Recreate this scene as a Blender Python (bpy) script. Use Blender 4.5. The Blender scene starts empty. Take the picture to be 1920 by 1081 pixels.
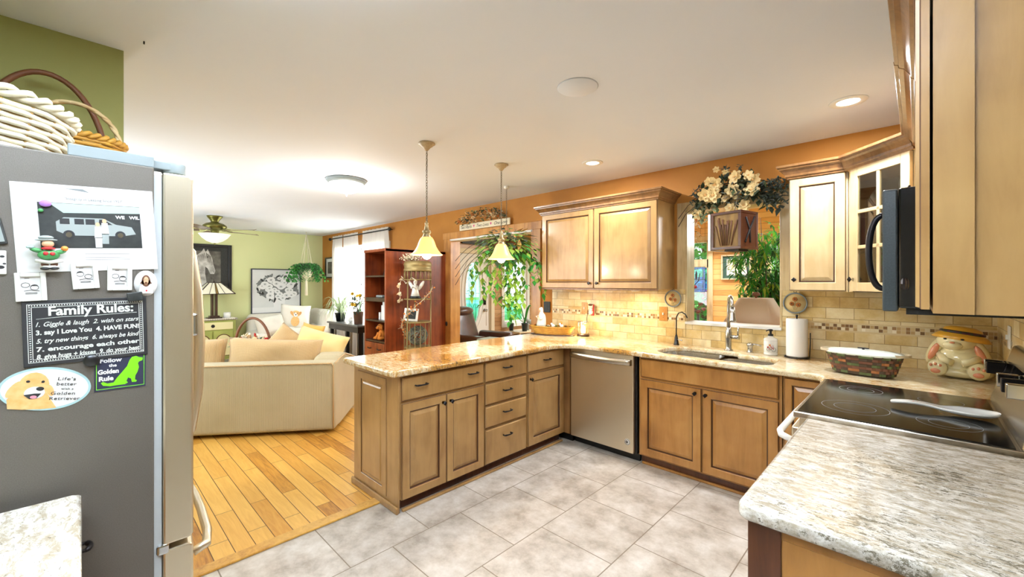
import bpy, bmesh, math, random
from math import sin, cos, pi, radians, sqrt
from mathutils import Vector, Matrix, Euler
random.seed(7)
SC = bpy.context.scene
C = SC.collection
# ------------------------------------------------------------------ camera
YAW = radians(44.15); FPX = 783.0; EYE = 1.478; HOR = 530.0
cam_d = bpy.data.cameras.new('camera'); cam = bpy.data.objects.new('camera', cam_d); C.objects.link(cam)
cam_d.sensor_width = 36; cam_d.lens = FPX/1920*36; cam_d.shift_y = (HOR-540.5)/1920; cam_d.clip_start = 0.02; cam_d.clip_end = 300
cam.location = (0, 0, EYE); cam.rotation_euler = (pi/2, 0, YAW)
SC.camera = cam
def PX(u, v, ax, val):
    """a point of the photo (pixel) measured on a known plane of the room"""
    a = (u-960)/FPX; b = -(v-HOR)/FPX
    d = Vector((-sin(YAW)+cos(YAW)*a, cos(YAW)+sin(YAW)*a, b)); i = 'XYZ'.index(ax)
    return Vector((0, 0, EYE)) + d*((val-(0, 0, EYE)[i])/d[i])
# ------------------------------------------------------------------ world, light, exposure
w = bpy.data.worlds.new('world'); SC.world = w; w.use_nodes = True
bg = w.node_tree.nodes['Background']; bg.inputs[0].default_value = (0.86, 0.94, 1.0, 1); bg.inputs[1].default_value = 1.9
SC.view_settings.view_transform = 'Standard'; SC.view_settings.look = 'None'
SC.view_settings.exposure = 0.35; SC.view_settings.gamma = 1
def lamp(name, kind, loc, energy, color=(1, 1, 1), size=.1, rot=(0, 0, 0), sy=None, spread=None, spot=None):
    d = bpy.data.lights.new(name, kind); o = bpy.data.objects.new(name, d); C.objects.link(o)
    d.energy = energy; d.color = color; o.location = loc; o.rotation_euler = rot
    if kind == 'AREA':
        d.size = size
        if sy: d.shape = 'RECTANGLE'; d.size_y = sy
        else: d.shape = 'DISK'
        if spread: d.spread = spread
    else: d.shadow_soft_size = size
    if spot: d.spot_size = spot; d.spot_blend = .6
    return o
sun = lamp('sun', 'SUN', (0, 20, 20), 3.0, (1, .96, .88), .02, (radians(38), 0, radians(150)))
CEIL = 2.536
# daylight through the sunroom and living room windows, and added fill lamps for the kitchen and living room
lamp('kitchen_overhead_fill', 'AREA', (-1.0, .72, CEIL-.04), 30, (.86, .94, 1), 1.2, (0, 0, 0), .6)  # added overhead fill out of view, no fixture modelled
lamp('ceiling_bounce_fill', 'AREA', (-.45, -.45, 1.75), 84, (.84, .92, 1), .5, (radians(180-14), 0, radians(44)), .5, spread=radians(95))  # added upward fill behind the camera, brightens the ceiling
lamp('daylight_sunroom', 'AREA', (-2.2, 6.7, 2.3), 120, (.98, 1, 1), 4.5, (radians(-35), 0, 0), .8)
lamp('daylight_living_window', 'AREA', (-7.8, 3.765, 1.45), 90, (.94, .98, 1), 2.0, (radians(-90), 0, 0), 1.4)
lamp('living_back_fill', 'AREA', (-6.2, -.5, 1.5), 90, (.88, .95, 1), 3.5, (radians(98), 0, 0), 1.6)  # fill lamp at the solid back wall, which has no window
CANS = [(-.29, 3.114), (-2.055, 3.136)]
for i, (x, y) in enumerate(CANS):
    lamp('recessed_bulb', 'AREA', (x, y, CEIL-.011), 19, (.98, .98, 1), .105)
# ------------------------------------------------------------------ materials
def lin(c):
    c = c/255.0
    return c/12.92 if c <= .04045 else ((c+.055)/1.055)**2.4
def rgb(r, g, b): return (lin(r), lin(g), lin(b), 1)
M = {}
def mat(name, col, rough=.5, metal=0, spec=.5, emit=None, es=0, alpha=1, trans=0, coat=0, bump=None, noise=None, sheen=0):
    m = bpy.data.materials.new(name); m.use_nodes = True; nt = m.node_tree; p = nt.nodes['Principled BSDF']
    p.inputs['Base Color'].default_value = rgb(*col); p.inputs['Roughness'].default_value = rough; p.inputs['Metallic'].default_value = metal
    p.inputs['Specular IOR Level'].default_value = spec
    if emit: p.inputs['Emission Color'].default_value = rgb(*emit); p.inputs['Emission Strength'].default_value = es
    if trans: p.inputs['Transmission Weight'].default_value = trans
    if coat: p.inputs['Coat Weight'].default_value = coat; p.inputs['Coat Roughness'].default_value = .08
    if sheen: p.inputs['Sheen Weight'].default_value = sheen
    if alpha < 1: p.inputs['Alpha'].default_value = alpha
    tc = None
    if noise or bump: tc = nt.nodes.new('ShaderNodeTexCoord')
    if noise:                                    # (scale, col2, contrast[, stretch xyz])
        n = nt.nodes.new('ShaderNodeTexNoise'); n.inputs['Scale'].default_value = noise[0]; n.inputs['Detail'].default_value = 5
        src = tc.outputs['Object']
        if len(noise) > 3:
            mp = nt.nodes.new('ShaderNodeMapping'); mp.inputs['Scale'].default_value = noise[3]; nt.links.new(src, mp.inputs[0]); src = mp.outputs[0]
        nt.links.new(src, n.inputs['Vector'])
        r = nt.nodes.new('ShaderNodeValToRGB'); k = noise[2]
        r.color_ramp.elements[0].position = .5-k; r.color_ramp.elements[1].position = .5+k
        r.color_ramp.elements[0].color = rgb(*col); r.color_ramp.elements[1].color = rgb(*noise[1])
        nt.links.new(n.outputs[0], r.inputs[0]); nt.links.new(r.outputs[0], p.inputs['Base Color'])
    if bump:                                     # (scale, strength[, stretch])
        n = nt.nodes.new('ShaderNodeTexNoise'); n.inputs['Scale'].default_value = bump[0]; n.inputs['Detail'].default_value = 4
        src = tc.outputs['Object']
        if len(bump) > 2:
            mp = nt.nodes.new('ShaderNodeMapping'); mp.inputs['Scale'].default_value = bump[2]; nt.links.new(src, mp.inputs[0]); src = mp.outputs[0]
        nt.links.new(src, n.inputs['Vector'])
        b = nt.nodes.new('ShaderNodeBump'); b.inputs['Strength'].default_value = bump[1]; b.inputs['Distance'].default_value = .01
        nt.links.new(n.outputs[0], b.inputs['Height']); nt.links.new(b.outputs[0], p.inputs['Normal'])
    M[name] = m
    return m
def N(nt, t, **kw):
    n = nt.nodes.new(t)
    for k, v in kw.items():
        setattr(n, k, v)
    return n
def wood(name, light, mid, dark, rough=.32, scale=(14, 14, 1.1), figure=.5, coat=.25):
    m = bpy.data.materials.new(name); m.use_nodes = True; nt = m.node_tree; p = nt.nodes['Principled BSDF']; L = nt.links
    tc = N(nt, 'ShaderNodeTexCoord'); oi = N(nt, 'ShaderNodeObjectInfo')
    va = N(nt, 'ShaderNodeVectorMath', operation='SCALE'); va.inputs[0].default_value = (7, 11, 5); L.new(oi.outputs['Random'], va.inputs['Scale'])
    ad = N(nt, 'ShaderNodeVectorMath', operation='ADD'); L.new(tc.outputs['Object'], ad.inputs[0]); L.new(va.outputs[0], ad.inputs[1])
    mp = N(nt, 'ShaderNodeMapping'); mp.inputs['Scale'].default_value = scale; L.new(ad.outputs[0], mp.inputs[0])
    n1 = N(nt, 'ShaderNodeTexNoise'); n1.inputs['Scale'].default_value = 2.2; n1.inputs['Detail'].default_value = 8; n1.inputs['Roughness'].default_value = .62; n1.inputs['Distortion'].default_value = .6
    L.new(mp.outputs[0], n1.inputs['Vector'])
    n2 = N(nt, 'ShaderNodeTexNoise'); n2.inputs['Scale'].default_value = 3.5; n2.inputs['Detail'].default_value = 3; L.new(ad.outputs[0], n2.inputs['Vector'])
    mx = N(nt, 'ShaderNodeMath', operation='MULTIPLY_ADD'); mx.inputs[1].default_value = figure; L.new(n2.outputs[0], mx.inputs[0])
    m2 = N(nt, 'ShaderNodeMath', operation='MULTIPLY'); m2.inputs[1].default_value = 1-figure; L.new(n1.outputs[0], m2.inputs[0]); L.new(m2.outputs[0], mx.inputs[2])
    r = N(nt, 'ShaderNodeValToRGB'); e = r.color_ramp.elements; e[0].position = .36; e[0].color = rgb(*dark); e[1].position = .66; e[1].color = rgb(*light)
    k = e.new(.5); k.color = rgb(*mid)
    L.new(mx.outputs[0], r.inputs[0]); L.new(r.outputs[0], p.inputs['Base Color'])
    b = N(nt, 'ShaderNodeBump'); b.inputs['Strength'].default_value = .08; b.inputs['Distance'].default_value = .005; L.new(n1.outputs[0], b.inputs['Height']); L.new(b.outputs[0], p.inputs['Normal'])
    p.inputs['Roughness'].default_value = rough; p.inputs['Coat Weight'].default_value = coat; p.inputs['Coat Roughness'].default_value = .15
    M[name] = m
wood('maple', (176, 140, 88), (163, 126, 76), (142, 106, 60), figure=.62, scale=(9, 9, 1.3))
wood('maple_pale', (224, 204, 160), (214, 190, 144), (200, 172, 124), rough=.3, figure=.62, scale=(9, 9, 1.3))
mat('glaze', (74, 42, 20), .45)
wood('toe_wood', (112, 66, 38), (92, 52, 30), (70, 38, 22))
wood('crown_wood', (148, 108, 64), (128, 90, 52), (98, 66, 36))
wood('trim_pine', (214, 160, 88), (196, 138, 68), (156, 100, 46), scale=(10, 10, .8))
wood('trim_threshold', (226, 180, 90), (208, 158, 72), (176, 124, 48))
wood('pale_pine', (226, 208, 166), (214, 192, 146), (178, 150, 104), scale=(10, 10, .8))
wood('bookcase_wood', (164, 84, 40), (138, 62, 28), (98, 40, 18), scale=(9, 9, .6))
wood('dark_oak', (78, 52, 38), (58, 38, 28), (36, 24, 18))
mat('knob_metal', (40, 38, 40), .35, .8)
mat('black_plastic', (18, 19, 21), .3)
mat('black_gloss', (10, 11, 13), .12, 0, .6)
mat('white_plastic', (236, 236, 232), .35)
mat('white_enamel', (240, 240, 236), .2, coat=.4)
mat('chrome', (205, 208, 212), .14, 1)
mat('bulb_glow', (255, 250, 235), .5, emit=(255, 236, 200), es=14)
mat('candle_glow', (255, 236, 200), .5, emit=(255, 214, 150), es=4)
mat('can_glow', (255, 250, 240), .5, emit=(255, 246, 228), es=9)
def steel(name, col, rough=.28, aniso=(1, 1, 60)):
    m = mat(name, col, rough, 1, bump=(40, .05, aniso))
    return m
steel('steel_h', (190, 184, 172), .27, (.3, .3, 30))
steel('steel_v', (220, 210, 188), .36, (30, 30, .3))
steel('steel_sink', (196, 198, 200), .2, (1, 1, 1))
# speckled granite
def granite(name, base, pale, gold, dark, goldamt=.5):
    m = bpy.data.materials.new(name); m.use_nodes = True; nt = m.node_tree; p = nt.nodes['Principled BSDF']; L = nt.links
    tc = N(nt, 'ShaderNodeTexCoord')
    mp = N(nt, 'ShaderNodeMapping'); mp.inputs['Rotation'].default_value = (0, 0, radians(38)); mp.inputs['Scale'].default_value = (1, 2.4, 1.2); L.new(tc.outputs['Object'], mp.inputs[0])
    def noise(s, d, src, rg=.6, dist=0):
        n = N(nt, 'ShaderNodeTexNoise'); n.inputs['Scale'].default_value = s; n.inputs['Detail'].default_value = d; n.inputs['Roughness'].default_value = rg; n.inputs['Distortion'].default_value = dist; L.new(src, n.inputs['Vector']); return n.outputs[0]
    def ramp(src, a, b, ca=(0, 0, 0, 1), cb=(1, 1, 1, 1)):
        r = N(nt, 'ShaderNodeValToRGB'); r.color_ramp.elements[0].position = a; r.color_ramp.elements[1].position = b; r.color_ramp.elements[0].color = ca; r.color_ramp.elements[1].color = cb; L.new(src, r.inputs[0]); return r.outputs[0]
    def mixc(f, a, b):
        x = N(nt, 'ShaderNodeMix', data_type='RGBA'); L.new(f, x.inputs[0])
        for i, s in ((6, a), (7, b)):
            if isinstance(s, tuple): x.inputs[i].default_value = s
            else: L.new(s, x.inputs[i])
        return x.outputs[2]
    c = mixc(ramp(noise(17, 8, mp.outputs[0], .8, .4), .42, .60), rgb(*base), rgb(*pale))
    big = noise(1.9, 3, tc.outputs['Object'], .5)
    def thr(fine, amt, lo, hi):
        sm = N(nt, 'ShaderNodeMath', operation='MULTIPLY_ADD'); sm.inputs[1].default_value = amt; L.new(big, sm.inputs[0]); L.new(fine, sm.inputs[2]); return ramp(sm.outputs[0], lo, hi)
    k = .5+.5*.9-goldamt*.22
    c = mixc(thr(noise(22, 8, mp.outputs[0], .85, .5), .9, k+.09, k+.19), c, rgb(*gold))
    c = mixc(thr(noise(34, 6, mp.outputs[0], .85), .45, .5+.225+.075, .5+.225+.115), c, rgb(*dark))
    c = mixc(ramp(noise(70, 4, mp.outputs[0], .8), .64, .68), c, rgb(74, 60, 44))
    L.new(c, p.inputs['Base Color']); p.inputs['Roughness'].default_value = .12; p.inputs['Coat Weight'].default_value = .3; p.inputs['Coat Roughness'].default_value = .03
    M[name] = m
granite('granite_warm_lit', (206, 180, 130), (240, 230, 204), (190, 140, 66), (100, 78, 48), .50)  # gold speckle strengthened: warm pendant light and reflections put into the colour
granite('granite_white_lit', (176, 164, 142), (242, 240, 234), (172, 132, 62), (122, 114, 96), .04)  # same granite, whitened: the bright foreground light is put into its colour
def bump_tex(nt, p, h, strength=.3, dist=.004):
    b = N(nt, 'ShaderNodeBump'); b.inputs['Strength'].default_value = strength; b.inputs['Distance'].default_value = dist
    nt.links.new(h, b.inputs['Height']); nt.links.new(b.outputs[0], p.inputs['Normal'])
# floor tile: running bond columns along Y
def tile_floor():
    m = bpy.data.materials.new('floor_tile'); m.use_nodes = True; nt = m.node_tree; p = nt.nodes['Principled BSDF']; L = nt.links
    tc = N(nt, 'ShaderNodeTexCoord'); mp = N(nt, 'ShaderNodeMapping'); L.new(tc.outputs['Object'], mp.inputs[0])
    mp.inputs['Rotation'].default_value = (0, 0, radians(90)); mp.inputs['Location'].default_value = (-1.94+.484*10-.242, -1.155+.478*20, 0)
    # after rotation by 90: x' = -y, y' = x
    mp.inputs['Location'].default_value = (1.94+.484*20, 1.155+.478*20, 0)
    b = N(nt, 'ShaderNodeTexBrick'); b.offset = .5; b.offset_frequency = 2; b.squash = 1
    for k, v in (('Scale', 1), ('Mortar Size', .0035), ('Mortar Smooth', .3), ('Brick Width', .484), ('Row Height', .478), ('Bias', 0)): b.inputs[k].default_value = v
    b.inputs['Color1'].default_value = (0, 0, 0, 1); b.inputs['Color2'].default_value = (1, 1, 1, 1)
    L.new(mp.outputs[0], b.inputs['Vector'])
    n = N(nt, 'ShaderNodeTexNoise'); n.inputs['Scale'].default_value = 5; n.inputs['Detail'].default_value = 9; n.inputs['Roughness'].default_value = .68; L.new(tc.outputs['Object'], n.inputs['Vector'])
    r = N(nt, 'ShaderNodeValToRGB'); e = r.color_ramp.elements; e[0].position = .33; e[0].color = rgb(148, 138, 126); e[1].position = .66; e[1].color = rgb(212, 208, 202); k = e.new(.5); k.color = rgb(188, 181, 171)
    L.new(n.outputs[0], r.inputs[0])
    h = N(nt, 'ShaderNodeHueSaturation'); L.new(r.outputs[0], h.inputs['Color'])
    sv = N(nt, 'ShaderNodeMapRange'); sv.inputs[3].default_value = .94; sv.inputs[4].default_value = 1.04; L.new(b.outputs['Color'], sv.inputs[0]); L.new(sv.outputs[0], h.inputs['Value'])
    x = N(nt, 'ShaderNodeMix', data_type='RGBA'); L.new(b.outputs['Fac'], x.inputs[0]); L.new(h.outputs[0], x.inputs[6]); x.inputs[7].default_value = rgb(128, 116, 100)
    L.new(x.outputs[2], p.inputs['Base Color']); p.inputs['Roughness'].default_value = .42
    mm = N(nt, 'ShaderNodeMath', operation='MULTIPLY_ADD'); mm.inputs[1].default_value = -1; L.new(b.outputs['Fac'], mm.inputs[0]); L.new(n.outputs[0], mm.inputs[2])
    bump_tex(nt, p, mm.outputs[0], .25, .004); M['floor_tile'] = m
tile_floor()
def planks(name, wdt, lng, cols, gap=.0018, gapcol=(70, 40, 16), rough=.35, plane='XY', grain=None, mort=.002):
    m = bpy.data.materials.new(name); m.use_nodes = True; nt = m.node_tree; p = nt.nodes['Principled BSDF']; L = nt.links
    tc = N(nt, 'ShaderNodeTexCoord')
    src = tc.outputs['Object']
    if plane != 'XY':                              # XZ or YZ walls
        s = N(nt, 'ShaderNodeSeparateXYZ'); c = N(nt, 'ShaderNodeCombineXYZ'); L.new(src, s.inputs[0])
        L.new(s.outputs[0 if plane == 'XZ' else 1], c.inputs[0]); L.new(s.outputs[2], c.inputs[1]); src = c.outputs[0]
    b = N(nt, 'ShaderNodeTexBrick'); b.offset = .37; b.offset_frequency = 2
    for k, v in (('Scale', 1), ('Mortar Size', mort), ('Mortar Smooth', .2), ('Brick Width', lng), ('Row Height', wdt), ('Bias', 0)): b.inputs[k].default_value = v
    b.inputs['Color1'].default_value = (0, 0, 0, 1); b.inputs['Color2'].default_value = (1, 1, 1, 1); b.inputs['Mortar'].default_value = (0, 0, 0, 1)
    L.new(src, b.inputs['Vector'])
    ad = N(nt, 'ShaderNodeVectorMath', operation='MULTIPLY_ADD'); ad.inputs[1].default_value = (3, 5, 9); L.new(b.outputs['Color'], ad.inputs[0]); L.new(src, ad.inputs[2])
    mp = N(nt, 'ShaderNodeMapping'); mp.inputs['Scale'].default_value = grain or (1.5, 16, 1); L.new(ad.outputs[0], mp.inputs[0])
    n = N(nt, 'ShaderNodeTexNoise'); n.inputs['Scale'].default_value = 2; n.inputs['Detail'].default_value = 8; n.inputs['Distortion'].default_value = 1.2; n.inputs['Roughness'].default_value = .65; L.new(mp.outputs[0], n.inputs['Vector'])
    sm = N(nt, 'ShaderNodeMath', operation='MULTIPLY_ADD'); sm.inputs[1].default_value = .42; L.new(b.outputs['Color'], sm.inputs[0])
    hm = N(nt, 'ShaderNodeMath', operation='MULTIPLY'); hm.inputs[1].default_value = .62; L.new(n.outputs[0], hm.inputs[0]); L.new(hm.outputs[0], sm.inputs[2])
    r = N(nt, 'ShaderNodeValToRGB'); e = r.color_ramp.elements; e[0].position = .2; e[0].color = rgb(*cols[0]); e[1].position = .78; e[1].color = rgb(*cols[2]); k = e.new(.42); k.color = rgb(*cols[1])
    L.new(sm.outputs[0], r.inputs[0])
    x = N(nt, 'ShaderNodeMix', data_type='RGBA'); L.new(b.outputs['Fac'], x.inputs[0]); L.new(r.outputs[0], x.inputs[6]); x.inputs[7].default_value = rgb(*gapcol)
    L.new(x.outputs[2], p.inputs['Base Color']); p.inputs['Roughness'].default_value = rough
    mm = N(nt, 'ShaderNodeMath', operation='MULTIPLY'); mm.inputs[1].default_value = -1; L.new(b.outputs['Fac'], mm.inputs[0]); bump_tex(nt, p, mm.outputs[0], .5, .004)
    M[name] = m
planks('floor_plank', .098, .95, ((132, 78, 26), (206, 148, 60), (234, 188, 98)))
planks('pine_wall_far', .085, 2.6, ((200, 140, 70), (226, 174, 100), (238, 200, 136)), plane='XZ', gapcol=(130, 74, 30))
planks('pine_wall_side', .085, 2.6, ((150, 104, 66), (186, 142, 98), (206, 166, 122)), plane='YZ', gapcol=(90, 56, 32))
# travertine backsplash with mosaic band between z 1.135 and 1.195
def backsplash(name, plane):
    m = bpy.data.materials.new(name); m.use_nodes = True; nt = m.node_tree; p = nt.nodes['Principled BSDF']; L = nt.links
    tc = N(nt, 'ShaderNodeTexCoord'); s = N(nt, 'ShaderNodeSeparateXYZ'); c = N(nt, 'ShaderNodeCombineXYZ'); L.new(tc.outputs['Object'], s.inputs[0])
    L.new(s.outputs[0 if plane == 'XZ' else 1], c.inputs[0]); L.new(s.outputs[2], c.inputs[1])
    def brick(wd, ht, mort, off, z0, c1=(0, 0, 0, 1), c2=(1, 1, 1, 1)):
        mp = N(nt, 'ShaderNodeMapping'); mp.inputs['Location'].default_value = (10, -z0+ht*10, 0); L.new(c.outputs[0], mp.inputs[0])
        b = N(nt, 'ShaderNodeTexBrick'); b.offset = off; b.offset_frequency = 2
        for k, v in (('Scale', 1), ('Mortar Size', mort), ('Mortar Smooth', .1), ('Brick Width', wd), ('Row Height', ht), ('Bias', 0)): b.inputs[k].default_value = v
        b.inputs['Color1'].default_value = c1; b.inputs['Color2'].default_value = c2; L.new(mp.outputs[0], b.inputs['Vector']); return b
    def ramp(src, stops, const=False):
        r = N(nt, 'ShaderNodeValToRGB'); e = r.color_ramp.elements
        if const: r.color_ramp.interpolation = 'CONSTANT'
        e[0].position = stops[0][0]; e[0].color = rgb(*stops[0][1]); e[1].position = stops[-1][0]; e[1].color = rgb(*stops[-1][1])
        for q, cc in stops[1:-1]: k = e.new(q); k.color = rgb(*cc)
        L.new(src, r.inputs[0]); return r.outputs[0]
    def mixc(f, a, b):
        x = N(nt, 'ShaderNodeMix', data_type='RGBA'); L.new(f, x.inputs[0])
        for i, q in ((6, a), (7, b)):
            if isinstance(q, tuple): x.inputs[i].default_value = q
            else: L.new(q, x.inputs[i])
        return x.outputs[2]
    b = brick(.160, .0785, .0017, .5, .905)
    n = N(nt, 'ShaderNodeTexNoise'); n.inputs['Scale'].default_value = 9; n.inputs['Detail'].default_value = 8; n.inputs['Roughness'].default_value = .7; L.new(tc.outputs['Object'], n.inputs['Vector'])
    sm = N(nt, 'ShaderNodeMath', operation='MULTIPLY_ADD'); sm.inputs[1].default_value = .3; L.new(b.outputs['Color'], sm.inputs[0])
    hm = N(nt, 'ShaderNodeMath', operation='MULTIPLY'); hm.inputs[1].default_value = .75; L.new(n.outputs[0], hm.inputs[0]); L.new(hm.outputs[0], sm.inputs[2])
    tilec = ramp(sm.outputs[0], [(.24, (190, 150, 82)), (.45, (216, 188, 126)), (.72, (238, 222, 180))])
    tilec = mixc(b.outputs['Fac'], tilec, rgb(156, 126, 78))
    b2 = brick(.0225, .0225, .0012, 0, 1.1385)
    vo = N(nt, 'ShaderNodeTexWhiteNoise', noise_dimensions='2D')
    sn = N(nt, 'ShaderNodeVectorMath', operation='SNAP'); sn.inputs[1].default_value = (.0225, .0225, 1)
    of = N(nt, 'ShaderNodeVectorMath', operation='ADD'); of.inputs[1].default_value = (10, -1.1385+.225, 0); L.new(c.outputs[0], of.inputs[0]); L.new(of.outputs[0], sn.inputs[0]); L.new(sn.outputs[0], vo.inputs['Vector'])
    mos = ramp(vo.outputs[0], [(0, (120, 84, 44)), (.16, (186, 150, 96)), (.34, (222, 206, 168)), (.55, (240, 228, 200)), (.72, (206, 176, 124)), (.9, (146, 106, 60))], True)
    mos = mixc(b2.outputs['Fac'], mos, rgb(214, 196, 156))
    def band(lo, hi):
        g = N(nt, 'ShaderNodeMath', operation='GREATER_THAN'); g.inputs[1].default_value = lo; L.new(s.outputs[2], g.inputs[0])
        l = N(nt, 'ShaderNodeMath', operation='LESS_THAN'); l.inputs[1].default_value = hi; L.new(s.outputs[2], l.inputs[0])
        k = N(nt, 'ShaderNodeMath', operation='MULTIPLY'); L.new(g.outputs[0], k.inputs[0]); L.new(l.outputs[0], k.inputs[1]); return k.outputs[0]
    liner = mixc(band(1.1375, 1.1845), rgb(214, 190, 140), mos)
    edge = mixc(band(1.1265, 1.1955), tilec, liner)
    L.new(edge, p.inputs['Base Color']); p.inputs['Roughness'].default_value = .3
    mm = N(nt, 'ShaderNodeMath', operation='MULTIPLY'); mm.inputs[1].default_value = -1; L.new(b.outputs['Fac'], mm.inputs[0]); bump_tex(nt, p, mm.outputs[0], .3, .003)
    M[name] = m
backsplash('backsplash_x', 'XZ'); backsplash('backsplash_y', 'YZ')
mat('ceiling_paint', (224, 230, 240), .85, bump=(6, .12), noise=(1.2, (230, 235, 244), .3))
mat('wall_amber', (172, 112, 40), .7, noise=(2.5, (188, 128, 52), .25), bump=(30, .06))
mat('wall_green', (210, 215, 156), .8, noise=(.8, (218, 222, 168), .3))
mat('wall_olive', (160, 160, 98), .85, bump=(60, .05))
mat('wall_cream', (226, 216, 190), .8)
mat('soffit_white', (232, 232, 228), .6)
def glass_thin(name, tint=(1, 1, 1, 1), refl=.08):
    m = bpy.data.materials.new(name); m.use_nodes = True; nt = m.node_tree; nt.nodes.clear()
    t = nt.nodes.new('ShaderNodeBsdfTransparent'); t.inputs[0].default_value = tint; g = nt.nodes.new('ShaderNodeBsdfGlossy'); g.inputs['Roughness'].default_value = .02
    x = nt.nodes.new('ShaderNodeMixShader'); x.inputs[0].default_value = refl; o = nt.nodes.new('ShaderNodeOutputMaterial')
    nt.links.new(t.outputs[0], x.inputs[1]); nt.links.new(g.outputs[0], x.inputs[2]); nt.links.new(x.outputs[0], o.inputs[0]); M[name] = m
glass_thin('pane'); glass_thin('cabinet_pane', (.75, .78, .74, 1), .22); glass_thin('jar_glass', (.96, .95, .9, 1), .14); glass_thin('leaded_pane', (.72, .95, .88, 1), .1)
def cloth(name, col, col2=None, trans=.0, rough=.9, ribs=None, bumpk=None):
    m = mat(name, col, rough, 0, .2, noise=(3, col2 or col, .3), sheen=.2)
    nt = m.node_tree; p = nt.nodes['Principled BSDF']
    if ribs:
        tc = nt.nodes.new('ShaderNodeTexCoord'); wv = nt.nodes.new('ShaderNodeTexWave'); wv.bands_direction = ribs[1]; wv.inputs['Scale'].default_value = ribs[0]
        nt.links.new(tc.outputs['Object'], wv.inputs['Vector']); bump_tex(nt, p, wv.outputs['Fac'], .6, .004)
    if trans:
        o = nt.nodes['Material Output']; t = nt.nodes.new('ShaderNodeBsdfTranslucent'); t.inputs[0].default_value = rgb(*col); x = nt.nodes.new('ShaderNodeMixShader'); x.inputs[0].default_value = trans
        nt.links.new(p.outputs[0], x.inputs[1]); nt.links.new(t.outputs[0], x.inputs[2]); nt.links.new(x.outputs[0], o.inputs[0])
    return m
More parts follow.
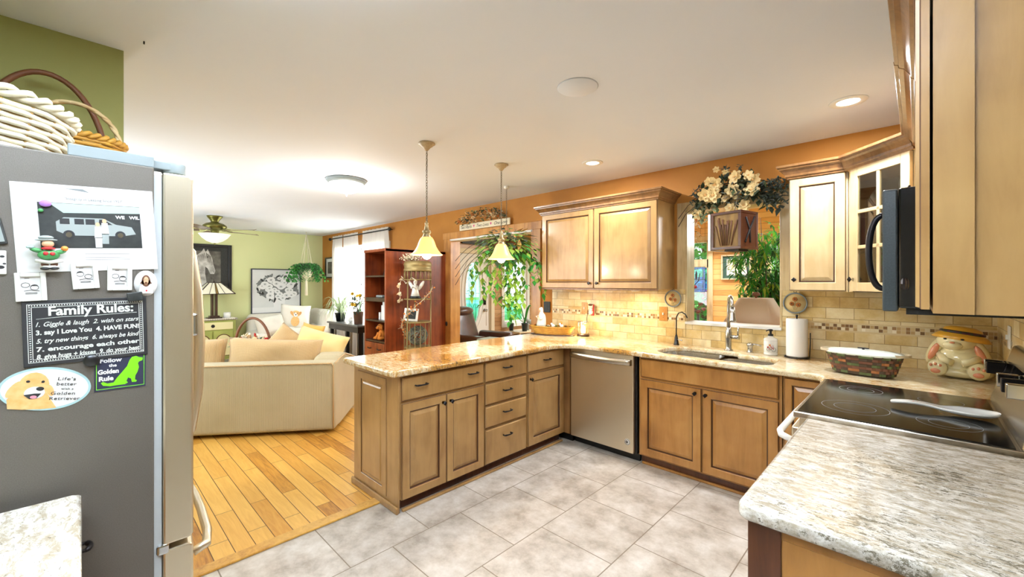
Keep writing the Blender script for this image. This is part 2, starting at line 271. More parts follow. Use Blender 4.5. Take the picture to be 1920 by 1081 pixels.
# ------------------------------------------------------------------ mesh helpers
class MB:
    def __init__(s): s.bm = bmesh.new()
    def quad(s, pts, m=0, sm=False):
        f = s.bm.faces.new([s.bm.verts.new(p) for p in pts]); f.material_index = m; f.smooth = sm; return s
    def box(s, x0, x1, y0, y1, z0, z1, m=0):
        if x1 < x0: x0, x1 = x1, x0
        if y1 < y0: y0, y1 = y1, y0
        v = [s.bm.verts.new(p) for p in ((x0, y0, z0), (x1, y0, z0), (x1, y1, z0), (x0, y1, z0), (x0, y0, z1), (x1, y0, z1), (x1, y1, z1), (x0, y1, z1))]
        for q in ((0, 3, 2, 1), (4, 5, 6, 7), (0, 1, 5, 4), (1, 2, 6, 5), (2, 3, 7, 6), (3, 0, 4, 7)):
            f = s.bm.faces.new([v[i] for i in q]); f.material_index = m
        return s
    def loft(s, rings, m=0, caps=True, closed=True, sm=True, loop=False):
        vs = [[s.bm.verts.new(p) for p in r] for r in rings]; n = len(vs[0])
        pairs = list(zip(vs, vs[1:])) + ([(vs[-1], vs[0])] if loop else [])
        for a, b in pairs:
            for i in range(n if closed else n-1):
                j = (i+1) % n
                try: f = s.bm.faces.new((a[i], a[j], b[j], b[i])); f.material_index = m; f.smooth = sm
                except ValueError: pass
        if caps and not loop and closed:
            for r in (list(reversed(vs[0])), vs[-1]):
                try: f = s.bm.faces.new(r); f.material_index = m
                except ValueError: pass
        return s
    def lathe(s, prof, c=(0, 0, 0), n=24, m=0, axis='Z', caps=True, sx=1, sy=1):
        R = []
        for r, z in prof:
            ring = []
            for i in range(n):
                a = 2*pi*i/n; x, y = r*cos(a)*sx, r*sin(a)*sy
                p = {'Z': (x, y, z), 'Y': (x, z, -y), 'X': (z, x, y)}[axis]
                ring.append((p[0]+c[0], p[1]+c[1], p[2]+c[2]))
            R.append(ring)
        return s.loft(R, m, caps)
    def cyl(s, p0, p1, r0, r1=None, n=12, m=0): return s.tube([p0, p1], [r0, r0 if r1 is None else r1], n, m)
    def tube(s, pts, r, n=8, m=0, caps=True, loop=False, flat=1.0):
        P = [Vector(p) for p in pts]; rr = r if isinstance(r, (list, tuple)) else [r]*len(P); R = []
        up = Vector((0, 0, 1)); prev = None
        for i, p in enumerate(P):
            if loop: t = (P[(i+1) % len(P)]-P[i-1])
            else: t = P[min(i+1, len(P)-1)]-P[max(i-1, 0)]
            if t.length < 1e-9: t = Vector((0, 0, 1))
            t.normalize()
            if prev is None:
                a = t.orthogonal() if abs(t.dot(up)) > .98 else t.cross(up)
            else: a = prev-t*prev.dot(t)
            a.normalize(); prev = a; b = t.cross(a)
            R.append([tuple(p+(a*cos(2*pi*k/n)+b*sin(2*pi*k/n)*flat)*rr[i]) for k in range(n)])
        return s.loft(R, m, caps, loop=loop)
    def sph(s, c, r, m=0, seg=14, rings=9, rot=None, pw=1.0):
        if not isinstance(r, (tuple, list)): r = (r, r, r)
        R = []; Mx = rot.to_matrix() if rot else None
        f = lambda v: math.copysign(abs(v)**pw, v)
        for j in range(rings+1):
            t = pi*j/rings - pi/2; ct = max(cos(t), .001)
            ring = []
            for i in range(seg):
                a = 2*pi*i/seg; v = Vector((r[0]*f(ct)*f(cos(a)), r[1]*f(ct)*f(sin(a)), r[2]*f(sin(t))))
                if Mx: v = Mx @ v
                ring.append((v[0]+c[0], v[1]+c[1], v[2]+c[2]))
            R.append(ring)
        return s.loft(R, m)
    def torus(s, c, R, r, axis='Z', n=24, k=8, m=0, sx=1, sy=1):
        pts = []
        for i in range(n):
            a = 2*pi*i/n; x, y = R*cos(a)*sx, R*sin(a)*sy
            p = {'Z': (x, y, 0), 'Y': (x, 0, y), 'X': (0, x, y)}[axis]; pts.append((p[0]+c[0], p[1]+c[1], p[2]+c[2]))
        return s.tube(pts, r, k, m, loop=True)
    def poly(s, pts, y, m=0):                    # flat shape in the local XZ plane facing -Y
        f = s.bm.faces.new([s.bm.verts.new((p[0], y, p[1])) for p in pts]); f.material_index = m; f.normal_update()
        if f.normal.y > 0: f.normal_flip()
        return s
    def ell(s, cx, cz, rx, rz, y, m=0, rot=0, n=18):
        return s.poly([(cx+rx*cos(2*pi*i/n)*cos(rot)-rz*sin(2*pi*i/n)*sin(rot), cz+rx*cos(2*pi*i/n)*sin(rot)+rz*sin(2*pi*i/n)*cos(rot)) for i in range(n)], y, m)
    def leaf(s, p, d, l, w, m=0, droop=.3, nrm=None):
        p = Vector(p); d = Vector(d).normalized(); sd = d.cross(nrm or Vector((0, 0, 1)))
        if sd.length < .05: sd = d.cross(Vector((1, 0, 0)))
        sd.normalize(); q = p+d*l*.5; t = p+d*l+Vector((0, 0, -droop*l)); up = sd.cross(d)*(.12*w)
        a = s.bm.verts.new(p); b = s.bm.verts.new(q+sd*w*.5-up); c = s.bm.verts.new(t); e = s.bm.verts.new(q-sd*w*.5-up); f0 = s.bm.verts.new(q+Vector((0, 0, -droop*l*.15)))
        for v3 in ((a, b, f0), (b, c, f0), (a, f0, e), (f0, c, e)):
            f = s.bm.faces.new(v3); f.material_index = m; f.smooth = True
        return s
def obj(name, mb, mats, parent=None, bevel=0, loc=None, rot=None, seg=2, sub=0, recalc=True, smooth=None, solid=0):
    me = bpy.data.meshes.new(name)
    if recalc: bmesh.ops.recalc_face_normals(mb.bm, faces=mb.bm.faces)
    if smooth is not None:
        for f in mb.bm.faces: f.smooth = smooth
    mb.bm.to_mesh(me); mb.bm.free(); me.update()
    for k in (mats if isinstance(mats, (list, tuple)) else [mats]): me.materials.append(M[k])
    o = bpy.data.objects.new(name, me); C.objects.link(o)
    if parent: o.parent = parent
    if loc: o.location = loc
    if rot: o.rotation_euler = rot
    if solid: q = o.modifiers.new('s', 'SOLIDIFY'); q.thickness = solid
    if bevel: b = o.modifiers.new('b', 'BEVEL'); b.width = bevel; b.segments = seg; b.limit_method = 'ANGLE'; b.angle_limit = radians(40)
    if sub: q = o.modifiers.new('d', 'SUBSURF'); q.levels = sub; q.render_levels = sub
    return o
def thing(name, label, cat, loc=(0, 0, 0), rz=0, group=None):
    o = bpy.data.objects.new(name, None); C.objects.link(o); o.location = loc; o.rotation_euler = (0, 0, radians(rz)); o.empty_display_size = .05
    return tag(o, label, cat, group)
def tag(o, label, cat, group=None, kind=None):
    o['label'] = label; o['category'] = cat
    if group: o['group'] = group
    if kind: o['kind'] = kind
    return o
def struct(name, mb, mats, **k):
    o = obj(name, mb, mats, **k); o['kind'] = 'structure'; return o
def dup(root, loc, rz=None, label=None):
    def cp(o, par):
        c = o.copy(); C.objects.link(c)
        if par: c.parent = par
        for ch in o.children: cp(ch, c)
        return c
    r = cp(root, None); r.location = loc
    if rz is not None: r.rotation_euler = (0, 0, radians(rz))
    if label: r['label'] = label
    return r
def text(s, size, mat_, parent, loc, rot=(pi/2, 0, 0), bold=0, shear=0, align='LEFT', name='lettering', sx=1, space=1, fit=None):
    cu = bpy.data.curves.new(name, 'FONT'); cu.body = s; cu.size = size; cu.shear = shear; cu.offset = bold; cu.extrude = .0003; cu.align_x = align; cu.resolution_u = 3; cu.space_character = space
    t = bpy.data.objects.new(name, cu); C.objects.link(t); bpy.context.view_layer.update()
    me = bpy.data.meshes.new_from_object(t.evaluated_get(bpy.context.evaluated_depsgraph_get())); bpy.data.objects.remove(t)
    me.materials.clear(); me.materials.append(M[mat_]); me.name = name
    o = bpy.data.objects.new(name, me); C.objects.link(o); o.parent = parent; o.location = loc; o.rotation_euler = rot; o.scale = (sx, 1, 1)
    if fit:
        xs = [v.co.x for v in me.vertices]; o.scale = (fit/(max(xs)-min(xs)), 1, 1); o.location = Vector(loc)-Vector(((min(xs))*o.scale[0]*cos(rot[1]), 0, 0))
    return o
def slab(name, outline, holes, z0, z1, mats, bev=.008, parent=None):
    cu = bpy.data.curves.new(name, 'CURVE'); cu.dimensions = '2D'; cu.fill_mode = 'BOTH'; h = (z1-z0)/2; cu.extrude = h-bev; cu.bevel_depth = bev; cu.bevel_resolution = 2; cu.offset = -bev
    for lp in [outline]+holes:
        sp = cu.splines.new('POLY'); sp.points.add(len(lp)-1); sp.use_cyclic_u = True
        for i, q in enumerate(lp): sp.points[i].co = (q[0], q[1], 0, 1)
    t = bpy.data.objects.new(name, cu); C.objects.link(t); bpy.context.view_layer.update()
    me = bpy.data.meshes.new_from_object(t.evaluated_get(bpy.context.evaluated_depsgraph_get())); bpy.data.objects.remove(t)
    me.materials.clear(); me.materials.append(M[mats]); me.transform(Matrix.Translation((0, 0, (z0+z1)/2)))
    o = bpy.data.objects.new(name, me); C.objects.link(o)
    if parent: o.parent = parent
    return o
def arc(cx, cy, r, a0, a1, n=6): return [(cx+r*cos(radians(a0+(a1-a0)*i/n)), cy+r*sin(radians(a0+(a1-a0)*i/n))) for i in range(n+1)]
def rng(a, b): return random.uniform(a, b)
# ================================================================== SETTING
XL, XR, YW, YB, WT = -9.67, .35, 3.80, -.66, .14      # living room far wall, kitchen right wall, sink wall, wall behind the fridge
struct('floor', MB().box(-2.62, 2.4, -3.2, YW, -.06, 0), 'floor_tile')
struct('floor', MB().box(XL-.1, -2.62, YB, YW, -.06, 0), 'floor_plank')
struct('trim_1', MB().box(-2.665, -2.585, .1, 1.40, 0, .012), 'trim_threshold', bevel=.004)
struct('ceiling', MB().box(XL-.1, 2.4, -3.2, YW+.02, CEIL, CEIL+.1), 'ceiling_paint')
# sink wall with cased doorway (X -4.95..-3.33), pass-through (X -1.50..-.755) and living window (X -8.75..-6.75)
def wall_xz(name, x0, x1, z1, y0, y1, holes, m):
    mb = MB(); xs = x0
    for (a, b, lo, hi) in holes:
        mb.box(xs, a, y0, y1, 0, z1); mb.box(a, b, y0, y1, hi, z1)
        if lo > 0: mb.box(a, b, y0, y1, 0, lo)
        xs = b
    mb.box(xs, x1, y0, y1, 0, z1); return struct(name, mb, m)
wall_xz('wall_back', XL-.1, 1.2, CEIL, YW, YW+WT, [(-8.8, -6.75, .75, 2.15), (-4.95, -3.33, 0, 2.135), (-1.50, -.755, 1.115, 2.13)], 'wall_amber')
def wall_yz(name, y0, y1, z1, x0, x1, holes, m):
    mb = MB(); ys = y0
    for (a, b, lo, hi) in holes:
        mb.box(x0, x1, ys, a, 0, z1); mb.box(x0, x1, a, b, hi, z1)
        if lo > 0: mb.box(x0, x1, a, b, 0, lo)
        ys = b
    mb.box(x0, x1, ys, y1, 0, z1); return struct(name, mb, m)
wall_yz('wall_left', YB, YW, CEIL, XL-.12, XL, [], 'wall_green')
wall_yz('wall_right', 1.05, YW, CEIL, XR, XR+.12, [], 'wall_cream')
struct('wall_front', MB().box(XL, -.95, YB-.12, YB, 0, CEIL), 'wall_olive')
struct('wall_fridge', MB().box(-2.74, -2.60, YB, .133, 0, CEIL), 'wall_olive')
struct('wall_added_side', MB().box(2.3, 2.4, -3.2, 1.05, 0, CEIL), 'wall_cream'); struct('wall_added_end', MB().box(-.95, 2.4, -3.2, -3.1, 0, CEIL), 'wall_cream'); struct('wall_added_left', MB().box(-1.05, -.95, -3.2, YB, 0, CEIL), 'wall_cream'); struct('wall_added_return', MB().box(XR, 2.4, 1.05, 1.15, 0, CEIL), 'wall_cream')  # unseen walls added behind the camera to keep sky light out
# backsplash surfaces
mb = MB()
def bs(x0, x1, z0, z1): mb.box(x0, x1, YW-.009, YW, z0, z1)
bs(-3.03, -1.50, .92, 1.42); bs(-1.50, -.755, .92, 1.115); bs(-.755, XR, .92, 1.42); 
struct('trim_2', mb, 'backsplash_x')
struct('trim_3', MB().box(XR-.009, XR, 1.15, YW-.009, .92, 1.42), 'backsplash_y')
# pass-through casing
mb = MB()
mb.box(-1.575, -1.50, YW-.014, YW-.001, 1.42, 2.20); mb.box(-.755, -.70, YW-.014, YW-.001, 1.42, 2.20); mb.box(-1.575, -.70, YW-.0145, YW-.0005, 2.13, 2.20)
mb.box(-1.50, -1.485, YW-.012, YW+WT+.02, 1.13, 2.13); mb.box(-.77, -.755, YW-.012, YW+WT+.02, 1.13, 2.13); mb.box(-1.50, -.755, YW-.012, YW+WT+.02, 2.115, 2.13)
struct('trim_4', mb, 'pale_pine', bevel=.002)
struct('trim_5', MB().box(-1.55, -1.50, YW-.016, YW-.009, .995, 1.42), 'backsplash_x')
struct('trim_6', MB().box(-1.50, -.755, YW-.03, YW+WT+.03, 1.108, 1.132), 'soffit_white', bevel=.004)
# doorway casing
mb = MB()
mb.box(-5.09, -4.95, YW-.022, YW, 0, 2.14); mb.box(-3.33, -3.20, YW-.022, YW, 0, 2.14); mb.box(-5.11, -3.18, YW-.026, YW, 2.12, 2.215)
mb.box(-4.95, -4.93, YW-.02, YW+WT+.02, 0, 2.12); mb.box(-3.35, -3.33, YW-.02, YW+WT+.02, 0, 2.12)
struct('trim_7', mb, 'trim_pine', bevel=.004)
struct('trim_8', MB().box(-4.95, -3.33, YW-.02, YW+WT+.02, 2.095, 2.12), 'soffit_white')
struct('baseboard_left', MB().box(XL, XL+.015, YB, YW, 0, .1), 'trim_pine')
struct('baseboard_back', MB().box(XL, -5.1, YW-.015, YW, 0, .1), 'trim_pine')
# dark outlet left of casing, on the doorway trim
# ------------------------------------------------------------------ sunroom beyond
SX0, SX1, SY1 = -6.2, 1.2, 7.2
struct('floor', MB().box(SX0, SX1, YW, SY1+.1, -.06, 0), 'floor_plank')
struct('ceiling', MB().box(SX0-.1, SX1+.1, YW+.02, SY1+.1, 2.62, 2.7), 'wall_cream')
wall_xz('wall_sunroom_far', SX0-.12, SX1, 2.62, SY1, SY1+.12, [(-6.0, -5.0, .7, 2.15), (-4.3, -2.47, .72, 2.18), (-1.62, .7, .5, 2.1)], 'pine_wall_far')
wall_yz('wall_sunroom_left', YW+WT, SY1, 2.62, SX0-.12, SX0, [(4.84, 5.76, 0, 2.05), (6.13, 6.85, .62, 2.0)], 'pine_wall_side')
wall_yz('wall_sunroom_right', YW+WT, SY1+.12, 2.62, SX1, SX1+.1, [(4.4, 6.6, .8, 2.1)], 'pine_wall_side')
def casing_xz(mb, x0, x1, z0, z1, w, y, t=.025):
    mb.box(x0-w, x0, y-t, y, z0-w, z1+w); mb.box(x1, x1+w, y-t, y, z0-w, z1+w); mb.box(x0, x1, y-t, y, z1, z1+w); mb.box(x0, x1, y-t, y, z0-w, z0)
def window_xz(name, x0, x1, z0, z1, y, bars_x=(), bars_z=(), m='pale_pine', w=.07, glass='pane'):
    mb = MB(); casing_xz(mb, x0, x1, z0, z1, w, y)
    for (a, b, c2, d2) in ((x0, x0+.03, z0, z1), (x1-.03, x1, z0, z1), (x0, x1, z1-.03, z1), (x0, x1, z0, z0+.03)): mb.box(a, b, y, y+.1, c2, d2)
    for (q, h) in bars_z: mb.box(x0, x1, y+.0, y+.06, q-h, q+h)
    for (q, h) in bars_x: mb.box(q-h, q+h, y+.0, y+.06, z0, z1)
    o = struct(name, mb, m, bevel=.003)
    obj('pane', MB().box(x0+.02, x1-.02, y+.07, y+.074, z0+.02, z1-.02), glass, o)
    return o
window_xz('window_1', -4.3, -2.47, .72, 2.18, SY1, bars_z=[(1.80, .07)])
window_xz('window_2', -1.62, .7, .5, 2.1, SY1, bars_x=[(-.5, .03)])
window_xz('window_3', -6.0, -5.0, .7, 2.15, SY1, m='soffit_white')
window_xz('window_4', -8.8, -6.75, .75, 2.15, YW, bars_x=[(-7.78, .03)], bars_z=[(1.45, .02)], m='soffit_white')
# side window, in the plane X = -6.2
mb = MB(); x = SX0
for (y0, y1, z0, z1) in ((6.06, 6.13, .55, 2.07), (6.85, 6.92, .55, 2.07), (6.13, 6.85, 2.0, 2.07), (6.13, 6.85, .55, .62)): mb.box(x, x+.028, y0, y1, z0, z1)
for (y0, y1, z0, z1) in ((6.13, 6.17, .62, 2.0), (6.79, 6.85, .62, 2.0), (6.17, 6.79, 1.95, 2.0), (6.17, 6.79, .62, .67)): mb.box(x-.09, x, y0, y1, z0, z1)
o = struct('window_5', mb, 'soffit_white', bevel=.003)
obj('pane', MB().box(x-.05, x-.046, 6.15, 6.82, .65, 1.98), 'pane', o)
# entry door, plane X = -6.2
def make_door():
    mb = MB(); x = SX0
    for (y0, y1, z0, z1) in ((4.75, 4.84, 0, 2.14), (5.76, 5.85, 0, 2.14), (4.84, 5.76, 2.05, 2.14)): mb.box(x, x+.03, y0, y1, z0, z1)
    for (y0, y1) in ((4.84, 4.855), (5.745, 5.76)): mb.box(x-.1, x, y0, y1, 0, 2.05)
    o = struct('door_1', mb, 'wall_cream', bevel=.004)
    # slab with oval light
    cy, cz, ry, rz = 5.32, 1.27, .20, .62
    mb = MB(); n = 40; el = [(cy+ry*cos(2*pi*i/n), cz+rz*sin(2*pi*i/n)) for i in range(n)]
    def onrect(a):
        c_, s_ = cos(a), sin(a); hy, hz = .447, 1.02; t = min(hy/abs(c_) if abs(c_) > 1e-6 else 9, hz/abs(s_) if abs(s_) > 1e-6 else 9); return (5.30+t*c_, 1.03+t*s_)
    rc = []
    for i in range(n):
        rc.append(onrect(math.atan2((cz+rz*sin(2*pi*i/n))-1.03, (cy+ry*cos(2*pi*i/n))-5.30)))
    for k, (hy, hz) in enumerate(((1, 1), (-1, 1), (-1, -1), (1, -1))):
        tgt = (5.30+.447*hy, 1.03+1.02*hz); j = min(range(n), key=lambda i: (rc[i][0]-tgt[0])**2+(rc[i][1]-tgt[1])**2); rc[j] = tgt
    xo, xi = SX0-.03, SX0-.075
    mb.loft([[(xi, p[0], p[1]) for p in rc], [(xo, p[0], p[1]) for p in rc], [(xo, p[0], p[1]) for p in el], [(xi, p[0], p[1]) for p in el]], caps=False, sm=False)
    obj('door_slab', mb, 'soffit_white', o)
    mb = MB()
    for k_, t_ in ((1.0, .016), (1.42, .010)):
        kz = 1+(k_-1)*.35
        mb.tube([(xo+.003, cy+ry*k_*cos(2*pi*i/40), cz+rz*kz*sin(2*pi*i/40)) for i in range(40)], t_, 6, loop=True)
    for (y0, y1, z0, z1) in ((4.93, 5.24, .16, .48), (5.38, 5.67, .16, .48), ):
        for a, b in (((y0, z0), (y1, z0)), ((y1, z0), (y1, z1)), ((y1, z1), (y0, z1)), ((y0, z1), (y0, z0))): mb.tube([(xo, a[0], a[1]), (xo, b[0], b[1])], .01, 6)
    for y in (4.93, 5.67): mb.tube([(xo, y, .62), (xo, y, 1.88)], .008, 6)
    obj('moulding', mb, 'soffit_white', o)
    mb = MB(); mb.loft([[(SX0-.055, p[0], p[1]) for p in el], [(SX0-.05, p[0], p[1]) for p in el]], sm=False); obj('oval_glass', mb, 'leaded_pane', o)
    mb = MB(); xx = SX0-.045
    def ln(pts): mb.tube([(xx, cy+a, cz+b) for a, b in pts], .0035, 5)
    for d in (-.085, .085): ln([(d, -.55), (d, .55)])
    for zz in (-.28, 0, .3): ln([(-.18, zz), (-.085, zz)]); ln([(.085, zz), (.18, zz)])
    for s_ in (-1, 1):
        ln([(0, .34), (.05*s_, .25), (.03*s_, .17), (.07*s_, .05), (.02*s_, -.03), (.06*s_, -.1), (.06*s_, -.2), (0, -.3)])
        ln([(0, .1), (.045*s_, 0), (0, -.1)]); ln([(0, .5), (.03*s_, .42), (0, .34)]); ln([(0, -.3), (.03*s_, -.4), (0, -.5)])
    obj('leading', mb, 'knob_metal', o)
    mb = MB(); mb.box(xo, xo+.02, 5.585, 5.655, 1.04, 1.20); mb.lathe([(.0, 0), (.02, 0), (.024, .012), (.0, .02)], (xo+.02, 5.62, 1.075), 12, 0, 'X'); obj('deadbolt', mb, 'knob_metal', o, bevel=.004)
    mb = MB(); mb.lathe([(0, 0), (.033, 0), (.033, .008), (.013, .014), (.013, .04), (.028, .05), (.03, .066), (.02, .08), (0, .084)], (xo, 5.62, .93), 18, 0, 'X'); obj('door_knob', mb, 'steel_sink', o)
make_door()
# ------------------------------------------------------------------ outdoors
mat('lawn', (96, 180, 84), .9, noise=(3, (150, 214, 110), .2), bump=(40, .5))
cloth('leaf_far', (70, 178, 100), (140, 225, 130), trans=.5); cloth('leaf_far2', (110, 205, 120), (50, 140, 84), trans=.5)
tag(obj('lawn', MB().box(-40, 25, 7.5, 45, -.5, -.35), 'lawn'), 'bright green lawn seen through the sunroom windows', 'grass', kind='stuff')
tag(obj('lawn', MB().box(-40, -9.9, -20, 7.45, -.5, -.35), 'lawn'), 'pale green lawn outside the entry door and side window', 'grass', kind='stuff')
def tree(x, y, h, r, n, label, seed):
    random.seed(seed); t = thing('tree', label, 'tree', (x, y, -.349), 0, 'trees beyond the lawn')
    obj('trunk', MB().tube([(0, 0, 0), (.05, 0, h*.3), (0, .05, h*.6)], [.16, .12, .07], 10), 'dark_oak', t)
    mb = MB()
    for i in range(n):
        a, b = rng(0, 2*pi), math.acos(rng(-1, 1)); k = rng(.6, 1)
        p = Vector((sin(b)*cos(a)*r*k, sin(b)*sin(a)*r*k, h*.55+cos(b)*h*.5*k)); d = Vector((rng(-1, 1), rng(-1, 1), rng(-.6, .5)))
        mb.leaf(p, d, rng(.18, .32), rng(.12, .2), random.randint(0, 1), .2)
    obj('foliage', mb, ['leaf_far', 'leaf_far2'], t)
tree(-4.7, 13.3, 5.4, 2.4, 8000, 'broad green tree beyond the lawn, seen left of the pine wall', 1)
tree(-.6, 18.5, 6.2, 2.6, 5000, 'rounded bright green tree farthest back on the lawn', 2)
tree(2.6, 13.0, 5.0, 2.1, 2600, 'green tree behind the tall houseplant', 3)
# ================================================================== KITCHEN CABINETS
def rings(mb, x0, x1, z0, z1, prof):
    """stepped rectangular profile: (inset, y, material) from the back of the door to its middle"""
    R = []
    for ins, y, m in prof: R.append([(x0+ins, y, z0+ins), (x1-ins, y, z0+ins), (x1-ins, y, z1-ins), (x0+ins, y, z1-ins)])
    vs = [[mb.bm.verts.new(p) for p in r] for r in R]
    for k in range(len(vs)-1):
        for i in range(4):
            j = (i+1) % 4; f = mb.bm.faces.new((vs[k][i], vs[k][j], vs[k+1][j], vs[k+1][i])); f.material_index = prof[k+1][2]
    f = mb.bm.faces.new(vs[-1]); f.material_index = prof[-1][2]
    mb.bm.faces.new(list(reversed(vs[0])))
    return mb
def panel_door(name, x0, x1, z0, z1, parent, m='maple', y=0, fw=.058):
    mb = MB(); T = -.021
    rings(mb, x0, x1, z0, z1, [(0, y-.0005, 0), (0, y-.013, 0), (.003, y-.015, 1), (.005, y+T, 0), (fw-.006, y+T, 0), (fw-.001, y+T+.003, 0), (fw+.003, y+T+.012, 1), (fw+.008, y+T+.012, 1), (fw+.012, y+T+.011, 0), (fw+.03, y+T+.003, 0), (fw+.033, y+T+.003, 0), (fw+.034, y+T+.002, 0)])
    # joint lines of rails and stiles
    return obj(name, mb, [m, 'glaze'], parent)
def slab_front(name, x0, x1, z0, z1, parent, m='maple', y=0):
    mb = MB(); rings(mb, x0, x1, z0, z1, [(0, y-.0005, 0), (0, y-.011, 0), (.003, y-.0125, 1), (.009, y-.019, 0), (.011, y-.021, 0), (.0125, y-.021, 0)])
    return obj(name, mb, [m, 'glaze'], parent)
def knob(parent, x, z, y=-.021):
    mb = MB(); mb.lathe([(0, 0), (.011, 0), (.008, .004), (.006, .014), (.010, .020)], (x, y, z), 12, 0, 'Y')
    R = []
    for k, yy in ((.008, -.018), (.0165, -.021), (.0165, -.026), (.010, -.030)): R.append([(x+k*cos(a*pi/2+pi/2), y+yy, z+k*sin(a*pi/2+pi/2)) for a in range(4)])
    mb.loft(R, sm=False)
    return obj('knob', mb, 'knob_metal', parent)
def pull(parent, x, z, y=-.021, w=.10):
    mb = MB(); h = w/2
    for s in (-1, 1): mb.tube([(x+s*h*.82, y, z), (x+s*h*.86, y-.022, z)], [.0055, .0045], 8)
    mb.tube([(x-h, y-.020, z), (x-h*.7, y-.025, z), (x-h*.3, y-.030, z), (x, y-.031, z), (x+h*.3, y-.030, z), (x+h*.7, y-.025, z), (x+h, y-.020, z)], [.0035, .007, .0055, .005, .0055, .007, .0035], 8)
    return obj('pull', mb, 'knob_metal', parent)
def open_carcass(w, depth, m, t):
    mb = MB(); mb.box(.001, w-.001, 0, .018, .08, .885); mb.box(.001, .018, .018, depth, .08, .885); mb.box(w-.018, w-.001, .018, depth, .08, .885); mb.box(.018, w-.018, .018, depth, .08, .10); mb.box(.018, w-.018, depth-.01, depth, .10, .885); return obj('carcass', mb, m, t)
def base_unit(name_label, loc, rz, w, depth, m='maple', ztop=.885, left_over=0, toe=True, sink=False, grp='base cabinets of the peninsula', cat='cabinet', kind='base_cabinet'):
    t = thing(kind, name_label, cat, loc, rz, grp)
    if sink: open_carcass(w, depth, m, t)
    else: obj('carcass', MB().box(.001, w-.001, 0, depth, .08 if toe else 0, ztop), m, t)
    if toe:
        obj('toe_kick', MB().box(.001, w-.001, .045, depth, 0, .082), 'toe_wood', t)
    return t
PX0, PY0 = -2.391, 1.42
# --- peninsula, seen from the kitchen (local x runs towards the sink wall)
t = base_unit('peninsula base cabinet with two doors under one wide two-pull drawer', (PX0, PY0, 0), 90, .727, .60)
slab_front('drawer', .012, .717, .712, .868, t); pull(t.children[-1], .15, .805, -.021); pull(t.children[-1], .60, .81, -.021)
a = panel_door('door', .012, .362, .078, .698, t); knob(a, .333, .645); b = panel_door('door', .367, .717, .078, .698, t); knob(b, .398, .645)
# decorative end: panel facing the room, on the narrow side
mb = MB(); rings(mb, 0, .41, .06, .845, [(0, 0, 0), (0, -.011, 0), (.0025, -.013, 1), (.005, -.018, 0), (.052, -.018, 0), (.055, -.016, 0), (.058, -.008, 1), (.064, -.008, 0), (.085, -.016, 0), (.087, -.016, 0)])
o = obj('end_panel', mb, ['maple', 'glaze'], t); o.rotation_euler = (0, 0, radians(-90)); o.location = (0, .545, 0)
mb = MB(); mb.box(-.012, 0, -.01, .61, 0, .885); obj('side_frame', mb, 'maple', t, bevel=.003)
mb = MB(); mb.box(-.03, -.012, -.02, .625, 0, .045); obj('base_moulding', mb, 'maple', t, bevel=.008)
t = base_unit('peninsula drawer cabinet with a stack of four drawers', (PX0, 2.147, 0), 90, .483, .60)
for z0, z1, zp in ((.712, .868, .80), (.536, .700, .62), (.358, .524, .45), (.078, .346, .262)):
    o = slab_front('drawer', .008, .475, z0, z1, t); pull(o, .235, zp+.005)
t = base_unit('peninsula base cabinet with one door and one drawer beside the dishwasher corner', (PX0, 2.63, 0), 90, .52, .60)
o = slab_front('drawer', .012, .512, .714, .868, t); pull(o, .255, .80)
o = panel_door('door', .015, .512, .082, .698, t, fw=.066); knob(o, .04, .655)
tag(obj('shoe_moulding', MB().box(-2.40, -2.375, 1.44, 3.13, 0, .018), 'maple', bevel=.006), 'thin light wood shoe moulding along the foot of the peninsula', 'moulding')
# corner filler between peninsula and dishwasher
t = thing('corner_filler', 'brown corner filler post between peninsula and dishwasher', 'cabinet', (-2.385, 3.15, 0))
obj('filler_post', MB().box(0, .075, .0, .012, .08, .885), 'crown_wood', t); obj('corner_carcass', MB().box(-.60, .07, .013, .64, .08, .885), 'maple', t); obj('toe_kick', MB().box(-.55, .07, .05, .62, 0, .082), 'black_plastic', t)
# --- dishwasher
t = thing('dishwasher', 'stainless steel dishwasher with a curved bar handle', 'dishwasher', (-2.305, 3.165, 0))
obj('tub', MB().box(.0, .655, .012, .61, .075, .885), 'black_plastic', t)
o = obj('door_panel', MB().box(.012, .640, -.026, .010, .078, .882), 'steel_v', t, bevel=.006)
mb = MB(); n = 14
R = []
for i in range(n+1):
    q = i/n; x = .03+.60*q; out = .028+.028*sin(pi*q); R.append([(x, -.026-out, .800), (x, -.040-out, .806), (x, -.043-out, .825), (x, -.040-out, .848), (x, -.026-out, .852)])
mb.loft(R)
for x in (.03, .61): mb.box(x, x+.02, -.058, -.024, .802, .850)
obj('handle', mb, 'steel_h', t)
mb = MB(); mb.lathe([(.0, 0), (.026, 0), (.026, .002), (0, .0022)], (.585, -.0265, .165), 24, 0, 'Y'); o = obj('badge', mb, 'white_plastic', t)
mb = MB(); mb.torus((.585, -.0290, .165), .022, .0012, 'Y', 24, 6)
mb.torus((.581, -.0290, .165), .009, .0018, 'Y', 16, 6); obj('badge_mark', mb, 'knob_metal', o)
text('G', .014, 'knob_metal', o, (.583, -.0295, .160), bold=.0006, align='CENTER')
obj('toe_panel', MB().box(0, .655, .06, .08, 0, .078), 'black_plastic', t)
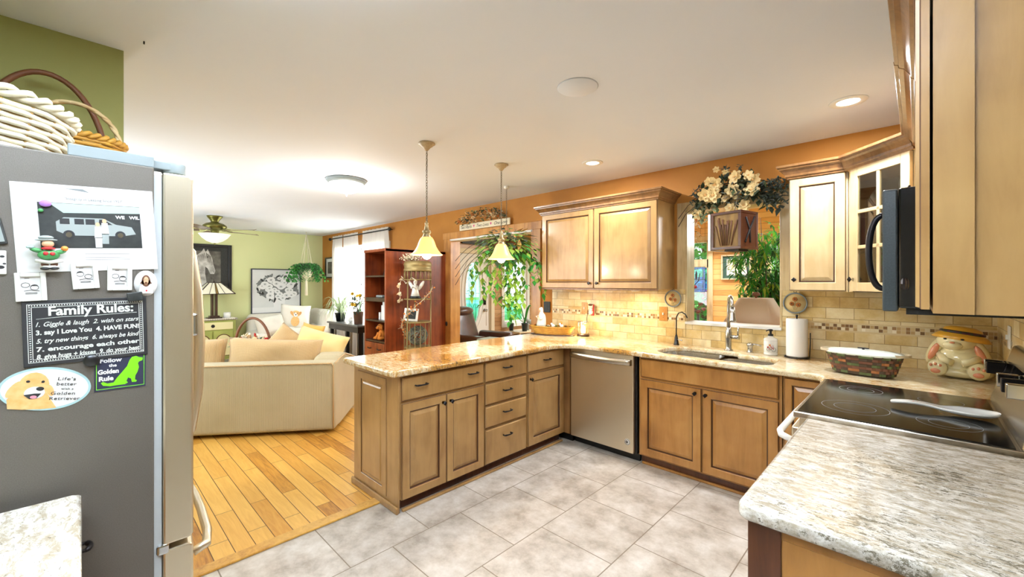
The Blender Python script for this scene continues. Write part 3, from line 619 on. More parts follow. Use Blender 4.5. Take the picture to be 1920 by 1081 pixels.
# --- sink cabinet, corner cabinet
wood('maple_warm', (184, 136, 74), (168, 118, 58), (142, 96, 44), figure=.62, scale=(9, 9, 1.3))
t = base_unit('sink base cabinet with two doors under one long blank drawer front', (-1.63, 3.172, 0), 0, 1.0, .58, 'maple_warm', sink=True, grp='base cabinets on the sink wall')
slab_front('drawer_front', .018, .983, .717, .868, t, 'maple_warm')
o = panel_door('door', .018, .496, .092, .702, t, 'maple_warm', fw=.062); knob(o, .455, .664); o = panel_door('door', .504, .983, .092, .702, t, 'maple_warm', fw=.062); knob(o, .53, .664)
t = base_unit('corner base cabinet with one door beside the stove', (-.625, 3.172, 0), 0, .27, .58, 'maple_warm', grp='base cabinets on the sink wall')
panel_door('door', .008, .262, .092, .868, t, 'maple_warm', fw=.045)
tag(obj('shoe_moulding', MB().box(-1.62, -.36, 3.196, 3.214, 0, .02), 'maple_warm', bevel=.006), 'thin amber wood shoe moulding below the sink cabinet', 'moulding')
# --- near right base cabinet
t = thing('base_cabinet', 'near base cabinet under the pale granite in the right foreground', 'cabinet', (-.285, 1.175, 0))
obj('carcass', MB().box(0, .63, .0, .91, 0, .885), 'maple_warm', t); obj('side_frame', MB().box(-.022, .05, -.006, .02, 0, .885), 'toe_wood', t, bevel=.002)
obj('end_panel', MB().box(.052, .61, -.003, .0, .02, .86), 'maple_warm', t)
o = panel_door('door', 0, .88, .09, .70, t, 'maple_warm'); o.rotation_euler = (0, 0, radians(-90)); o.location = (0, .9, 0)
o = slab_front('drawer', 0, .88, .715, .868, t, 'maple_warm'); o.rotation_euler = (0, 0, radians(-90)); o.location = (0, .9, 0); pull(o, .44, .79)
# --- left foreground cabinet beside the fridge
t = thing('base_cabinet', 'base cabinet with a black pull under the left foreground counter', 'cabinet', (-.6, -.035, 0), 180)
obj('carcass', MB().box(0, .98, 0, .60, 0, .885), 'maple', t)
o = slab_front('drawer', .50, .97, .715, .868, t); pull(o, .935, .80, w=.05); o.children[0].location = (0, 0, 0)
o = panel_door('door', .50, .97, .09, .70, t)
# --- worktops
def rrect(x0, x1, y0, y1, r, rs=None):
    r = rs or (r, r, r, r)
    return arc(x0+r[0], y0+r[0], r[0], 180, 270, 5)+arc(x1-r[1], y0+r[1], r[1], 270, 360, 5)+arc(x1-r[2], y1-r[2], r[2], 0, 90, 5)+arc(x0+r[3], y1-r[3], r[3], 90, 180, 5)
hole = arc(-1.38, 3.36, .16, 180, 270, 5)+arc(-.78, 3.27, .07, 270, 360, 4)+arc(-.80, 3.45, .09, 0, 90, 4)+[(-1.0, 3.55)]+arc(-1.06, 3.58, .06, 30, 90, 3)+arc(-1.36, 3.46, .18, 90, 180, 6)
outline = [(-3.05, 3.79), (-3.05, 1.37)]+arc(-3.03, 1.36, .02, 180, 270, 3)+arc(-2.36, 1.37, .03, 270, 360, 4)+[(-2.33, 2.86)]+[(-2.325, 2.93), (-2.29, 3.01), (-2.23, 3.07), (-2.15, 3.105)]+[(-.52, 3.105)]+arc(-.46, 3.045, .06, 90, 0, 4)+[(-.40, 2.945), (.34, 2.945), (.34, 3.79)]
tag(slab('worktop', outline, [hole], .885, .925, 'granite_warm_lit', .012), 'golden L-shaped granite worktop over the peninsula and sink run', 'countertop')
tag(slab('worktop', arc(-.30, 1.18, .03, 180, 270, 4)+[(.34, 1.15), (.34, 2.075), (-.33, 2.075)], [], .885, .925, 'granite_white_lit', .012), 'pale granite worktop in the right foreground beside the stove', 'countertop')
tag(slab('worktop', [(-.5, 0), (-1.575, 0), (-1.59, -.015), (-1.59, YB+.005), (-.5, YB+.005)], [], .885, .925, 'granite_white_lit', .010), 'pale granite worktop corner in the left foreground by the fridge', 'countertop')
# --- sink
t = thing('double_sink', 'undermount stainless double bowl sink set in the golden worktop', 'sink', (0, 0, 0))
def bowl(name, lp, depth):
    cx = sum(p[0] for p in lp)/len(lp); cy = sum(p[1] for p in lp)/len(lp); mb = MB(); R = []
    for k, z in ((1.06, .888), (1.0, .888), (.985, .86), (.94, .884-depth+.03), (.86, .884-depth), (.12, .884-depth-.004)): R.append([(cx+(p[0]-cx)*k, cy+(p[1]-cy)*k, z) for p in lp])
    R = R[1:]
    mb.loft(R, caps=False); b = obj(name, mb, 'steel_sink', t, recalc=True)
    mb = MB(); mb.lathe([(.045, .002), (.04, 0), (.02, -.004), (0, -.004)], (cx, cy, .884-depth), 20); obj('drain', mb, 'chrome', b)
bowl('large_bowl', rrect(-1.57, -1.105, 3.215, 3.63, .1, (.15, .06, .06, .17)), .2)
bowl('small_bowl', rrect(-1.075, -.70, 3.215, 3.54, .07), .17)
# ================================================================== UPPER CABINETS
def crown(name, pts, z0, parent, m='crown_wood', closed_end=True):
    """crown moulding swept along pts (x, y) with outward normals to the right of travel"""
    prof = [(0, 0), (.008, .0), (.010, .012), (.018, .016), (.020, .03), (.036, .055), (.050, .064), (.052, .074), (.062, .078), (.064, .092), (0, .092)]
    P = [Vector((p[0], p[1])) for p in pts]; R = []
    for i, p in enumerate(P):
        d1 = (P[i]-P[i-1]).normalized() if i else (P[1]-P[0]).normalized(); d2 = (P[i+1]-P[i]).normalized() if i < len(P)-1 else d1
        n1 = Vector((d1.y, -d1.x)); n2 = Vector((d2.y, -d2.x)); nn = (n1+n2).normalized(); k = 1/max(.3, nn.dot(n1))
        R.append([(p.x+nn.x*o*k, p.y+nn.y*o*k, z0+z) for o, z in prof])
    mb = MB(); mb.loft(R, closed=True, sm=False); return obj(name, mb, m, parent)
# left upper cabinet over the backsplash
t = thing('wall_cabinet', 'two-door maple wall cabinet between doorway and pass-through', 'cabinet', (-2.905, 3.47, 0))
obj('carcass', MB().box(0, 1.30, 0, .33, 1.42, 2.205), 'maple', t)
obj('light_rail', MB().box(0, 1.30, -.012, .0, 1.408, 1.425), 'crown_wood', t, bevel=.003)
o = panel_door('door', .005, .653, 1.425, 2.20, t); knob(o, .612, 1.475); o = panel_door('door', .658, 1.296, 1.425, 2.20, t); knob(o, .70, 1.475)
crown('crown', [(-.0, .33), (0, -.018), (1.30, -.018), (1.30, .33)], 2.198, t)
for x in (.38, 1.02):
    mb = MB(); mb.lathe([(0, 0), (.045, 0), (.05, -.012), (.03, -.02), (0, -.022)], (x, .12, 1.42), 20); o = obj('puck_light', mb, 'white_plastic', t)
    if x > .5: lamp('puck_bulb', 'AREA', (-2.905+x, 3.59, 1.395), 1.5, (1, .8, .5), .06)
mb = MB(); mb.tube([(.66, .15, 1.419), (.70, .1, 1.405), (.78, .1, 1.40), (.86, .12, 1.412)], .003, 6); obj('wire', mb, 'white_plastic', t)
# right wall cabinet + diagonal + right run
t = thing('wall_cabinet', 'pale single-door wall cabinet right of the pass-through', 'cabinet', (-.648, 3.47, 0))
obj('carcass', MB().box(0, .325, 0, .33, 1.42, 2.205), 'maple_pale', t)
o = panel_door('door', .004, .315, 1.425, 2.20, t, 'maple_pale'); knob(o, .035, 1.50)
crown('crown', [(0, .33), (0, -.02), (.322, -.02)], 2.200, t)
# diagonal corner cabinet with glass door
P0, P1 = Vector((-.318, 3.462)), Vector((.006, 3.134)); dl = (P1-P0).length; ang = math.degrees(math.atan2(P1.y-P0.y, P1.x-P0.x))
t = thing('corner_cabinet', 'diagonal corner wall cabinet with a six-pane glass door', 'cabinet', (P0.x, P0.y, 0), ang)
mb = MB(); th_ = radians(-ang)
def loc2(x, y): v = Vector((x-P0.x, y-P0.y)); return (v.x*cos(th_)-v.y*sin(th_), v.x*sin(th_)+v.y*cos(th_))
cor = [loc2(*q) for q in ((-.318, 3.462), (-.318, 3.79), (.34, 3.79), (.34, 3.134), (.006, 3.134))]
for z0, z1 in ((1.42, 1.44), (1.68, 1.695), (1.93, 1.945), (2.185, 2.205)): mb.loft([[(p[0], p[1], z0) for p in cor], [(p[0], p[1], z1) for p in cor]], sm=False)
for a, b in zip(cor[:-1], cor[1:]):
    d = Vector((b[0]-a[0], b[1]-a[1])).normalized(); nn = Vector((d.y, -d.x))*.012
    mb.loft([[(a[0], a[1], 1.42), (b[0], b[1], 1.42), (b[0]+nn.x, b[1]+nn.y, 1.42), (a[0]+nn.x, a[1]+nn.y, 1.42)], [(a[0], a[1], 2.205), (b[0], b[1], 2.205), (b[0]+nn.x, b[1]+nn.y, 2.205), (a[0]+nn.x, a[1]+nn.y, 2.205)]], sm=False)
obj('carcass', mb, 'dark_oak', t)
mb = MB(); mb.box(0, .03, -.001, .018, 1.42, 2.205); mb.box(dl-.03, dl, -.001, .018, 1.42, 2.205); obj('face_frame', mb, 'maple_pale', t)
mb = MB(); x0, x1, z0, z1, fw = .032, dl-.03, 1.425, 2.20, .055
mb.box(x0, x0+fw, -.021, -.001, z0, z1); mb.box(x1-fw, x1, -.021, -.001, z0, z1); mb.box(x0+fw, x1-fw, -.021, -.001, z0, z0+fw); mb.box(x0+fw, x1-fw, -.021, -.001, z1-fw, z1)
xm = (x0+x1)/2; mb.box(xm-.011, xm+.011, -.019, -.003, z0+fw, z1-fw)
for k in (1, 2): zz = z0+fw+(z1-z0-2*fw)*k/3; mb.box(x0+fw, x1-fw, -.019, -.003, zz-.011, zz+.011)
d = obj('door', mb, 'maple_pale', t, bevel=.003); obj('glass', MB().box(x0+fw, x1-fw, -.012, -.009, z0+fw, z1-fw), 'cabinet_pane', d); knob(d, .055, 1.50)
crown('crown', [(.0, -.022), (dl, -.022)], 2.200, t)
mat('stem_glass', (220, 226, 226), .1, trans=.0, alpha=.55)
def goblet(x, y, z, h, r, label, cup=False):
    mb = MB()
    if cup: mb.lathe([(0, 0), (r*.6, 0), (r, h*.5), (r, h), (r*.92, h), (r*.9, h*.5), (0, h*.1)], (0, 0, 0), 16)
    else: mb.lathe([(0, 0), (r*.8, 0), (r*.15, h*.06), (r*.12, h*.4), (r*.8, h*.55), (r, h*.8), (r*.85, h), (r*.8, h), (r*.9, h*.8), (0, h*.45)], (0, 0, 0), 16)
    o = obj('glass_goblet' if not cup else 'white_cup', mb, 'stem_glass' if not cup else 'white_enamel', loc=(x, y, z)); tag(o, label, 'glass' if not cup else 'cup')
goblet(-.05, 3.45, 1.946, .16, .035, 'clear goblet on the top shelf of the glass corner cabinet, left one'); goblet(.07, 3.38, 1.946, .17, .035, 'clear goblet on the top shelf of the glass corner cabinet, right one')
goblet(-.06, 3.47, 1.696, .14, .035, 'clear goblet on the middle shelf of the glass corner cabinet'); goblet(.05, 3.36, 1.44, .07, .04, 'pale cup low inside the glass corner cabinet', True)
# cabinet above the microwave
t = thing('wall_cabinet', 'short wall cabinet above the black microwave', 'cabinet', (.02, 3.13, 0), -90)
obj('carcass', MB().box(.0, 1.045, 0, .325, 1.835, 2.205), 'maple', t)
o = panel_door('door', .19, .61, 1.84, 2.20, t); knob(o, .57, 1.88); o = panel_door('door', .615, 1.04, 1.84, 2.20, t); knob(o, .66, 1.88)
obj('filler', MB().box(.0, .185, -.012, 0, 1.42, 2.205), 'maple', t)
crown('crown', [(0, -.02), (1.045, -.02)], 2.200, t)
# near upper cabinet
t = thing('wall_cabinet', 'tall brown wall cabinet filling the right edge of the photo', 'cabinet', (.022, 2.08, 0), -90)
obj('carcass', MB().box(0.001, .91, 0, .325, 1.418, 2.205), 'maple', t)
obj('end_frame', MB().box(.91, .916, 0, .055, 1.418, 2.205), 'maple', t)
o = panel_door('door', .004, .448, 1.425, 2.20, t); knob(o, .41, 1.475); o = panel_door('door', .452, .908, 1.425, 2.20, t); o.location = (0, -.004, 0); knob(o, .49, 1.475)
crown('crown', [(0, -.02), (.914, -.02), (.914, .325)], 2.200, t)
# ================================================================== MICROWAVE
t = thing('microwave', 'black over-the-range microwave with a bowed handle', 'microwave', (-.05, 2.90, 0), -90)
obj('body', MB().box(0, .80, 0.0, .395, 1.385, 1.828), 'black_gloss', t, bevel=.006)
mat('microwave_door', (40, 50, 54), .35, noise=(180, (56, 66, 70), .2))
o = obj('door', MB().box(.0, .80, -.045, -.002, 1.372, 1.826), 'microwave_door', t, bevel=.006); obj('window', MB().box(.05, .55, -.047, -.0445, 1.44, 1.77), 'black_gloss', o)
mb = MB(); mb.tube([(.70, -.042-.048*sin(pi*i/20)**.8, 1.60-.145*cos(pi*i/20)) for i in range(21)], .011, 12); obj('handle', mb, 'knob_metal', o)
obj('vent_tray', MB().box(.02, .78, .02, .36, 1.362, 1.384), 'black_plastic', t)
# ================================================================== RANGE
t = thing('range', 'stainless electric range with a black glass cooktop', 'stove', (-.355, 2.925, 0), -90)
W_ = .83
obj('body', MB().box(0.005, W_-.005, .0, .68, .02, .915), 'steel_v', t)
obj('oven_door', MB().box(.01, W_-.01, -.03, -.001, .2, .87), 'steel_v', t, bevel=.006)
mb = MB()
mb.tube([(.04, -.03, .80), (.045, -.075, .815), (.08, -.085, .82), (W_/2, -.088, .82), (W_-.08, -.085, .82), (W_-.045, -.075, .815), (W_-.04, -.03, .80)], .014, 12); obj('handle', mb, 'white_plastic', t)
mb = MB(); mb.box(-.0, W_, -.022, .66, .912, .938); o = obj('cooktop_frame', mb, 'steel_h', t, bevel=.004)
g = obj('glass_top', MB().box(.016, W_-.016, -.008, .585, .9375, .9405), 'black_gloss', t)
mat('burner_mark', (150, 156, 158), .4)
mb = MB()
def ringflat(cx, cy, r, wd=.0018):
    n = 40; R = [[(cx+q*cos(2*pi*i/n), cy+q*sin(2*pi*i/n), .9408) for i in range(n)] for q in (r-wd, r)]; mb.loft(R, caps=False, sm=False)
for cx, cy, r in ((.20, .15, .085), (.60, .16, .115), (.21, .43, .075), (.62, .44, .09), (.41, .47, .05)):
    ringflat(cx, cy, r)
    if r > .08: ringflat(cx, cy, r*.62)
ringflat(.60, .16, .072); obj('burner_ring', mb, 'burner_mark', g, recalc=False)
# backguard
mb = MB(); R = []
for x in (0, W_): R.append([(x, .595, .938), (x, .70, .938), (x, .70, 1.185), (x, .685, 1.20), (x, .665, 1.195), (x, .60, .965)])
mb.loft(R, sm=False); bgd = obj('backguard', mb, 'steel_h', t, bevel=.006)
o = obj('display', MB().box(-.10, .10, -.002, .002, -.035, .035), 'black_gloss', bgd, loc=(.325, .638, 1.10), rot=(radians(-15), 0, 0))
for x in (.075, .155, .485, .60, .715):
    mb = MB(); mb.tube([(x, .648, 1.10), (x, .622, 1.108)], [.030, .027], 18); mb.box(x-.014, x+.014, .572, .628, 1.084, 1.134); o = obj('knob', mb, 'knob_metal' if x in (.155, .60) else 'chrome', bgd, bevel=.003)
mb = MB(); mb.sph((.44, .64, 1.12), .005); obj('indicator', mb, 'can_glow', bgd)
# ================================================================== REFRIGERATOR
mat('fridge_side', (90, 84, 76), .45, .3, noise=(420, (104, 99, 92), .3), bump=(500, .12))
mat('gasket', (176, 182, 184), .5)
mat('hinge_grey', (132, 142, 144), .45)
FX = -1.63
t = thing('refrigerator', 'stainless french door refrigerator with grey magnet-covered side', 'refrigerator', (FX, 0, 0), 90)
obj('cabinet', MB().box(-.62, .150, .0, .915, .02, 1.822), 'fridge_side', t, bevel=.004)
obj('gasket', MB().box(.150, .168, .006, .905, .05, 1.80), 'gasket', t)
def fdoor(name, y0, y1, z0, z1):
    mb = MB(); n = 12; R = []
    for i in range(n+1):
        q = i/n; yy = y0+(y1-y0)*q; k = sin(pi*((yy-.0)/.915)); R.append([(.170, yy, z0), (.236+.030*k, yy, z0), (.244+.030*k, yy, z0+.01), (.244+.030*k, yy, z1-.01), (.236+.030*k, yy, z1), (.170, yy, z1)])
    mb.loft(R, sm=False); return obj(name, mb, 'steel_v', t, bevel=.006)
d1 = fdoor('door', .0, .455, .685, 1.812); d2 = fdoor('door', .46, .915, .685, 1.812); d3 = fdoor('freezer_drawer', 0, .915, .10, .668)
obj('freezer_hinge', MB().box(.155, .185, -.004, .03, .66, .69), 'chrome', t, bevel=.006)
for dd, yy in ((d1, .42), (d2, .495)):
    mb = MB(); mb.tube([(.268, yy, .86), (.300, yy, .90), (.322, yy, 1.05), (.330, yy, 1.24), (.322, yy, 1.44), (.300, yy, 1.60), (.268, yy, 1.64)], .015, 10); obj('handle', mb, 'steel_v', dd)
    if yy < .45: obj('handle_bracket', MB().box(.27, .318, yy-.02, yy+.02, 1.27, 1.36), 'chrome', dd, bevel=.008)
mb = MB(); mb.tube([(.25, .04, .615), (.285, .045, .625), (.300, .12, .63), (.312, .3, .63), (.316, .457, .63), (.312, .62, .63), (.300, .79, .63), (.285, .87, .625), (.25, .875, .615)], .014, 10); obj('handle', mb, 'steel_v', d3)
for y0 in (.0, .835):
    mb = MB(); mb.box(-.027, .150, y0, y0+.08, 1.820, 1.853); mb.tube([(.20, y0+.04, 1.815), (.20, y0+.04, 1.848)], .03, 16); mb.box(.145, .20, y0+.012, y0+.06, 1.822, 1.846); obj('hinge_cover', mb, 'hinge_grey', t, bevel=.003)
# ================================================================== THINGS ON THE FRIDGE SIDE
def on_fridge(corners, name, label, cat, off=.001, group=None):
    """a flat thing hanging on the fridge side; corners TL, TR, BR, BL measured in the photo. Returns thing, width, height"""
    TL, TR, BR, BL = [PX(u, v, 'X', FX) for u, v in corners]
    xv = ((BR-BL)+(TR-TL))/2; zv = ((TL-BL)+(TR-BR))/2; ctr = (TL+TR+BR+BL)/4; a = math.atan2(xv.z, xv.y); W, H = xv.length, zv.length
    X = Vector((0, cos(a), sin(a))); Z = Vector((0, -sin(a), cos(a))); Y = Vector((-1, 0, 0)); o = bpy.data.objects.new(name, None); C.objects.link(o)
    p = ctr-X*W/2-Z*H/2+Vector((off, 0, 0)); m = Matrix(((X.x, Y.x, Z.x, p.x), (X.y, Y.y, Z.y, p.y), (X.z, Y.z, Z.z, p.z), (0, 0, 0, 1)))
    o.location = p; o.rotation_euler = m.to_euler(); o.empty_display_size = .03; tag(o, label, cat, group); return o, W, H
mat('paper', (232, 232, 232), .7); mat('ink', (30, 30, 32), .6); mat('photo_dark', (44, 46, 44), .5, noise=(60, (26, 30, 28), .2)); mat('photo_grey', (150, 158, 156), .5); mat('photo_sky', (176, 196, 186), .5)
mat("sage",(128,140,104),.8); mat("pink_heart",(214,60,140),.6); mat("petal_dark",(120,20,34),.7)
mat("petal_yellow",(238,190,30),.6); mat("plush_orange",(200,120,40),.9); mat("ball_grey",(120,128,116),.8); mat("paper_white",(246,246,244),.85); mat("dark_top",(92,92,92),.3)
mat('tan', (214, 160, 96), .6); mat('skin_tone', (222, 176, 140), .6); mat('red', (196, 36, 40), .5); mat('green', (60, 130, 70), .5); mat('lime', (120, 225, 20), .5); mat('navy', (36, 40, 62), .5); mat('chalk', (222, 226, 220), .6)
mat('orange', (232, 140, 60), .5); mat('gold_fur', (218, 160, 84), .6, noise=(60, (238, 200, 140), .3)); mat('pale_blue', (170, 205, 208), .5); mat('purple', (168, 120, 196), .5); mat('pink', (224, 150, 170), .5); mat('brown', (96, 60, 36), .6)
mat('grey_line', (120, 124, 124), .6)
# calendar style photo mount
t, W, H = on_fridge([(14, 340), (283, 358), (298, 505), (35, 510)], 'photo_mount', 'large white mount with a photo of two people before a van', 'photo')
obj('backing_card', MB().box(0, W, -.0015, 0, 0, H), 'paper', t, bevel=.001)
mb = MB(); x0, x1, z0, z1 = W*.16, W*.885, H*.27, H*.79
mb.poly([(x0, z0), (x1, z0), (x1, z1), (x0, z1)], -.0018, 0)
mb.poly([(x0+.02, z1-.001), (x1, z1-.001), (x1, z1-.020), (x0+.045, z1-.026)], -.0020, 2)
mb.poly([(x0+.03, z0+.046), (x0+.03, z0+.070), (x0+.045, z0+.082), (x0+.12, z0+.082), (x0+.145, z0+.066), (x1-.02, z0+.060), (x1-.012, z0+.040), (x1-.04, z0+.034), (x0+.05, z0+.034)], -.0022, 1)
for a in (.037, .064, .085): mb.poly([(x0+a, z0+.064), (x0+a, z0+.079), (x0+a+.018, z0+.079), (x0+a+.018, z0+.064)], -.0024, 3)
mb.poly([(x0+.11, z0+.064), (x0+.112, z0+.079), (x0+.122, z0+.079), (x0+.138, z0+.065)], -.0024, 3)
for a in (.052, x1-x0-.045): mb.ell(x0+a, z0+.036, .011, .012, -.0024, 3); mb.ell(x0+a, z0+.036, .006, .007, -.0026, 5)
for a, h in ((.108, .060), (.122, .070)):
    mb.poly([(x0+a-.008, z0+h-.032), (x0+a-.006, z0+h), (x0+a+.006, z0+h), (x0+a+.008, z0+h-.032)], -.0026, 4); mb.poly([(x0+a-.007, z0+h-.058), (x0+a-.007, z0+h-.030), (x0+a+.007, z0+h-.030), (x0+a+.006, z0+h-.058)], -.0026, 4 if h < .065 else 1); mb.ell(x0+a, z0+h+.005, .0045, .006, -.0028, 6)
o = obj('photo_print', mb, ['photo_dark', 'photo_grey', 'photo_sky', 'ink', 'paper', 'chrome', 'skin_tone'], t, recalc=False)
text('WE   WIL', .012, 'paper', o, (x1-.052, -.0026, z0+.083), bold=.0005)
text('"Integrity in Leasing Since 1927"', .010, 'grey_line', t, (W*.34, -.0018, H*.83), fit=W*.42)
mb = MB()
for z in (.20, .155, .13): mb.poly([(W*.45, H*z), (W*.78, H*z), (W*.78, H*z+.001), (W*.45, H*z+.001)], -.0018)
mb.poly([(W*.34, H*.96), (W*.47, H*.965), (W*.52, H*.925)], -.0017)
obj('printed_lines', mb, 'grey_line', t, recalc=False)
# child-in-coat figure magnet
t, W, H = on_fridge([(55, 440), (127, 440), (127, 506), (55, 506)], 'figurine_magnet', 'little figure magnet in a green coat and grey hat on the photo mount', 'magnet', .004)
mb = MB(); mb.sph((W*.5, -.012, H*.42), (.020, .010, .014), 0); mb.sph((W*.22, -.012, H*.55), (.014, .006, .006), 0, rot=Euler((0, .3, 0))); mb.sph((W*.78, -.012, H*.5), (.014, .006, .006), 0, rot=Euler((0, -.3, 0))); obj('coat', mb, 'green', t)
mb = MB(); mb.sph((W*.5, -.014, H*.73), (.011, .009, .010)); obj('face', mb, 'skin_tone', t)
mb = MB(); mb.sph((W*.46, -.016, H*.90), (.014, .009, .006)); mb.sph((W*.46, -.014, H*.84), (.020, .010, .003)); obj('hat', mb, 'photo_grey', t)
mb = MB(); mb.sph((W*.5, -.018, H*.60), (.013, .006, .0035)); mb.sph((W*.43, -.02, H*.46), .005); mb.sph((W*.60, -.02, H*.45), .005); obj('scarf', mb, 'red', t)
mb = MB(); mb.tube([(W*.15, -.014, H*.26), (W*.5, -.02, H*.21), (W*.85, -.014, H*.26)], .0045, 8); mb.tube([(W*.26, -.012, H*.10), (W*.5, -.016, H*.085), (W*.74, -.012, H*.10)], .0035, 8); obj('fur_trim', mb, 'white_plastic', t)
mb = MB(); mb.box(W*.28, W*.48, -.016, -.008, H*.08, H*.24); mb.box(W*.52, W*.72, -.016, -.008, H*.08, H*.24); obj('trousers', mb, 'brown', t, bevel=.002)
mb = MB(); mb.sph((W*.38, -.014, H*.04), (.009, .008, .004)); mb.sph((W*.62, -.014, H*.04), (.009, .008, .004)); obj('boots', mb, 'ink', t)
mb = MB(); mb.sph((W*.93, -.014, H*.60), .007); obj('gift', mb, 'orange', t)
mb = MB(); mb.sph((W*.04, -.014, H*.64), (.007, .005, .004)); obj('mitten', mb, 'pale_blue', t)
# balloon magnet
t, W, H = on_fridge([(72, 372), (100, 372), (100, 400), (72, 400)], 'balloon_magnet', 'small purple balloon-shaped magnet at the top left of the van photo', 'magnet', .003)
mb = MB(); mb.sph((W*.5, -.004, H*.65), (.011, .004, .009)); obj('balloon', mb, 'purple', t); mb = MB(); mb.sph((W*.1, -.004, H*.2), (.005, .003, .005)); obj('leaf', mb, 'green', t)
# three little framed drawings
def mini_frame(cs, label, seed):
    t, W, H = on_fridge(cs, 'framed_magnet', label, 'magnet', .001, 'small white framed magnets'); random.seed(seed)
    mb = MB(); k = .010
    for (a, b, c, d) in ((0, k, 0, H), (W-k, W, 0, H), (k, W-k, 0, k), (k, W-k, H-k, H)): mb.box(a, b, -.007, 0, c, d)
    obj('frame', mb, 'white_plastic', t, bevel=.0015); obj('picture_card', MB().box(k, W-k, -.002, 0, k, H-k), 'paper', t)
    mb = MB(); cx, cz = W*.5, H*.5
    for i, (dx, dz) in enumerate(((-.009, .005), (.006, -.002))):
        q = [(cx+dx+.007*cos(a*pi/8), -.0026, cz+dz+.006*sin(a*pi/8)) for a in range(17)]; mb.tube(q, .0005, 4)
        mb.poly([(cx+dx+.007*cos(a*pi/8), cz+dz+.002+.006*sin(a*pi/8)) for a in range(1, 8)], -.0028) if i == seed % 2 else None
    mb.tube([(cx-.012, -.0026, cz-.010), (cx, -.0026, cz-.008), (cx+.014, -.0026, cz-.011)], .0005, 4)
    for j in range(3): mb.tube([(cx-.010, -.0026, cz-.014-.002*j), (cx+.010, -.0026, cz-.0145-.002*j)], .0003, 4)
    mb.tube([(cx-.010, -.0026, H-k-.004), (cx-.002, -.0026, H-k-.004)], .0006, 4)
    obj('ink_drawing', mb, 'ink', t, recalc=False)
mini_frame([(25, 511), (86, 511), (89, 562), (31, 566)], 'leftmost and largest of the three small white framed drawings on the fridge', 1)
mini_frame([(132, 493), (181, 492), (188, 539), (136, 543)], 'middle one of the three small white framed drawings on the fridge', 2)
mini_frame([(203, 497), (249, 498), (246, 544), (199, 544)], 'rightmost of the three small white framed drawings, beside the round portrait', 3)
# round portrait
t, W, H = on_fridge([(251, 507), (295, 507), (295, 555), (251, 555)], 'portrait_magnet', 'round white magnet with a portrait of a long-haired bearded person', 'magnet')
mb = MB(); mb.lathe([(0, 0), (W*.5, 0), (W*.5, .004), (W*.46, .006), (0, .006)], (W/2, 0, H/2), 32, 0, 'Y', sy=H/W); obj('disc', mb, 'pale_white' if 'pale_white' in M else 'paper', t)
mb = MB(); mb.ell(W*.5, H*.60, W*.19, H*.23, -.0065, 0); mb.poly([(W*.24, H*.50), (W*.34, H*.62), (W*.66, H*.62), (W*.76, H*.50), (W*.62, H*.46), (W*.38, H*.46)], -.0065, 0); mb.ell(W*.5, H*.61, W*.105, H*.155, -.0070, 1); mb.poly([(W*.2, H*.12), (W*.25, H*.42), (W*.5, H*.48), (W*.75, H*.42), (W*.8, H*.12)], -.0063, 2); mb.ell(W*.5, H*.52, W*.06, H*.045, -.0073, 0)
mb.ell(W*.455, H*.64, .0012, .0008, -.0073, 0); mb.ell(W*.545, H*.64, .0012, .0008, -.0073, 0); mb.ell(W*.52, H*.22, .002, .0025, -.0073, 3)
obj('portrait', mb, ['brown', 'skin_tone', 'paper', 'red'], t, recalc=False)
# family rules
t, W, H = on_fridge([(40, 565), (273.5, 555), (277, 664), (44, 688)], 'chalkboard_sign', 'black Family Rules sign with white hand lettering', 'sign')
obj('board', MB().box(0, W, -.003, 0, 0, H), 'ink', t, bevel=.001)
mb = MB(); bx, bz = W*.035, H*.055
def rectline(mb, x0, x1, z0, z1, wd, y): mb.box(x0, x1, y, y+.0004, z0, z0+wd); mb.box(x0, x1, y, y+.0004, z1-wd, z1); mb.box(x0, x0+wd, y, y+.0004, z0, z1); mb.box(x1-wd, x1, y, y+.0004, z0, z1)
rectline(mb, bx, W-bx, bz, H-bz, .0012, -.0034); rectline(mb, bx+.0075, W-bx-.0075, bz+.0075, H-bz-.0075, .0012, -.0034)
n = 46
for i in range(n):
    x = bx+.003+(W-2*bx-.006)*i/(n-1)
    for z in (bz+.0025, H-bz-.0055): mb.box(x, x+.0022, -.0034, -.0030, z, z+.003)
for i in range(26):
    z = bz+.004+(H-2*bz-.008)*i/25
    for x in (bx+.003, W-bx-.006): mb.box(x, x+.003, -.0034, -.0030, z, z+.0022)
mb.tube([(W*.10, -.0036, H*.715), (W*.3, -.0036, H*.735), (W*.52, -.0036, H*.725), (W*.7, -.0036, H*.735), (W*.91, -.0036, H*.74)], .0006, 4)
obj('border', mb, 'chalk', t)
text('Family Rules:', .0335, 'chalk', t, (W*.19, -.0036, H*.765), bold=.0010, fit=W*.69)
rows = [('1. Giggle & laugh  2. wish on stars', .60, .0002, .35), ('3. say I Love You  4. HAVE FUN!', .475, .0006, 0), ('5. try new things  6. always be kind', .345, .0003, .3), ('7. encourage each other', .22, .0005, 0), ('8. give hugs + kisses  9. do your best', .105, .0005, .15)]
for s_, q, b_, sh in rows: text(s_, .0165, 'chalk', t, (W*.095, -.0036, H*q), bold=b_, shear=sh, fit=W*.83)
# clips
t, W, H = on_fridge([(236, 549), (266, 546), (268, 562), (240, 566)], 'magnet_clip', 'dark grey clip magnet at the top right corner of the black sign', 'magnet', .004)
obj('clip', MB().box(0, W, -.010, 0, 0, H), 'photo_dark', t, bevel=.002)
t, W, H = on_fridge([(155, 663), (188, 663), (188, 686), (155, 686)], 'round_magnet', 'round black magnet on the bottom edge of the black sign', 'magnet', .0045)
mb = MB(); mb.sph((W*.5, -.006, H*.5), (W*.5, .008, H*.5)); obj('disc', mb, 'black_plastic', t)
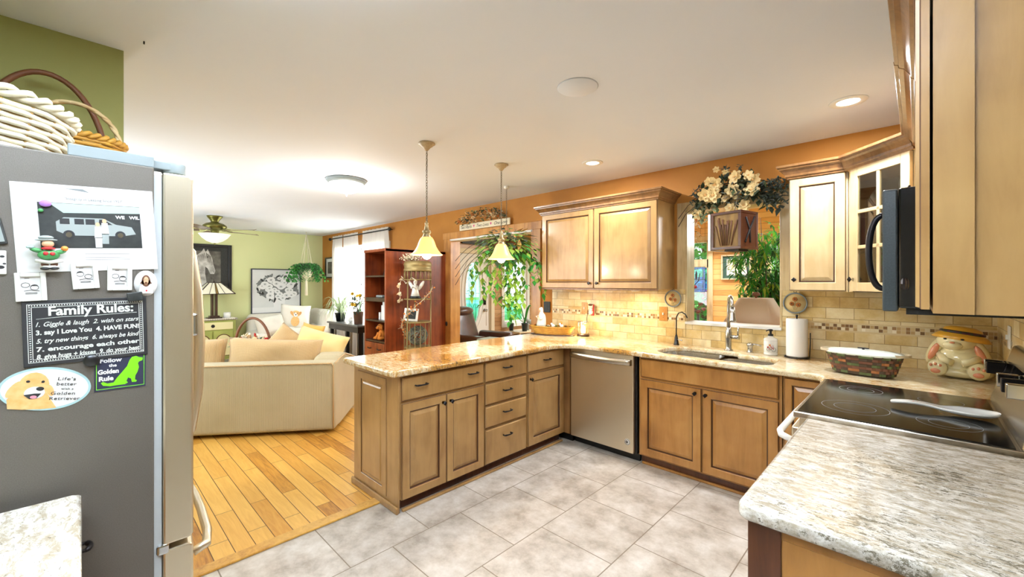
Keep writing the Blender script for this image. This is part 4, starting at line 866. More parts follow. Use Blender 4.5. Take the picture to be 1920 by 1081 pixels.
# golden rule
t, W, H = on_fridge([(176, 668), (272, 664), (274, 720), (178, 737)], 'dog_magnet', 'navy Golden Rule magnet with a lime green dog silhouette', 'magnet', .0006)
obj('plate', MB().box(0, W, -.0012, 0, 0, H), 'navy', t); mb = MB(); rectline(mb, W*.03, W*.97, H*.05, H*1.0, .0012, -.0016)
dog = [(.16, .16), (.12, .24), (.16, .27), (.24, .21), (.36, .22), (.42, .34), (.52, .50), (.62, .66), (.67, .84), (.72, .93), (.80, .95), (.86, .90), (.94, .88), (.93, .80), (.86, .77), (.84, .72), (.86, .60), (.83, .46), (.79, .36), (.78, .24), (.82, .20), (.80, .16), (.72, .17), (.70, .28), (.64, .32), (.61, .22), (.64, .17), (.58, .13), (.42, .13), (.3, .12)]
obj('border', mb, 'lime', t); mb = MB(); mb.poly([(x*W, z*H) for x, z in dog], -.0017); obj('dog_silhouette', mb, 'lime', t, recalc=False)
text('Follow', .016, 'paper', t, (W*.10, -.0018, H*.83), bold=.0005, fit=W*.42); text('the', .012, 'paper', t, (W*.27, -.0018, H*.69), bold=.0004); text('Golden', .017, 'paper', t, (W*.06, -.0018, H*.50), bold=.0008, fit=W*.40); text('Rule', .017, 'paper', t, (W*.08, -.0018, H*.30), bold=.0008, fit=W*.28)
# oval retriever magnet
t, W, H = on_fridge([(-5, 688), (170, 688), (170, 768), (-5, 768)], 'oval_magnet', 'oval pale blue and white magnet with a golden dog face and lettering', 'magnet', .0006); t.location.z += .0
mb = MB(); mb.ell(W/2, H/2, W/2, H/2, -.0012, 0, n=48); mb.ell(W/2, H/2, W*.47, H*.45, -.0014, 1, n=48)
obj('oval', mb, ['pale_blue', 'paper'], t, recalc=False)
mb = MB(); hx, hz = W*.30, H*.50
mb.poly([(W*.15, H*.05), (W*.12, H*.25), (W*.18, H*.5), (W*.5, H*.45), (W*.6, H*.2), (W*.66, H*.06), (W*.5, H*.035), (W*.3, H*.03)], -.0016, 0)
mb.ell(hx+.01, hz+.008, W*.16, H*.30, -.0018, 1, .2); mb.ell(hx-.022, hz-.002, W*.055, H*.20, -.0020, 0, -.4); mb.ell(hx+.040, hz-.004, W*.04, H*.14, -.0017, 0, .4)
mb.ell(hx+.014, hz-.010, W*.11, H*.14, -.0022, 2); mb.ell(hx+.022, hz+.0, .007, .005, -.0026, 3); mb.ell(hx-.002, hz+.018, .0035, .003, -.0024, 3); mb.ell(hx+.024, hz+.018, .003, .003, -.0024, 3)
mb.poly([(hx-.004, hz-.016), (hx+.014, hz-.012), (hx+.026, hz-.012), (hx+.020, hz-.024), (hx+.008, hz-.026)], -.0026, 3); mb.ell(hx+.014, hz-.021, .006, .004, -.0028, 4)
obj('dog_face', mb, ['gold_fur', 'gold_fur', 'paper', 'ink', 'pink'], t, recalc=False)
for i, (s_, z) in enumerate((("Life's", .70), ('better', .58), ('with a', .48), ('Golden', .36), ('Retriever', .24))): text(s_, .0115 if i != 2 else .007, 'ink', t, (W*(.60 if i < 3 else .56)+(.01 if i == 2 else 0), -.0018, H*z), fit=W*(.20, .22, .14, .27, .34)[i], space=1.1)
# items cut by the left edge of the photo
t, W, H = on_fridge([(-45, 412), (8, 407), (9, 458), (-43, 460)], 'framed_magnet', 'dark edged little photo magnet cut by the left edge of the picture', 'magnet'); obj('frame', MB().box(0, W, -.006, 0, 0, H), 'photo_dark', t, bevel=.002); obj('picture_card', MB().box(.006, W-.004, -.0068, -.0055, .006, H-.006), 'photo_grey', t)
t, W, H = on_fridge([(-40, 468), (13, 470), (12, 514), (-40, 514)], 'cow_print_magnet', 'black and white patterned magnet cut by the left edge of the picture', 'magnet'); obj('plate', MB().box(0, W, -.006, 0, 0, H), 'white_plastic', t, bevel=.002)
mb = MB()
for (x, z, r) in ((.85, .75, .004), (.8, .3, .006), (.93, .45, .003), (.6, .5, .006)): mb.ell(W*x, H*z, r, r*.7, -.0064)
obj('spots', mb, 'ink', t, recalc=False)
# ================================================================== BASKETS ON THE FRIDGE
mat('wicker_white', (236, 230, 206), .5); mat('wicker_gold', (206, 160, 60), .5, noise=(20, (170, 116, 40), .3)); mat('wicker_brown', (112, 66, 34), .5); mat('wicker_tan', (176, 136, 84), .55, noise=(14, (226, 208, 160), .2)); mat('cane_gap', (150, 118, 60), .8)
def woven(name, parent, cx, cy, z0, z1, ra, rb, k0, k1, rows, m, r=.006, stakes=26, inner='cane_gap', seed=3, amp=.5):
    """oval basket of round canes woven in and out of upright stakes; radii grow from k0 to k1"""
    mb = MB(); n = stakes*4; random.seed(seed)
    for j in range(rows):
        q = (j+.5)/rows; k = k0+(k1-k0)*q; z = z0+(z1-z0)*q; pts = []
        for i in range(n):
            a = 2*pi*i/n; o = r*amp*cos(stakes*a/2*1.0+(pi if j % 2 else 0)); pts.append((cx+(ra*k+o)*cos(a), cy+(rb*k+o)*sin(a), z+rng(-.0006, .0006)))
        mb.tube(pts, r, 6, loop=True)
    o = obj(name, mb, m, parent)
    mb = MB(); R = []
    for q in (0, 1): k = (k0+(k1-k0)*q)*.985; R.append([(cx+ra*k*cos(2*pi*i/48), cy+rb*k*sin(2*pi*i/48), z0+(z1-z0)*q) for i in range(48)])
    R.insert(0, [(cx+ra*k0*.02*cos(2*pi*i/48), cy+rb*k0*.02*sin(2*pi*i/48), z0+.004) for i in range(48)]); mb.loft(R, caps=False)
    obj('lining', mb, inner, parent, solid=-.003)
    mb = MB()
    for i in range(stakes):
        a = 2*pi*(i+.5)/stakes; mb.tube([(cx+ra*k0*cos(a), cy+rb*k0*sin(a), z0), (cx+ra*k1*cos(a), cy+rb*k1*sin(a), z1)], r*.7, 5)
    obj('stakes', mb, inner, parent)
    return o
def braid(cx, cy, z, ra, rb, r, strands=3, turns=14, amp=.012):
    mb = MB()
    for s in range(strands):
        n = turns*10; pts = []
        for i in range(n): a = 2*pi*i/n; ph = turns*a+2*pi*s/strands; pts.append((cx+(ra+amp*cos(ph))*cos(a), cy+(rb+amp*cos(ph))*sin(a), z+amp*.8*sin(ph)))
        mb.tube(pts, r, 6, loop=True)
    return mb
T0 = 1.823
t = thing('wicker_basket', 'white wicker basket lying on the fridge top, nearest the edge', 'basket', (-1.91, -.235, T0))
woven('weave', t, 0, 0, .01, .13, .235, .20, .92, 1.08, 8, 'wicker_white', .0075, 22)
obj('rim', braid(0, 0, .152, .250, .215, .0085, 3, 11, .014), 'wicker_white', t)
t = thing('wicker_basket', 'golden split-cane basket with a braided handle behind the white one', 'basket', (-2.255, -.02, T0))
woven('weave', t, 0, 0, .01, .18, .115, .135, .8, 1.0, 11, 'wicker_gold', .007, 18, seed=5)
obj('rim', braid(0, 0, .188, .115, .135, .008, 2, 16, .009), 'wicker_gold', t)
mb = MB()
for s in range(2):
    pts = [(0+.004*cos(i*.9+pi*s), -.125*cos(pi*i/40)+.004*sin(i*.9+pi*s), .18+.145*sin(pi*i/40)) for i in range(41)]; mb.tube(pts, .0065, 6)
obj('handle', mb, 'wicker_tan', t)
t = thing('wicker_basket', 'dark brown basket with a tall round hoop handle by the olive wall', 'basket', (-2.49, -.10, T0))
woven('weave', t, 0, 0, .005, .14, .085, .165, .8, 1.0, 7, 'wicker_brown', .006, 18, seed=6)
mb = MB(); mb.tube([(0, .175*cos(pi*i/30), .13+.36*sin(pi*i/30)) for i in range(31)], .0105, 8); obj('handle', mb, 'wicker_brown', t)
# ================================================================== ON THE SINK COUNTER
ZC = .925
steel('brushed_nickel', (186, 184, 178), .25, (1, 1, 1))
t = thing('kitchen_faucet', 'tall brushed nickel pull-down kitchen faucet behind the sink', 'faucet', (-1.11, 3.69, ZC))
mb = MB(); mb.lathe([(0, 0), (.034, 0), (.034, .006), (.024, .014), (.022, .03), (.023, .09), (.026, .10), (.026, .15), (.018, .17), (.015, .19)], (0, 0, 0), 24); obj('base', mb, 'brushed_nickel', t)
mb = MB(); d = Vector((.45, -.9, 0)).normalized(); R0 = .075
pts = [(0, 0, .18), (0, 0, .33)]+[tuple(d*(R0-R0*cos(a))+Vector((0, 0, .36+R0*1.1*sin(a)))) for a in [pi*i/12 for i in range(0, 12)]]; e = Vector(pts[-1]); pts.append(tuple(e+d*.006+Vector((0, 0, -.02))))
mb.tube(pts, .0135, 12); obj('spout', mb, 'brushed_nickel', t)
mb = MB(); q = Vector(pts[-1]); mb.tube([tuple(q), tuple(q+d*.008+Vector((0, 0, -.05))), tuple(q+d*.014+Vector((0, 0, -.10))), tuple(q+d*.016+Vector((0, 0, -.115)))], [.016, .018, .025, .027], 16); obj('spray_head', mb, 'brushed_nickel', t)
mb = MB(); mb.tube([(.02, -.005, .115), (.085, -.02, .115)], [.016, .017], 14); obj('valve', mb, 'brushed_nickel', t)
mb = MB(); mb.tube([(.075, -.018, .125), (.078, -.02, .20)], [.006, .0075], 10); obj('lever', mb, 'brushed_nickel', t)
t = thing('filter_tap', 'slim black curved water filter tap left of the sink', 'faucet', (-1.55, 3.71, ZC))
mb = MB(); mb.lathe([(0, 0), (.026, 0), (.022, .01), (.014, .06), (.008, .09)], (0, 0, 0), 18); obj('base', mb, 'black_plastic', t)
mb = MB(); mb.tube([(0, 0, .08), (0, 0, .20), (.004, -.004, .25), (.028, -.02, .285), (.065, -.035, .295), (.10, -.05, .28), (.12, -.058, .25)], .0055, 10); obj('spout', mb, 'black_plastic', t)
mb = MB(); mb.tube([(.01, -.01, .05), (.055, -.02, .045)], [.006, .004], 8); mb.lathe([(0, 0), (.008, 0), (.008, .01), (0, .012)], (.055, -.02, .04), 10); obj('lever', mb, 'chrome', t)
t = thing('soap_dispenser', 'small brushed nickel built-in soap dispenser right of the faucet', 'dispenser', (-.955, 3.70, ZC))
mb = MB(); mb.lathe([(0, 0), (.024, 0), (.022, .006), (.018, .02), (.019, .045), (.024, .055), (.024, .07), (.01, .078), (0, .078)], (0, 0, 0), 20); obj('base', mb, 'brushed_nickel', t)
mb = MB(); mb.tube([(0, 0, .066), (.04, -.01, .07), (.085, -.022, .062)], [.007, .006, .005], 8); obj('spout', mb, 'brushed_nickel', t)
t = thing('soap_bottle', 'white ribbed soap bottle with a red and black bicycle picture and black pump', 'bottle', (-.812, 3.70, ZC), 15)
mb = MB(); mb.lathe([(0, 0), (.044, 0), (.047, .004), (.047, .012), (.0455, .014), (.0455, .022), (.047, .024), (.047, .105), (.0455, .108), (.047, .111), (.046, .122), (.030, .132), (.020, .135), (.020, .145), (0, .145)], (0, 0, 0), 28); obj('body', mb, 'white_enamel', t)
mb = MB(); mb.lathe([(.018, .145), (.018, .158), (.008, .162), (.008, .18), (.016, .184), (.014, .196), (0, .198)], (0, 0, 0), 16); mb.tube([(0, 0, .19), (-.02, -.02, .19), (-.03, -.03, .183)], .0045, 8); obj('pump', mb, 'black_plastic', t)
mb = MB()
for cx, r in ((-.016, .012), (.018, .014)): 
    pts = []
    for i in range(20):
        a = 2*pi*i/20; x = cx+r*cos(a); pts.append((x, -sqrt(max(.0484**2-x*x, 0)), .045+r*sin(a)))
    mb.tube(pts, .0011, 5, loop=True, m=0)
for a, b in (((-.016, .045), (0, .07)), ((0, .07), (.018, .045)), ((-.016, .045), (.006, .05)), ((.006, .05), (0, .07)), ((.012, .078), (.018, .045)), ((0, .07), (-.008, .074))):
    mb.tube([(a[0], -sqrt(.0484**2-a[0]**2), a[1]), (b[0], -sqrt(.0484**2-b[0]**2), b[1])], .0013, 5, m=1)
mb.sph((-.008, -.048, .078), .007, 2); mb.sph((-.020, -.044, .062), .006, 1)
obj('bicycle_picture', mb, ['ink', 'red', 'orange'], t)
# paper towel
t = thing('paper_towel_holder', 'upright paper towel roll on a black wire holder', 'paper towel', (-.64, 3.685, ZC))
mb = MB(); mb.torus((0, 0, .006), .078, .004, 'Z', 32); mb.tube([(.0, .0, .0), (.0, 0, .305)], .005, 8); mb.tube([(-.078, 0, .006), (.078, 0, .006)], .003, 6); mb.tube([(.078, -.005, .006), (.083, -.005, .12), (.083, -.005, .19)], .0035, 8); mb.sph((0, 0, .31), .009); obj('wire_stand', mb, 'black_plastic', t)
mb = MB(); mb.lathe([(.018, .014), (.066, .012), (.0675, .02), (.0675, .283), (.066, .288), (.018, .288), (.018, .27)], (0, 0, 0), 40, caps=False); obj('roll', mb, 'paper_white' if 'paper_white' in M else 'white_plastic', t)
# hoop decorations
def hoop(c, r, label, seed, rx=1):
    t = thing('pressed_flower_hoop', label, 'wall decoration', c, 0, 'round hoops with pressed flowers'); random.seed(seed)
    mb = MB(); mb.torus((0, 0, 0), r, .0055, 'Y', 32, 8); 
    for i in range(40): a = 2*pi*i/40; mb.sph((r*cos(a), -.003, r*sin(a)), .0045, 0, 6, 4)
    obj('wire_hoop', mb, 'hinge_grey', t)
    mb = MB(); mb.lathe([(0, 0), (r*.97, 0), (r*.97, .003), (0, .003)], (0, .002, 0), 32, 0, 'Y'); obj('disc', mb, 'hoop_backing', t)
    mb = MB()
    for cx, cz, q in ((-.02, -.005, .016), (.022, -.012, .017), (.0, .03, .017)):
        for k in range(7): a = 2*pi*k/7; mb.sph((cx+q*.6*cos(a), -.008, cz+q*.6*sin(a)), (q*.42, .005, q*.42), 0, 8, 5)
        mb.sph((cx, -.012, cz), (q*.35, .005, q*.35), 1, 8, 5); mb.tube([(cx, -.006, cz), (cx*.3, -.006, -.05)], .0012, 5, m=2)
    obj('dried_flowers', mb, ['rust', 'brown', 'olive_stem'], t)
    mb = MB(); mb.torus((0, 0, r+.012), .008, .002, 'Y', 14, 6); obj('hanger', mb, 'knob_metal', t)
mat('rust', (176, 104, 40), .7); mat('olive_stem', (110, 110, 50), .7); mat('hoop_backing', (214, 186, 128), .6)
hoop((-1.605, 3.765, 1.335), .073, 'round pressed flower hoop on the tiles left of the pass-through', 2)
hoop((-.665, 3.765, 1.325), .075, 'round pressed flower hoop above the paper towel roll', 4)
# switch plates
def plate(x0, x1, z0, z1, m, label, kind, cat='switch'):
    t = thing(kind, label, cat, ((x0+x1)/2, 3.790, (z0+z1)/2)); w, h = (x1-x0)/2, (z1-z0)/2
    obj('cover_plate', MB().box(-w, w, -.006, 0, -h, h), m, t, bevel=.002)
    mb = MB()
    if kind == 'light_switch': mb.box(-.005, .005, -.014, -.006, -.011, .011)
    else:
        for dz in (-.02, .02): mb.box(-.014, .014, -.008, -.005, dz-.012, dz+.012)
    obj('toggle' if kind == 'light_switch' else 'socket_face', mb, 'white_plastic' if kind == 'light_switch' else 'photo_dark', t, bevel=.001)
    mb = MB()
    for dz in (-.034, .034): mb.sph((0, -.006, dz), .003, 0, 8, 5)
    obj('screw', mb, 'brown', t)
wood('plate_wood', (214, 160, 84), (196, 138, 62), (170, 110, 44))
plate(-2.62, -2.545, 1.145, 1.265, 'plate_wood', 'orange wooden switch plate behind the candle lamp', 'light_switch')
plate(-1.745, -1.665, 1.125, 1.255, 'plate_wood', 'tan wooden switch plate below the left hoop', 'light_switch')
o = plate(-3.155, -3.06, 1.135, 1.26, 'photo_dark', 'dark outlet plate on the amber wall beside the doorway', 'outlet', 'outlet')
t = thing('light_switch', 'white switch plate on the right wall behind the ceramic bunny', 'switch', (.34, 3.3, 1.2), -90); obj('cover_plate', MB().box(-.035, .035, -.006, 0, -.058, .058), 'white_plastic', t, bevel=.002); obj('toggle', MB().box(-.005, .005, -.016, -.006, -.012, .012), 'white_plastic', t)
# plug-in gingerbread warmer and candle lamp
t = thing('plug_in_warmer', 'plug-in night light with a little snowman house beside the wooden switch plate', 'night light', (-2.475, 3.785, 1.20))
mb = MB(); mb.box(-.035, .03, -.035, -.0, -.06, .045); obj('house', mb, 'wall_cream', t, bevel=.008)
mb = MB(); mb.sph((.012, -.045, -.028), .020); mb.sph((.012, -.047, .0), .014); obj('snowman', mb, 'white_plastic', t); mb = MB(); mb.tube([(.03, -.04, -.055), (.034, -.04, .05)], .008, 8); mb.box(.0, .036, -.045, -.03, -.065, -.055); obj('post', mb, 'red', t)
mb = MB(); mb.sph((-.012, -.03, .045), (.028, .018, .012)); obj('roof', mb, 'brown', t)
mb = MB(); mb.tube([(-.03, -.02, .02), (-.05, -.02, -.02), (-.062, -.02, -.10), (-.055, -.03, -.15)], .0025, 6); obj('cord', mb, 'ink', t)
t = thing('candle_warmer', 'glowing ribbed glass lamp on a dark base under the switch plate', 'lamp', (-2.50, 3.64, ZC))
mb = MB(); mb.lathe([(0, 0), (.062, 0), (.066, .008), (.062, .022), (0, .022)], (0, 0, 0), 28); obj('base', mb, 'dark_oak', t)
mb = MB(); R = []
for z, r in ((.022, .052), (.05, .060), (.12, .060), (.145, .056)): R.append([((r+.003*cos(12*2*pi*i/72))*cos(2*pi*i/72), (r+.003*cos(12*2*pi*i/72))*sin(2*pi*i/72), z) for i in range(72)])
mb.loft(R, caps=False); obj('glass_jar', mb, 'jar_glass', t)
mb = MB(); mb.torus((0, 0, .147), .056, .004, 'Z', 28); obj('rim', mb, 'chrome', t); mb = MB(); mb.lathe([(0, .03), (.022, .03), (.026, .06), (.022, .10), (0, .115)], (0, 0, 0), 16); obj('bulb', mb, 'candle_glow', t)
lamp('candle_warmer_light', 'POINT', (-2.50, 3.60, ZC+.085), 3.2, (1, .72, .38), .03)
# ------------------------------------------------------------------ boat-shaped basket with nativity
t = thing('boat_basket', 'long golden boat-shaped basket on the peninsula corner holding figurines', 'basket', (-2.80, 3.50, ZC), 18)
woven('weave', t, 0, 0, .012, .085, .225, .10, .86, 1.06, 9, 'wicker_gold', .005, 30, seed=8, amp=.35)
obj('rim', braid(0, 0, .088, .24, .106, .0045, 2, 40, .005), 'wicker_gold', t)
mb = MB(); mb.lathe([(0, 0), (.24, 0), (.25, .006), (.22, .012), (0, .012)], (0, 0, 0), 32, sy=.45); obj('tray', mb, 'dark_oak', t)
mat('moss', (120, 104, 60), .9, noise=(60, (74, 92, 40), .2)); mb = MB(); R = []
for k, z in ((1.0, .07), (.7, .082), (.01, .088)): R.append([(.225*k*cos(2*pi*i/30), .095*k*sin(2*pi*i/30), z) for i in range(30)])
mb.loft(R, caps=False); obj('moss_filling', mb, 'moss', t)
t = thing('figurine', 'white robed figurine holding an infant in the boat basket', 'figurine', (-2.90, 3.44, ZC+.085), 25)
mb = MB(); R = []
for z, rx, ry, ox in ((0, .052, .042, 0), (.03, .050, .040, 0), (.07, .046, .036, .004), (.105, .040, .032, .006), (.13, .033, .027, .006), (.145, .022, .020, .002), (.16, .021, .020, -.002), (.18, .023, .022, -.004), (.198, .018, .018, -.002), (.208, .006, .006, .002)): R.append([(ox+rx*cos(2*pi*i/22)*(1+.05*cos(7*2*pi*i/22)), ry*sin(2*pi*i/22)*(1+.05*cos(7*2*pi*i/22)), z) for i in range(22)])
mb.loft(R); mb.tube([(.03, -.01, .115), (.01, -.045, .085), (-.025, -.048, .082)], [.013, .011, .008], 10); mb.tube([(-.02, -.01, .115), (-.035, -.04, .10), (-.045, -.045, .115)], [.012, .009, .006], 10)
obj('robe', mb, 'white_enamel', t); mb = MB(); mb.sph((-.012, -.014, .172), (.012, .012, .016)); mb.sph((-.022, -.052, .112), .013); obj('face', mb, 'skin_tone', t); mb = MB(); mb.sph((-.012, -.046, .096), (.024, .014, .014)); obj('infant', mb, 'wall_cream', t)
def lamb(x, y, label):
    t = thing('figurine', label, 'figurine', (x, y, ZC+.083), -20); mb = MB(); mb.sph((0, 0, .022), (.026, .016, .016)); mb.sph((-.024, -.006, .038), (.012, .011, .012))
    for dx in (-.014, .014):
        for dy in (-.008, .008): mb.tube([(dx, dy, .015), (dx, dy, 0)], .004, 6)
    obj('body', mb, 'white_enamel', t); mb = MB(); mb.sph((-.034, -.009, .036), (.005, .005, .005)); obj('nose', mb, 'ink', t)
lamb(-2.745, 3.45, 'small white lamb figurine in the middle of the boat basket'); lamb(-2.665, 3.49, 'small white lamb figurine at the right end of the boat basket')
t = thing('figurine', 'tiny yellow-haloed figurine between the two lambs', 'figurine', (-2.70, 3.53, ZC+.08)); mb = MB(); mb.lathe([(0, 0), (.02, 0), (.012, .035), (.006, .04), (0, .04)], (0, 0, 0), 12); obj('robe', mb, 'brown', t); mb = MB(); mb.sph((0, -.004, .052), .014); obj('head', mb, 'orange', t)
mb = MB(); random.seed(4)
for i in range(26): x = -.2+.4*rng(0, 1); mb.sph((x, rng(-.06, .06)*(1-abs(x)*3), .09+rng(0, .012)), rng(.006, .012), random.randint(0, 3), 8, 5)
tag(obj('pebble_garland', mb, ['green', 'brown', 'wall_cream', 'rust'], loc=(-2.80, 3.50, ZC), rot=(0, 0, radians(18))), 'scattered green and brown berries lying in the boat basket', 'garland', kind='stuff')
# ------------------------------------------------------------------ casserole basket by the stove
def strap_basket():
    t = thing('casserole_basket', 'green and brown woven basket holding a white lidded dish by the stove', 'basket', (-.235, 3.30, ZC), -8)
    cols = ['weave_green', 'weave_dark', 'weave_orange', 'weave_dark', 'weave_green', 'weave_red', 'weave_dark']
    A, B = .175, .105; pw = .75
    def el(k, a): c_, s_ = cos(a), sin(a); return A*k*math.copysign(abs(c_)**pw, c_), B*k*math.copysign(abs(s_)**pw, s_)
    mb = MB(); n = 96; S = 24
    for j in range(7):
        z = .010+.0165*j; k = .84+.17*j/6; R = []
        for i in range(n):
            a = 2*pi*i/n; o = .0028*cos(S*a+(pi if j % 2 else 0)); x, y = el(k, a); L_ = sqrt(x*x+y*y); x, y = x*(1+o/L_), y*(1+o/L_); R.append([(x*(1-.012), y*(1-.02), z), (x, y, z), (x*1.012, y*1.012, z+.015), (x, y*(1-.01), z+.015)])
        vs = [[mb.bm.verts.new(p) for p in r] for r in R]
        for i in range(n):
            b = vs[(i+1) % n]
            for q in range(4):
                f = mb.bm.faces.new((vs[i][q], vs[i][(q+1) % 4], b[(q+1) % 4], b[q])); f.material_index = (1 if (i//4+j) % 2 and j != 2 else (0 if j in (0, 3, 6) else 2 if j in (1, 4) and (i//4) % 3 else 3))
    obj('weave', mb, ['weave_green', 'weave_dark', 'weave_orange', 'weave_red'], t)
    mb = MB(); mb.loft([[(*el(.8, 2*pi*i/48), .006) for i in range(48)], [(*el(.985, 2*pi*i/48), .125) for i in range(48)], [(*el(.93, 2*pi*i/48), .125) for i in range(48)]], caps=False); mb.poly and mb.loft([[(*el(.8, 2*pi*i/48), .006) for i in range(48)], [(*el(.02, 2*pi*i/48), .006) for i in range(48)]], caps=False); obj('lining', mb, 'weave_dark', t)
    mb = MB(); mb.loft([[(*el(1.03, 2*pi*i/48), .122) for i in range(48)], [(*el(1.05, 2*pi*i/48), .128) for i in range(48)], [(*el(1.05, 2*pi*i/48), .134) for i in range(48)], [(*el(.97, 2*pi*i/48), .141) for i in range(48)], [(*el(.5, 2*pi*i/48), .148) for i in range(48)], [(*el(.02, 2*pi*i/48), .15) for i in range(48)]], caps=True); l = obj('lid', mb, 'lid_white', t)
    mb = MB(); mb.box(-.028, .028, -.008, .008, .155, .161); mb.box(-.006, .006, -.006, .006, .148, .156); obj('lid_knob', mb, 'knob_metal', l, bevel=.003)
    for s in (-1, 1):
        mb = MB(); R = []
        for i in range(13):
            a = -pi*.42+pi*.84*i/12; x = s*(.135+.075*cos(a)); y = .07*sin(a); R.append([(x, y, .128), (x, y, .142), (x+s*.004, y*1.05, .142), (x+s*.004, y*1.05, .128)])
        mb.loft(R, sm=False); obj('handle', mb, 'strap_wood', t)
mat('weave_green', (84, 98, 52), .5); mat('weave_dark', (66, 48, 30), .5); mat('weave_orange', (158, 98, 50), .5); mat('weave_red', (104, 62, 40), .5); mat('lid_white', (222, 232, 226), .25); mat('strap_wood', (206, 190, 158), .5)
strap_basket()
# ------------------------------------------------------------------ ceramic bunny
mat('bunny_glaze', (240, 228, 180), .15, coat=.5); mat('bunny_pink', (232, 150, 110), .2, coat=.4); mat('straw_hat', (236, 176, 60), .3, coat=.3); mat('hat_band', (80, 30, 50), .4, noise=(60, (30, 60, 40), .1))
t = thing('bunny_cookie_jar', 'cream ceramic bunny cookie jar with a yellow straw hat', 'cookie jar', (.185, 3.59, ZC+.006), -12)
mb = MB(); mb.sph((0, 0, .085), (.115, .10, .10), pw=.85); mb.sph((0, .0, .03), (.135, .11, .035), pw=.8); mb.sph((-.0, -.0, .15), (.09, .085, .06)); obj('body', mb, 'bunny_glaze', t)
mb = MB(); mb.sph((-.015, -.03, .205), (.088, .08, .060)); mb.sph((-.02, -.095, .188), (.042, .03, .028)); obj('head', mb, 'bunny_glaze', t)
mb = MB(); mb.sph((-.050, -.098, .222), (.008, .005, .005)); mb.sph((.020, -.103, .224), (.009, .005, .005)); obj('eye', mb, 'ink', t); mb = MB(); mb.sph((-.018, -.122, .205), (.012, .006, .005)); obj('nose', mb, 'bunny_pink', t)
for s, rr in ((-1, Euler((0, .38, 0))), (1, Euler((0, -.38, 0)))):
    mb = MB(); mb.sph((-.01+s*.095, -.03, .145), (.030, .038, .088), rot=rr); e = obj('ear', mb, 'bunny_glaze', t); mb = MB(); mb.sph((-.01+s*.095, -.062, .14), (.017, .012, .055), rot=rr); obj('inner_ear', mb, 'bunny_pink', e)
for s in (-1, 1):
    mb = MB(); mb.sph((s*.082, -.098, .05), (.046, .03, .048), rot=Euler((0, 0, s*.3))); p = obj('foot', mb, 'bunny_glaze', t)
    mb = MB(); mb.sph((s*.085, -.126, .034), (.022, .008, .014)); 
    for k in (-1, 0, 1): mb.sph((s*.085+k*.02, -.124, .066+(.006 if k == 0 else 0)), (.007, .006, .009))
    obj('paw_pads', mb, 'bunny_pink', p)
for s in (-1, 1): mb = MB(); mb.tube([(s*.085, -.04, .13), (s*.055, -.10, .10), (s*.02, -.115, .09)], [.022, .02, .02], 10); obj('arm', mb, 'bunny_glaze', t)
mb = MB(); mb.lathe([(0, .0), (.118, -.022), (.126, -.018), (.11, .004), (.088, .018), (.078, .045), (.05, .058), (0, .06)], (0, 0, 0), 32, sy=.85); h = obj('hat', mb, 'straw_hat', t); h.location = (.0, .0, .232); h.rotation_euler = (-.10, .12, 0)
mb = MB(); mb.torus((0, 0, .022), .087, .009, 'Z', 32, sy=.85); obj('hat_band', mb, 'hat_band', h)
# ------------------------------------------------------------------ spoon rest on the cooktop
t = thing('spoon_rest', 'white ceramic spoon rest lying on the black cooktop', 'spoon rest', (.118, 2.475, .9415), 0)
mb = MB(); R = []
prof = [(-.205, .010, .010), (-.19, .022, .012), (-.15, .024, .018), (-.10, .020, .020), (-.05, .024, .010), (-.01, .048, .004), (.03, .064, .002), (.07, .060, .004), (.10, .040, .010), (.116, .010, .022)]
for x, w, zc in prof:
    dep = .016 if x > -.04 else .007; top = .038 if x > -.04 else zc+.016
    R.append([(x, -w, top), (x, -w*.8, max(zc-.001, .001)), (x, w*.8, max(zc-.001, .001)), (x, w, top), (x, w*.75, top-.003 if x < -.04 else zc+.007), (x, -w*.75, top-.003 if x < -.04 else zc+.007)])
mb.loft(R); o = obj('dish', mb, 'white_enamel', t, sub=1)
mb = MB()
for dx, dy in ((0, 0), (.012, .004), (.006, -.006)): mb.sph((-.13+dx, dy, .0305), (.005, .004, .0015), 0, 8, 5)
obj('painted_flower', mb, 'red', t)
